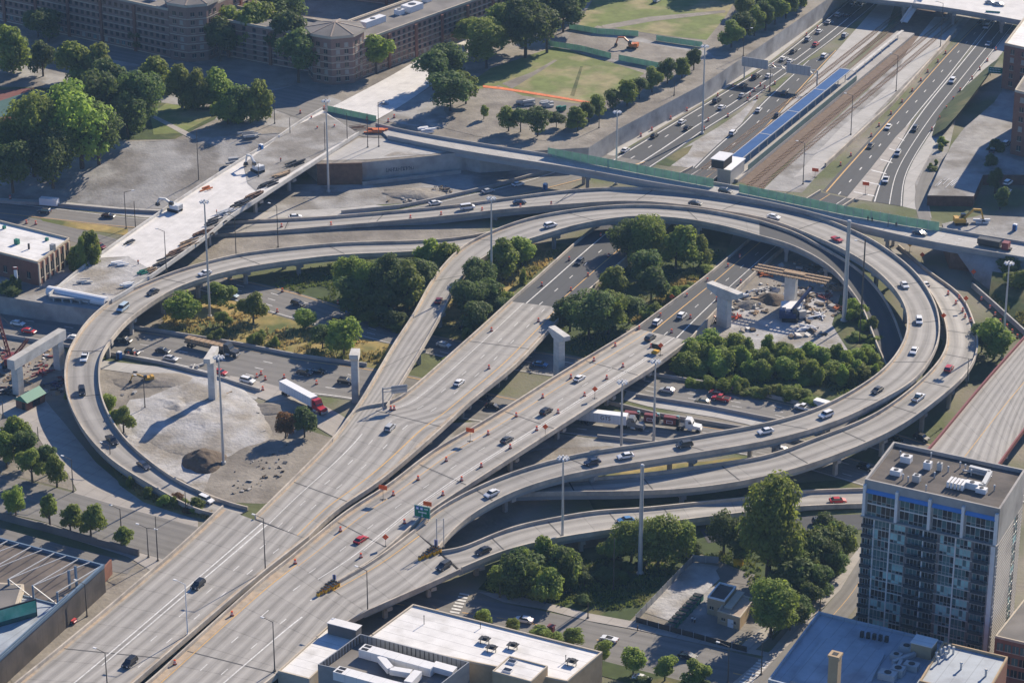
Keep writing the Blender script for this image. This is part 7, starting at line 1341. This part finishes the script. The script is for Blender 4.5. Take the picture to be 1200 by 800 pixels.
# crash cushions: yellow barrels
def ybar():
    b = MB(); b.tube((0, 0, 0), (0, 0, .95), .44, .46, 10, 0); b.tube((0, 0, .95), (0, 0, 1.06), .48, .44, 10, 1); return b.mesh('sand_barrel', ['yellow', 'black'])
YM = ybar()
def cushion(key, p0, p1, label, group, rows=7):
    a, c = on_road(key, *p0)[0], on_road(key, *p1)[0]; t = (c-a).normalized(); s = Vector((-t.y, t.x, 0))
    for i in range(rows):
        for k in ((-.5, .5) if 1 < i else (0,)) if i < 4 else (-1, 0, 1):
            o = bpy.data.objects.new('sand_barrel', YM); COL.objects.link(o); q = a.lerp(c, i/(rows-1))+s*k*1.0; o.location = (q.x, q.y, a.z+.04); tag(o, label, 'barrel', group)
cushion('TB', (373, 698), (393, 685), 'yellow sand barrel in the cluster at the lower fork tip', 'sand barrels at the lower fork'); cushion('EF', (492, 656), (512, 645), 'yellow sand barrel in the cluster at the upper fork tip', 'sand barrels at the upper fork')
for key, px, py, yt, lb_ in (('TB', 392, 684, 673, 'blue marker post behind the lower yellow barrels'), ('EF', 511, 645, 632, 'blue marker post behind the upper yellow barrels')):
    p = on_road(key, px, py)[0]; h = hgt(px, py, yt, p.z); b = MB(); b.box((p.x, p.y, p.z+h/2), (.3, .3, h), 0, 1); b.box((p.x, p.y, p.z+h*.75), (.9, .12, h*.5), R(-20), 0); solo(b, 'marker_sign', [mat('lilac_sign', (.30, .32, .55), .5, .05) if 'lilac' not in M else M['lilac'], 'dark_metal'], p, lb_, 'road sign')
# arrow board / barricades lying on the middle deck
p, a, _ = on_road('B', 769, 413); r = empty('arrow_board', p, 'dark arrow board trailer at the top of the barrel-lined deck', 'arrow board'); b = MB(); b.box((p.x, p.y, p.z+.5), (3.4, 1.6, .5), a); b.build('trailer', 'yellow', r); b = MB(); b.box((p.x, p.y, p.z+1.9), (.15, 3.2, 1.6), a); b.build('board', 'black', r)
# gantry frame at the fork of the trunk
p = on_road('E', 516, 641)[0]; r = empty('gantry_frame', p, 'twin post steel frame on the parapet above the yellow barrels', 'sign frame'); b = MB(); h = hgt(516, 641, 607, p.z)
for s in (-.9, .9): b.tube(p+Vector((s, 0, 0)), p+Vector((s, 0, h)), .14)
for k in range(4): b.beam(p+Vector((-.9, 0, h*(k+1)/4.2)), p+Vector((.9, 0, h*(k+1)/4.2)), .1, .1)
b.build('posts', 'galv', r)
# ================================================================== MACHINES AND SITE THINGS
def excavator(px, py, z0, col, label, az, boom=1.0, sc_=1.0):
    g = G(px, py, z0); r = empty('excavator', g, label, 'excavator'); a = R(az); u = Vector((math.cos(a), math.sin(a), 0)); v = Vector((-u.y, u.x, 0))
    for s in (-1, 1):
        b = MB(); c = g+v*s*1.2*sc_; b.box((c.x, c.y, z0+.45*sc_), (3.8*sc_, .6*sc_, .9*sc_), a); b.build('track', 'black', r)
    b = MB(); b.box((g.x-u.x*.6, g.y-u.y*.6, z0+1.5*sc_), (3.2*sc_, 2.6*sc_, 1.2*sc_), a, 0); b.box((g.x-u.x*1.7, g.y-u.y*1.7, z0+1.7*sc_), (1.2*sc_, 2.5*sc_, 1.3*sc_), a, 0); b.build('body', col, r)
    b = MB(); c = g+u*.7*sc_+v*.75*sc_; b.box((c.x, c.y, z0+2.3*sc_), (1.5*sc_, 1.0*sc_, 1.6*sc_), a, 0, top=.85); b.build('cab', 'carglass', r)
    p0 = g+u*.8*sc_+Vector((0, 0, 1.9*sc_)); p1 = p0+u*2.6*sc_+Vector((0, 0, 2.6*sc_*boom)); p2 = p1+u*2.2*sc_+Vector((0, 0, -.2*sc_)); p3 = p2+u*.9*sc_+Vector((0, 0, -3.0*sc_*boom))
    b = MB(); b.beam(p0, p1, .55*sc_, .6*sc_); b.beam(p1-u*.1, p2, .5*sc_, .55*sc_); b.build('boom', col, r); b = MB(); b.beam(p2+Vector((0, 0, .2)), p3, .38*sc_, .42*sc_); b.build('arm', col, r)
    b = MB(); b.box(p3+Vector((0, 0, -.5*sc_)), (1.2*sc_, 1.2*sc_, 1.0*sc_), a, 0, top=.7); b.build('bucket', 'dark_metal', r)
    b = MB(); b.beam(p0+v*.3, p0.lerp(p1, .6)+v*.35+u*.5, .16, .16); b.build('hydraulic_ram', 'galv', r); return r
M['mach_orange'] = mat('orange_machine_paint', (.55, .16, .04), .45, .1); M['mach_yellow'] = mat('yellow_machine_paint', (.52, .30, .05), .45, .1); M['mach_blue'] = mat('dark_blue_machine_paint', (.025, .045, .12), .4, .1); M['mach_white'] = mat('white_machine_paint', (.68, .68, .66), .4, .1)
excavator(741, 57, P1, 'mach_orange', 'orange excavator digging between the green fences', 160, .8, 1.05); excavator(1126, 263, P3-.2, 'mach_yellow', 'yellow excavator at the right end of the street bridge', 5, 1.0, 1.15)
excavator(172, 447, .2, 'mach_yellow', 'dusty backhoe with raised arm above the gravel mound', 200, .6, .75); excavator(875, 348, .2, 'mach_white', 'small white and green loader beside the big hammerhead pier', 30, .5, .6)
excavator(205, 247, 7.7, 'mach_white', 'white concrete pump machine on the new bridge deck', 150, .5, 1.1); excavator(302, 201, 7.7, 'mach_white', 'pale boom machine at the upper end of the new bridge deck', 130, .9, 1.1); excavator(842, 378, .2, 'mach_orange', 'orange lift machine at the foot of the big hammerhead pier', 140, .5, .6)
# blue crane by the unfinished pier
g = G(925, 375); r = empty('mobile_crane', g, 'dark blue mobile crane with a short boom before the unfinished pier', 'crane'); b = MB()
for s in (-1, 1): b.box((g.x, g.y+s*1.7, .6), (5, .9, 1.2), R(-10))
b.build('track', 'black', r); b = MB(); b.box((g.x-.5, g.y, 2.0), (5.4, 3.2, 1.8), R(-10), 0); b.box((g.x-2.2, g.y, 3.1), (1.8, 3.0, 1.2), R(-10), 0); b.build('body', 'mach_blue', r); b = MB(); b.box((g.x+1.6, g.y-1.2, 3.3), (1.6, 1.2, 1.7), R(-10)); b.build('cab', 'carglass', r)
e = G(950, 338, 6.5); b = MB(); b.beam(Vector((g.x+.6, g.y, 3.0)), e, .8, .9); b.build('boom', 'mach_blue', r); b = MB(); b.beam(Vector((g.x+2.8, g.y+.5, .5)), Vector((g.x+4.2, g.y+3, 4.6)), .3, .3); b.box((g.x+4.0, g.y+1, 1.6), (2.4, 1.4, 2.4), R(20)); b.build('counterweight', 'galv', r)
# red lattice crane at the left edge
g = G(14, 428); r = empty('crawler_crane', g, 'red lattice boom crane at the left edge behind the long pier cap', 'crane'); b = MB()
for s in (-1, 1): b.box((g.x+s*1.9, g.y, .6), (1.0, 5.5, 1.2))
b.build('track', 'black', r); b = MB(); b.box((g.x, g.y, 2.2), (3.6, 5.6, 2.0)); b.build('body', 'red_metal', r)
def lattice(b, a, c, w_=1.2, n=10):
    a, c = Vector(a), Vector(c); t = (c-a).normalized(); s = t.cross(Vector((0, 1, .2))).normalized(); q = t.cross(s); cs = [s*w_/2*i+q*w_/2*j for i, j in ((1, 1), (1, -1), (-1, -1), (-1, 1))]
    for o in cs: b.beam(a+o*.6, c+o*.6, .2, .2)
    for i in range(n):
        for k in range(4): b.beam(a.lerp(c, i/n)+cs[k]*.6, a.lerp(c, (i+1)/n)+cs[(k+1) % 4]*.6, .12, .12)
b = MB(); lattice(b, (g.x+1, g.y+1, 3), G(32, 398, 12)); b.build('boom', 'red_metal', r); b = MB(); lattice(b, (g.x-.5, g.y, 3), G(-4, 366, 16)); b.build('mast', 'red_metal', r)
b = MB(); b.beam(G(32, 398, 12), G(-4, 366, 16), .08, .08); b.build('cable', 'dark_metal', r)
# site clutter
g = G(927, 368); b = MB()
b.add([(g.x-3.2, g.y-3, 0), (g.x+3.2, g.y-3, 0), (g.x+3.2, g.y-2.8, 3.0), (g.x-3.2, g.y-2.8, 3.0), (g.x-3.0, g.y+3, 3.2), (g.x+3.0, g.y+3, 3.2), (g.x+3.2, g.y+3.2, 0), (g.x-3.2, g.y+3.2, 0)], [(0, 1, 2, 3), (3, 2, 5, 4), (1, 6, 5, 2), (0, 3, 4, 7), (6, 7, 4, 5)]); solo(b, 'site_tent', 'tarp', g, 'white tarpaulin covered shelter in the right work yard', 'shelter')
crd = random.Random(3)
def pile(px, py, z0, n, L, m, label, name, cat, az=None, d=.3, group=None):
    g = G(px, py, z0); b = MB()
    for i in range(n):
        a = (R(az)+crd.uniform(-.06, .06)) if az is not None else crd.uniform(0, 3.1); b.box((g.x+crd.uniform(-L*.35, L*.35), g.y+crd.uniform(-L*.35, L*.35), z0+d*.6+d*.7*(i % 3)), (L*crd.uniform(.6, 1), d*crd.uniform(.7, 1.6), d), a)
    return solo(b, name, m, g, label, cat, group)
for px, py, n, L, m, lb_ in ((895, 322, 9, 5, 'mach_orange', 'stack of orange formwork parts left of the unfinished pier'), (975, 338, 12, 7, 'wood', 'stack of timber near the thick pole in the right work yard'), (970, 348, 8, 5, 'red_metal', 'stack of red forms near the thick pole in the right work yard'), (960, 328, 10, 6, 'wood', 'loose timber behind the blue crane'), (980, 362, 8, 4, 'mach_orange', 'small red machine parts by the shelter'), (960, 370, 10, 5, 'tarp', 'crumpled white sheeting right of the shelter'), (940, 384, 7, 6, 'tarp', 'white pipes laid on the gravel before the shelter'), (893, 340, 10, 4, 'pale_conc', 'broken concrete left of the blue crane'), (862, 372, 7, 4, 'orange', 'orange barriers piled by the right concrete deck end'), (22, 445, 10, 6, 'wood', 'timber under the long pier cap'), (62, 452, 8, 5, 'mach_blue', 'blue covered materials under the long pier cap'), (50, 437, 9, 5, 'red_metal', 'red formwork under the long pier cap'), (8, 460, 9, 5, 'dark_metal', 'dark scrap at the left edge of the work yard'), (263, 463, 9, 4, 'wood', 'debris at the foot of the sunlit slim pier'), (108, 452, 7, 4, 'pale_conc', 'white rubble outside the loop parapet'), (230, 430, 0+6, 4, 'pale_conc', 'rubble beside the light strip road')):
    pile(px, py, .15, n, L, m, lb_, 'material_pile', 'pile')
for px, py, n, L, m, lb_, az in ((176, 318, 8, 4, 'wood', 'timber pallets at the lower end of the white bridge edge', 50), (190, 309, 9, 5, 'dark_metal', 'dark steel forms, lowest on the white bridge edge', 50), (206, 297, 9, 6, 'rust_wall', 'rusty beams low on the white bridge edge', 51), (222, 286, 9, 6, 'wood', 'long planks low on the white bridge edge', 51), (238, 274, 10, 6, 'rust_wall', 'rusty beams half way up the white bridge edge', 51), (254, 261, 10, 6, 'dark_metal', 'dark rebar half way up the white bridge edge', 51), (268, 251, 9, 6, 'galv', 'grey forms half way up the white bridge edge', 51), (283, 240, 10, 6, 'dark_metal', 'dark rebar high on the white bridge edge', 51), (298, 229, 10, 6, 'rust_wall', 'rebar bundles high on the white bridge edge', 51), (314, 217, 9, 6, 'dark_metal', 'dark forms near the top of the white bridge edge', 51), (330, 205, 9, 6, 'wood', 'planks near the top of the white bridge edge', 51), (346, 193, 9, 6, 'dark_metal', 'dark steel by the corner wall at the white bridge edge', 51), (150, 335, 9, 4, 'mach_white', 'white crates at the foot of the white bridge', 30), (152, 285, 5, 3, 'dark_metal', 'small dark shapes low on the left rim of the white bridge', 52), (140, 310, 8, 4, 'tarp', 'white bags at the left of the bridge end', 20), (243, 222, 5, 4, 'mach_orange', 'orange parts on the left rim of the white bridge', 52), (166, 320, 6, 3, 'green_roof', 'green bins at the lower end of the white bridge', 40), (100, 330, 8, 4, 'pale_conc', 'pale rubble on the unfinished bridge end', 10)):
    pile(px, py, 7.65, n, L, m, lb_, 'material_pile', 'pile', az, .4)
g = G(57, 345, P2); e = G(125, 358, P2); b = MB(); b.tube(g+Vector((0, 0, 1.3)), e+Vector((0, 0, 1.3)), 1.6, 1.5, 12); solo(b, 'wrapped_pipe_bundle', 'tarp', g, 'long white wrapped bundle lying along the retaining wall at left', 'bundle')
pile(615, 122, P1+.1, 10, 5, 'galv', 'stack of grey blocks beside the orange mesh', 'material_pile', 'pile', 20, .8); pile(640, 125, P1+.1, 9, 4, 'galv', 'grey boxes right of the block stack', 'material_pile', 'pile', 20, .8)
pile(657, 130, P1+.1, 6, 3, 'green_roof', 'small green machine parts right of the grey boxes', 'material_pile', 'pile', 40, .8); pile(500, 155, P1+.2, 9, 5, 'tarp', 'white covered materials at the end of the crossing', 'material_pile', 'pile', 20, .6)
pile(290, 160, 7.1, 10, 6, 'galv', 'scattered grey materials left of the bridge approach', 'material_pile', 'pile', 20, .5); pile(275, 190, 4.5, 8, 5, 'galv', 'grey materials on the slope beside the white bridge', 'material_pile', 'pile', 20, .6); pile(420, 150, P1+.2, 9, 7, 'rust_wall', 'brown steel mats on the torn up crossing', 'material_pile', 'pile', 20, .15); pile(450, 122, P1+.25, 4, 3, 'rust_wall', 'brown steel plate on the new concrete road', 'material_pile', 'pile', 20, .1)
pile(440, 155, P1+.2, 9, 6, 'orange_fence', 'orange barricade parts on the crossing', 'material_pile', 'pile', 0, .5); pile(1150, 262, P3, 7, 4, 'mach_white', 'white machine parts right of the yellow excavator', 'material_pile', 'pile', 0, .6); pile(1110, 215, 3.9, 8, 9, 'tarp', 'pale sheeting along the lot edge behind the sheet piling', 'material_pile', 'pile', 60, .1)
def toilet(px, py, z0, label):
    g = G(px, py, z0); r = empty('portable_toilet', g, label, 'portable toilet', 'blue portable toilets'); b = MB(); b.box((g.x, g.y, z0+1.05), (1.3, 1.3, 2.1), GR, 0); b.build('cabin', 'blue_plastic', r); b = MB(); b.box((g.x, g.y, z0+2.2), (1.4, 1.4, .25), GR, 0, top=.7); b.build('roof', 'tarp', r); b = MB(); b.box((g.x-.3, g.y-.62, z0+1.0), (.8, .06, 1.8), GR); b.build('door', 'mach_blue', r)
toilet(140, 420, .1, 'blue portable toilet beside the loop ramp pier'); toilet(639, 222, .1, 'blue portable toilet under the street bridge'); toilet(1189, 270, P3, 'blue portable toilet at the right edge of the excavator yard'); toilet(306, 176, 7.2, 'blue portable toilet on the new bridge deck')
g = G(865, 662); b = MB(); b.tube(g, g+Vector((0, 0, 1.5)), 1.3, 1.3, 12); b.tube(g+Vector((0, 0, 1.5)), g+Vector((0, 0, 1.9)), 1.3, .5, 12); solo(b, 'yellow_tank', 'yellow', g, 'round yellow tank on the grass behind the playground court', 'tank')
g = G(646, 744); b = MB(); b.box((g.x, g.y, 1.3), (1.4, 1.2, 2.6), GR, 0); b.box((g.x, g.y, 2.7), (1.7, 1.5, .2), GR, 0); solo(b, 'red_kiosk', 'red_metal', g, 'small red kiosk on the lower pavement behind the white roof', 'kiosk')
g = G(20, 346-4, P2); h = hgt(20, 342, 313, P2); b = MB(); b.box((g.x, g.y, P2+h*.55), (1.0, .4, h*.9), 0, 0); b.box((g.x, g.y, P2+h*.95), (1.6, .5, .8), 0, 1); solo(b, 'pylon_sign', ['tarp', 'red_metal'], g, 'white pylon sign with a red top before the left brick building', 'sign')
g = G(345, 172, P1+.4); 
# overhead graffiti on the tall corner wall: rows of dark strokes
M['graffiti'] = mat('dark_spray_paint', (.07, .09, .12), .8, .2); b = MB(); q0, q1 = G(452, 209, 1.2), G(505, 203, 1.2); rd = random.Random(6)
w0, w1 = G(430, 190, 7), G(484, 185, 7); w0.z = w1.z = 0; wn = (w1-w0).normalized(); nn = Vector((wn.y, -wn.x, 0)); nn = nn if nn.y < 0 else -nn; wl = (w1-w0).length; wz = math.atan2(wn.y, wn.x)
for i in range(16):
    if i == 8: continue
    s = wl*(.42+.036*i); hh = rd.uniform(1.2, 1.7); c = w0+wn*s+nn*.04+Vector((0, 0, 3.3))
    b.box(c, (.16, .05, hh), wz); b.box(c+wn*.42+Vector((0, 0, rd.choice((-.5, 0, .5)))), (.7, .05, .16), wz)
    if i % 2: b.box(c+wn*.75, (.14, .05, hh*.8), wz)
solo(b, 'graffiti', 'graffiti', w0, 'row of dark spray painted letters on the tall pale corner wall', 'graffiti')
# broken concrete and rubble: nobody could count it
def rubble(name, poly, n, mats, label, mx=1.2):
    b = MB(); rd = random.Random(n); xs = [p[0] for p in poly]; ys = [p[1] for p in poly]
    for _ in range(n):
        x, y = rd.uniform(min(xs), max(xs)), rd.uniform(min(ys), max(ys)); ins = False; j = len(poly)-1
        for i in range(len(poly)):
            if (poly[i][1] > y) != (poly[j][1] > y) and x < (poly[j][0]-poly[i][0])*(y-poly[i][1])/(poly[j][1]-poly[i][1])+poly[i][0]: ins = not ins
            j = i
        if not ins: continue
        g = G(x, y, .1)
        if mnoise.noise(g*.07) < -.02: continue
        s = rd.uniform(.2, 1)**2*mx+.15; rot = Matrix.Rotation(rd.uniform(0, 6.3), 3, 'Z') @ Matrix.Rotation(rd.uniform(-.6, .6), 3, 'X'); b.box((g.x, g.y, g.z+s*.18), (s*rd.uniform(1, 2), s, s*rd.uniform(.2, .6)), mi=rd.randrange(len(mats)), rot=rot)
    o = b.build(name, mats); return tag(o, label, 'rubble', kind='stuff')
rubble('rubble', [(830, 378), (855, 362), (890, 318), (935, 300), (985, 320), (1000, 350), (1005, 385), (940, 398), (880, 392)], 900, ['pale_conc', 'grey_conc', 'wood', 'soil', 'dirt'], 'broken concrete and timber scattered over the right work yard', 1.7)
rubble('rubble', [(125, 432), (205, 440), (300, 470), (350, 500), (330, 560), (270, 585), (282, 500), (262, 476), (190, 462), (130, 470)], 900, ['dirt', 'grey_conc', 'soil', 'gravel'], 'stones and clods scattered over the brown ground of the left loop', .8)
rubble('rubble', [(450, 222), (526, 218), (532, 228), (500, 236), (455, 238)], 300, ['dirt', 'grey_conc', 'soil'], 'heaped rubble below the tall corner wall', 1.2)
rubble('rubble', [(0, 398), (76, 408), (80, 460), (10, 470), (0, 470)], 350, ['wood', 'grey_conc', 'red_metal', 'dark_metal', 'galv'], 'site clutter scattered under the long pier cap', 1.2)
# ================================================================== PEOPLE
def person(px, py, z0, top, legs, label, az=0, key=None):
    g = on_road(key, px, py)[0] if key else G(px, py, z0); me = bpy.data.meshes.new('person')
    V = [(0, 0, .95), (0, 0, 1.2), (0, 0, 1.42), (0, 0, 1.52), (0, .02, 1.68), (.1, 0, .92), (.13, .05, .5), (.14, .02, .06), (.14, .16, .04), (-.1, 0, .92), (-.12, -.06, .5), (-.13, -.12, .06), (-.13, .02, .04), (.2, 0, 1.4), (.26, .04, 1.12), (.25, .14, .88), (-.2, 0, 1.4), (-.26, -.04, 1.12), (-.25, .06, .88)]
    E_ = [(0, 1), (1, 2), (2, 3), (3, 4), (0, 5), (5, 6), (6, 7), (7, 8), (0, 9), (9, 10), (10, 11), (11, 12), (2, 13), (13, 14), (14, 15), (2, 16), (16, 17), (17, 18)]
    me.from_pydata(V, E_, []); o = bpy.data.objects.new('person', me); COL.objects.link(o); md = o.modifiers.new('skin', 'SKIN'); rad = [.14, .14, .15, .06, .11, .1, .075, .05, .045, .1, .075, .05, .045, .07, .05, .04, .07, .05, .04]
    for i, v in enumerate(me.skin_vertices[0].data): v.radius = (rad[i], rad[i]); v.use_root = i == 0
    o.modifiers.new('sub', 'SUBSURF').levels = 1; me.materials.append(M['skin']); o.location = (g.x, g.y, g.z+.05); o.rotation_euler = (0, 0, R(az)); tag(o, label, 'person', 'people on foot')
    def cloth(nm, idx, m, grow):
        mb = bpy.data.meshes.new(nm); mp = {k: i for i, k in enumerate(idx)}; mb.from_pydata([V[k] for k in idx], [(mp[a], mp[c]) for a, c in E_ if a in mp and c in mp], []); q = bpy.data.objects.new(nm, mb); COL.objects.link(q); q.parent = o; q.modifiers.new('skin', 'SKIN')
        for i, v in enumerate(mb.skin_vertices[0].data): v.radius = (rad[idx[i]]+grow, rad[idx[i]]+grow); v.use_root = i == 0
        q.modifiers.new('sub', 'SUBSURF').levels = 1; mb.materials.append(M[m])
    cloth('shirt', [0, 1, 2, 13, 14, 16, 17], top, .03); cloth('trousers', [0, 5, 6, 7, 9, 10, 11], legs, .025)
    b = MB(); b.sphere((0, 0, 1.74), .125, 8, 0, .8); b.build('hair', 'black' if top != 'orange' else 'tarp', None).parent = o
for a_ in ((811, 729, .1, 'tarp', 'mach_blue', 'person in white walking by the yard railing, left of two', 20), (814, 730, .1, 'tarp', 'black', 'person in white walking by the yard railing, right of two', 200), (747, 739, .1, 'dark_metal', 'black', 'cyclist-like person in dark clothes crossing the lower street', 60), (1017, 259, 8, 'black', 'black', 'person in black walking on the street bridge, left of two', 150, 'J'), (1022, 260, 8, 'dark_metal', 'black', 'person in black walking on the street bridge, right of two', 150, 'J'), (1050, 266, 8, 'black', 'dark_metal', 'person in dark clothes alone near the fence end', 150, 'J'), (162, 310, 8, 'orange', 'mach_blue', 'worker in an orange vest low on the white bridge', 40, 'K'), (254, 251, 8, 'orange', 'black', 'worker in an orange vest half way up the white bridge', 90, 'K'), (329, 190, 8, 'orange', 'mach_blue', 'worker in an orange vest at the top of the white bridge', 10, 'K'), (639, 707, .12, 'black', 'mach_blue', 'person in dark clothes on the lower pavement by the thicket', 0)):
    person(*a_)
# ---- a check for repeated labels outside groups
seen = {}
for o in COL.objects:
    if o.parent is None and o.get('label'): seen.setdefault(o['label'], []).append(o)
for k, v in seen.items():
    n = len(k.split())
    if (len(v) > 1 and not all(o.get('group') for o in v)) or n > 16 or n < 4: print('LABEL CHECK', n, len(v), k)
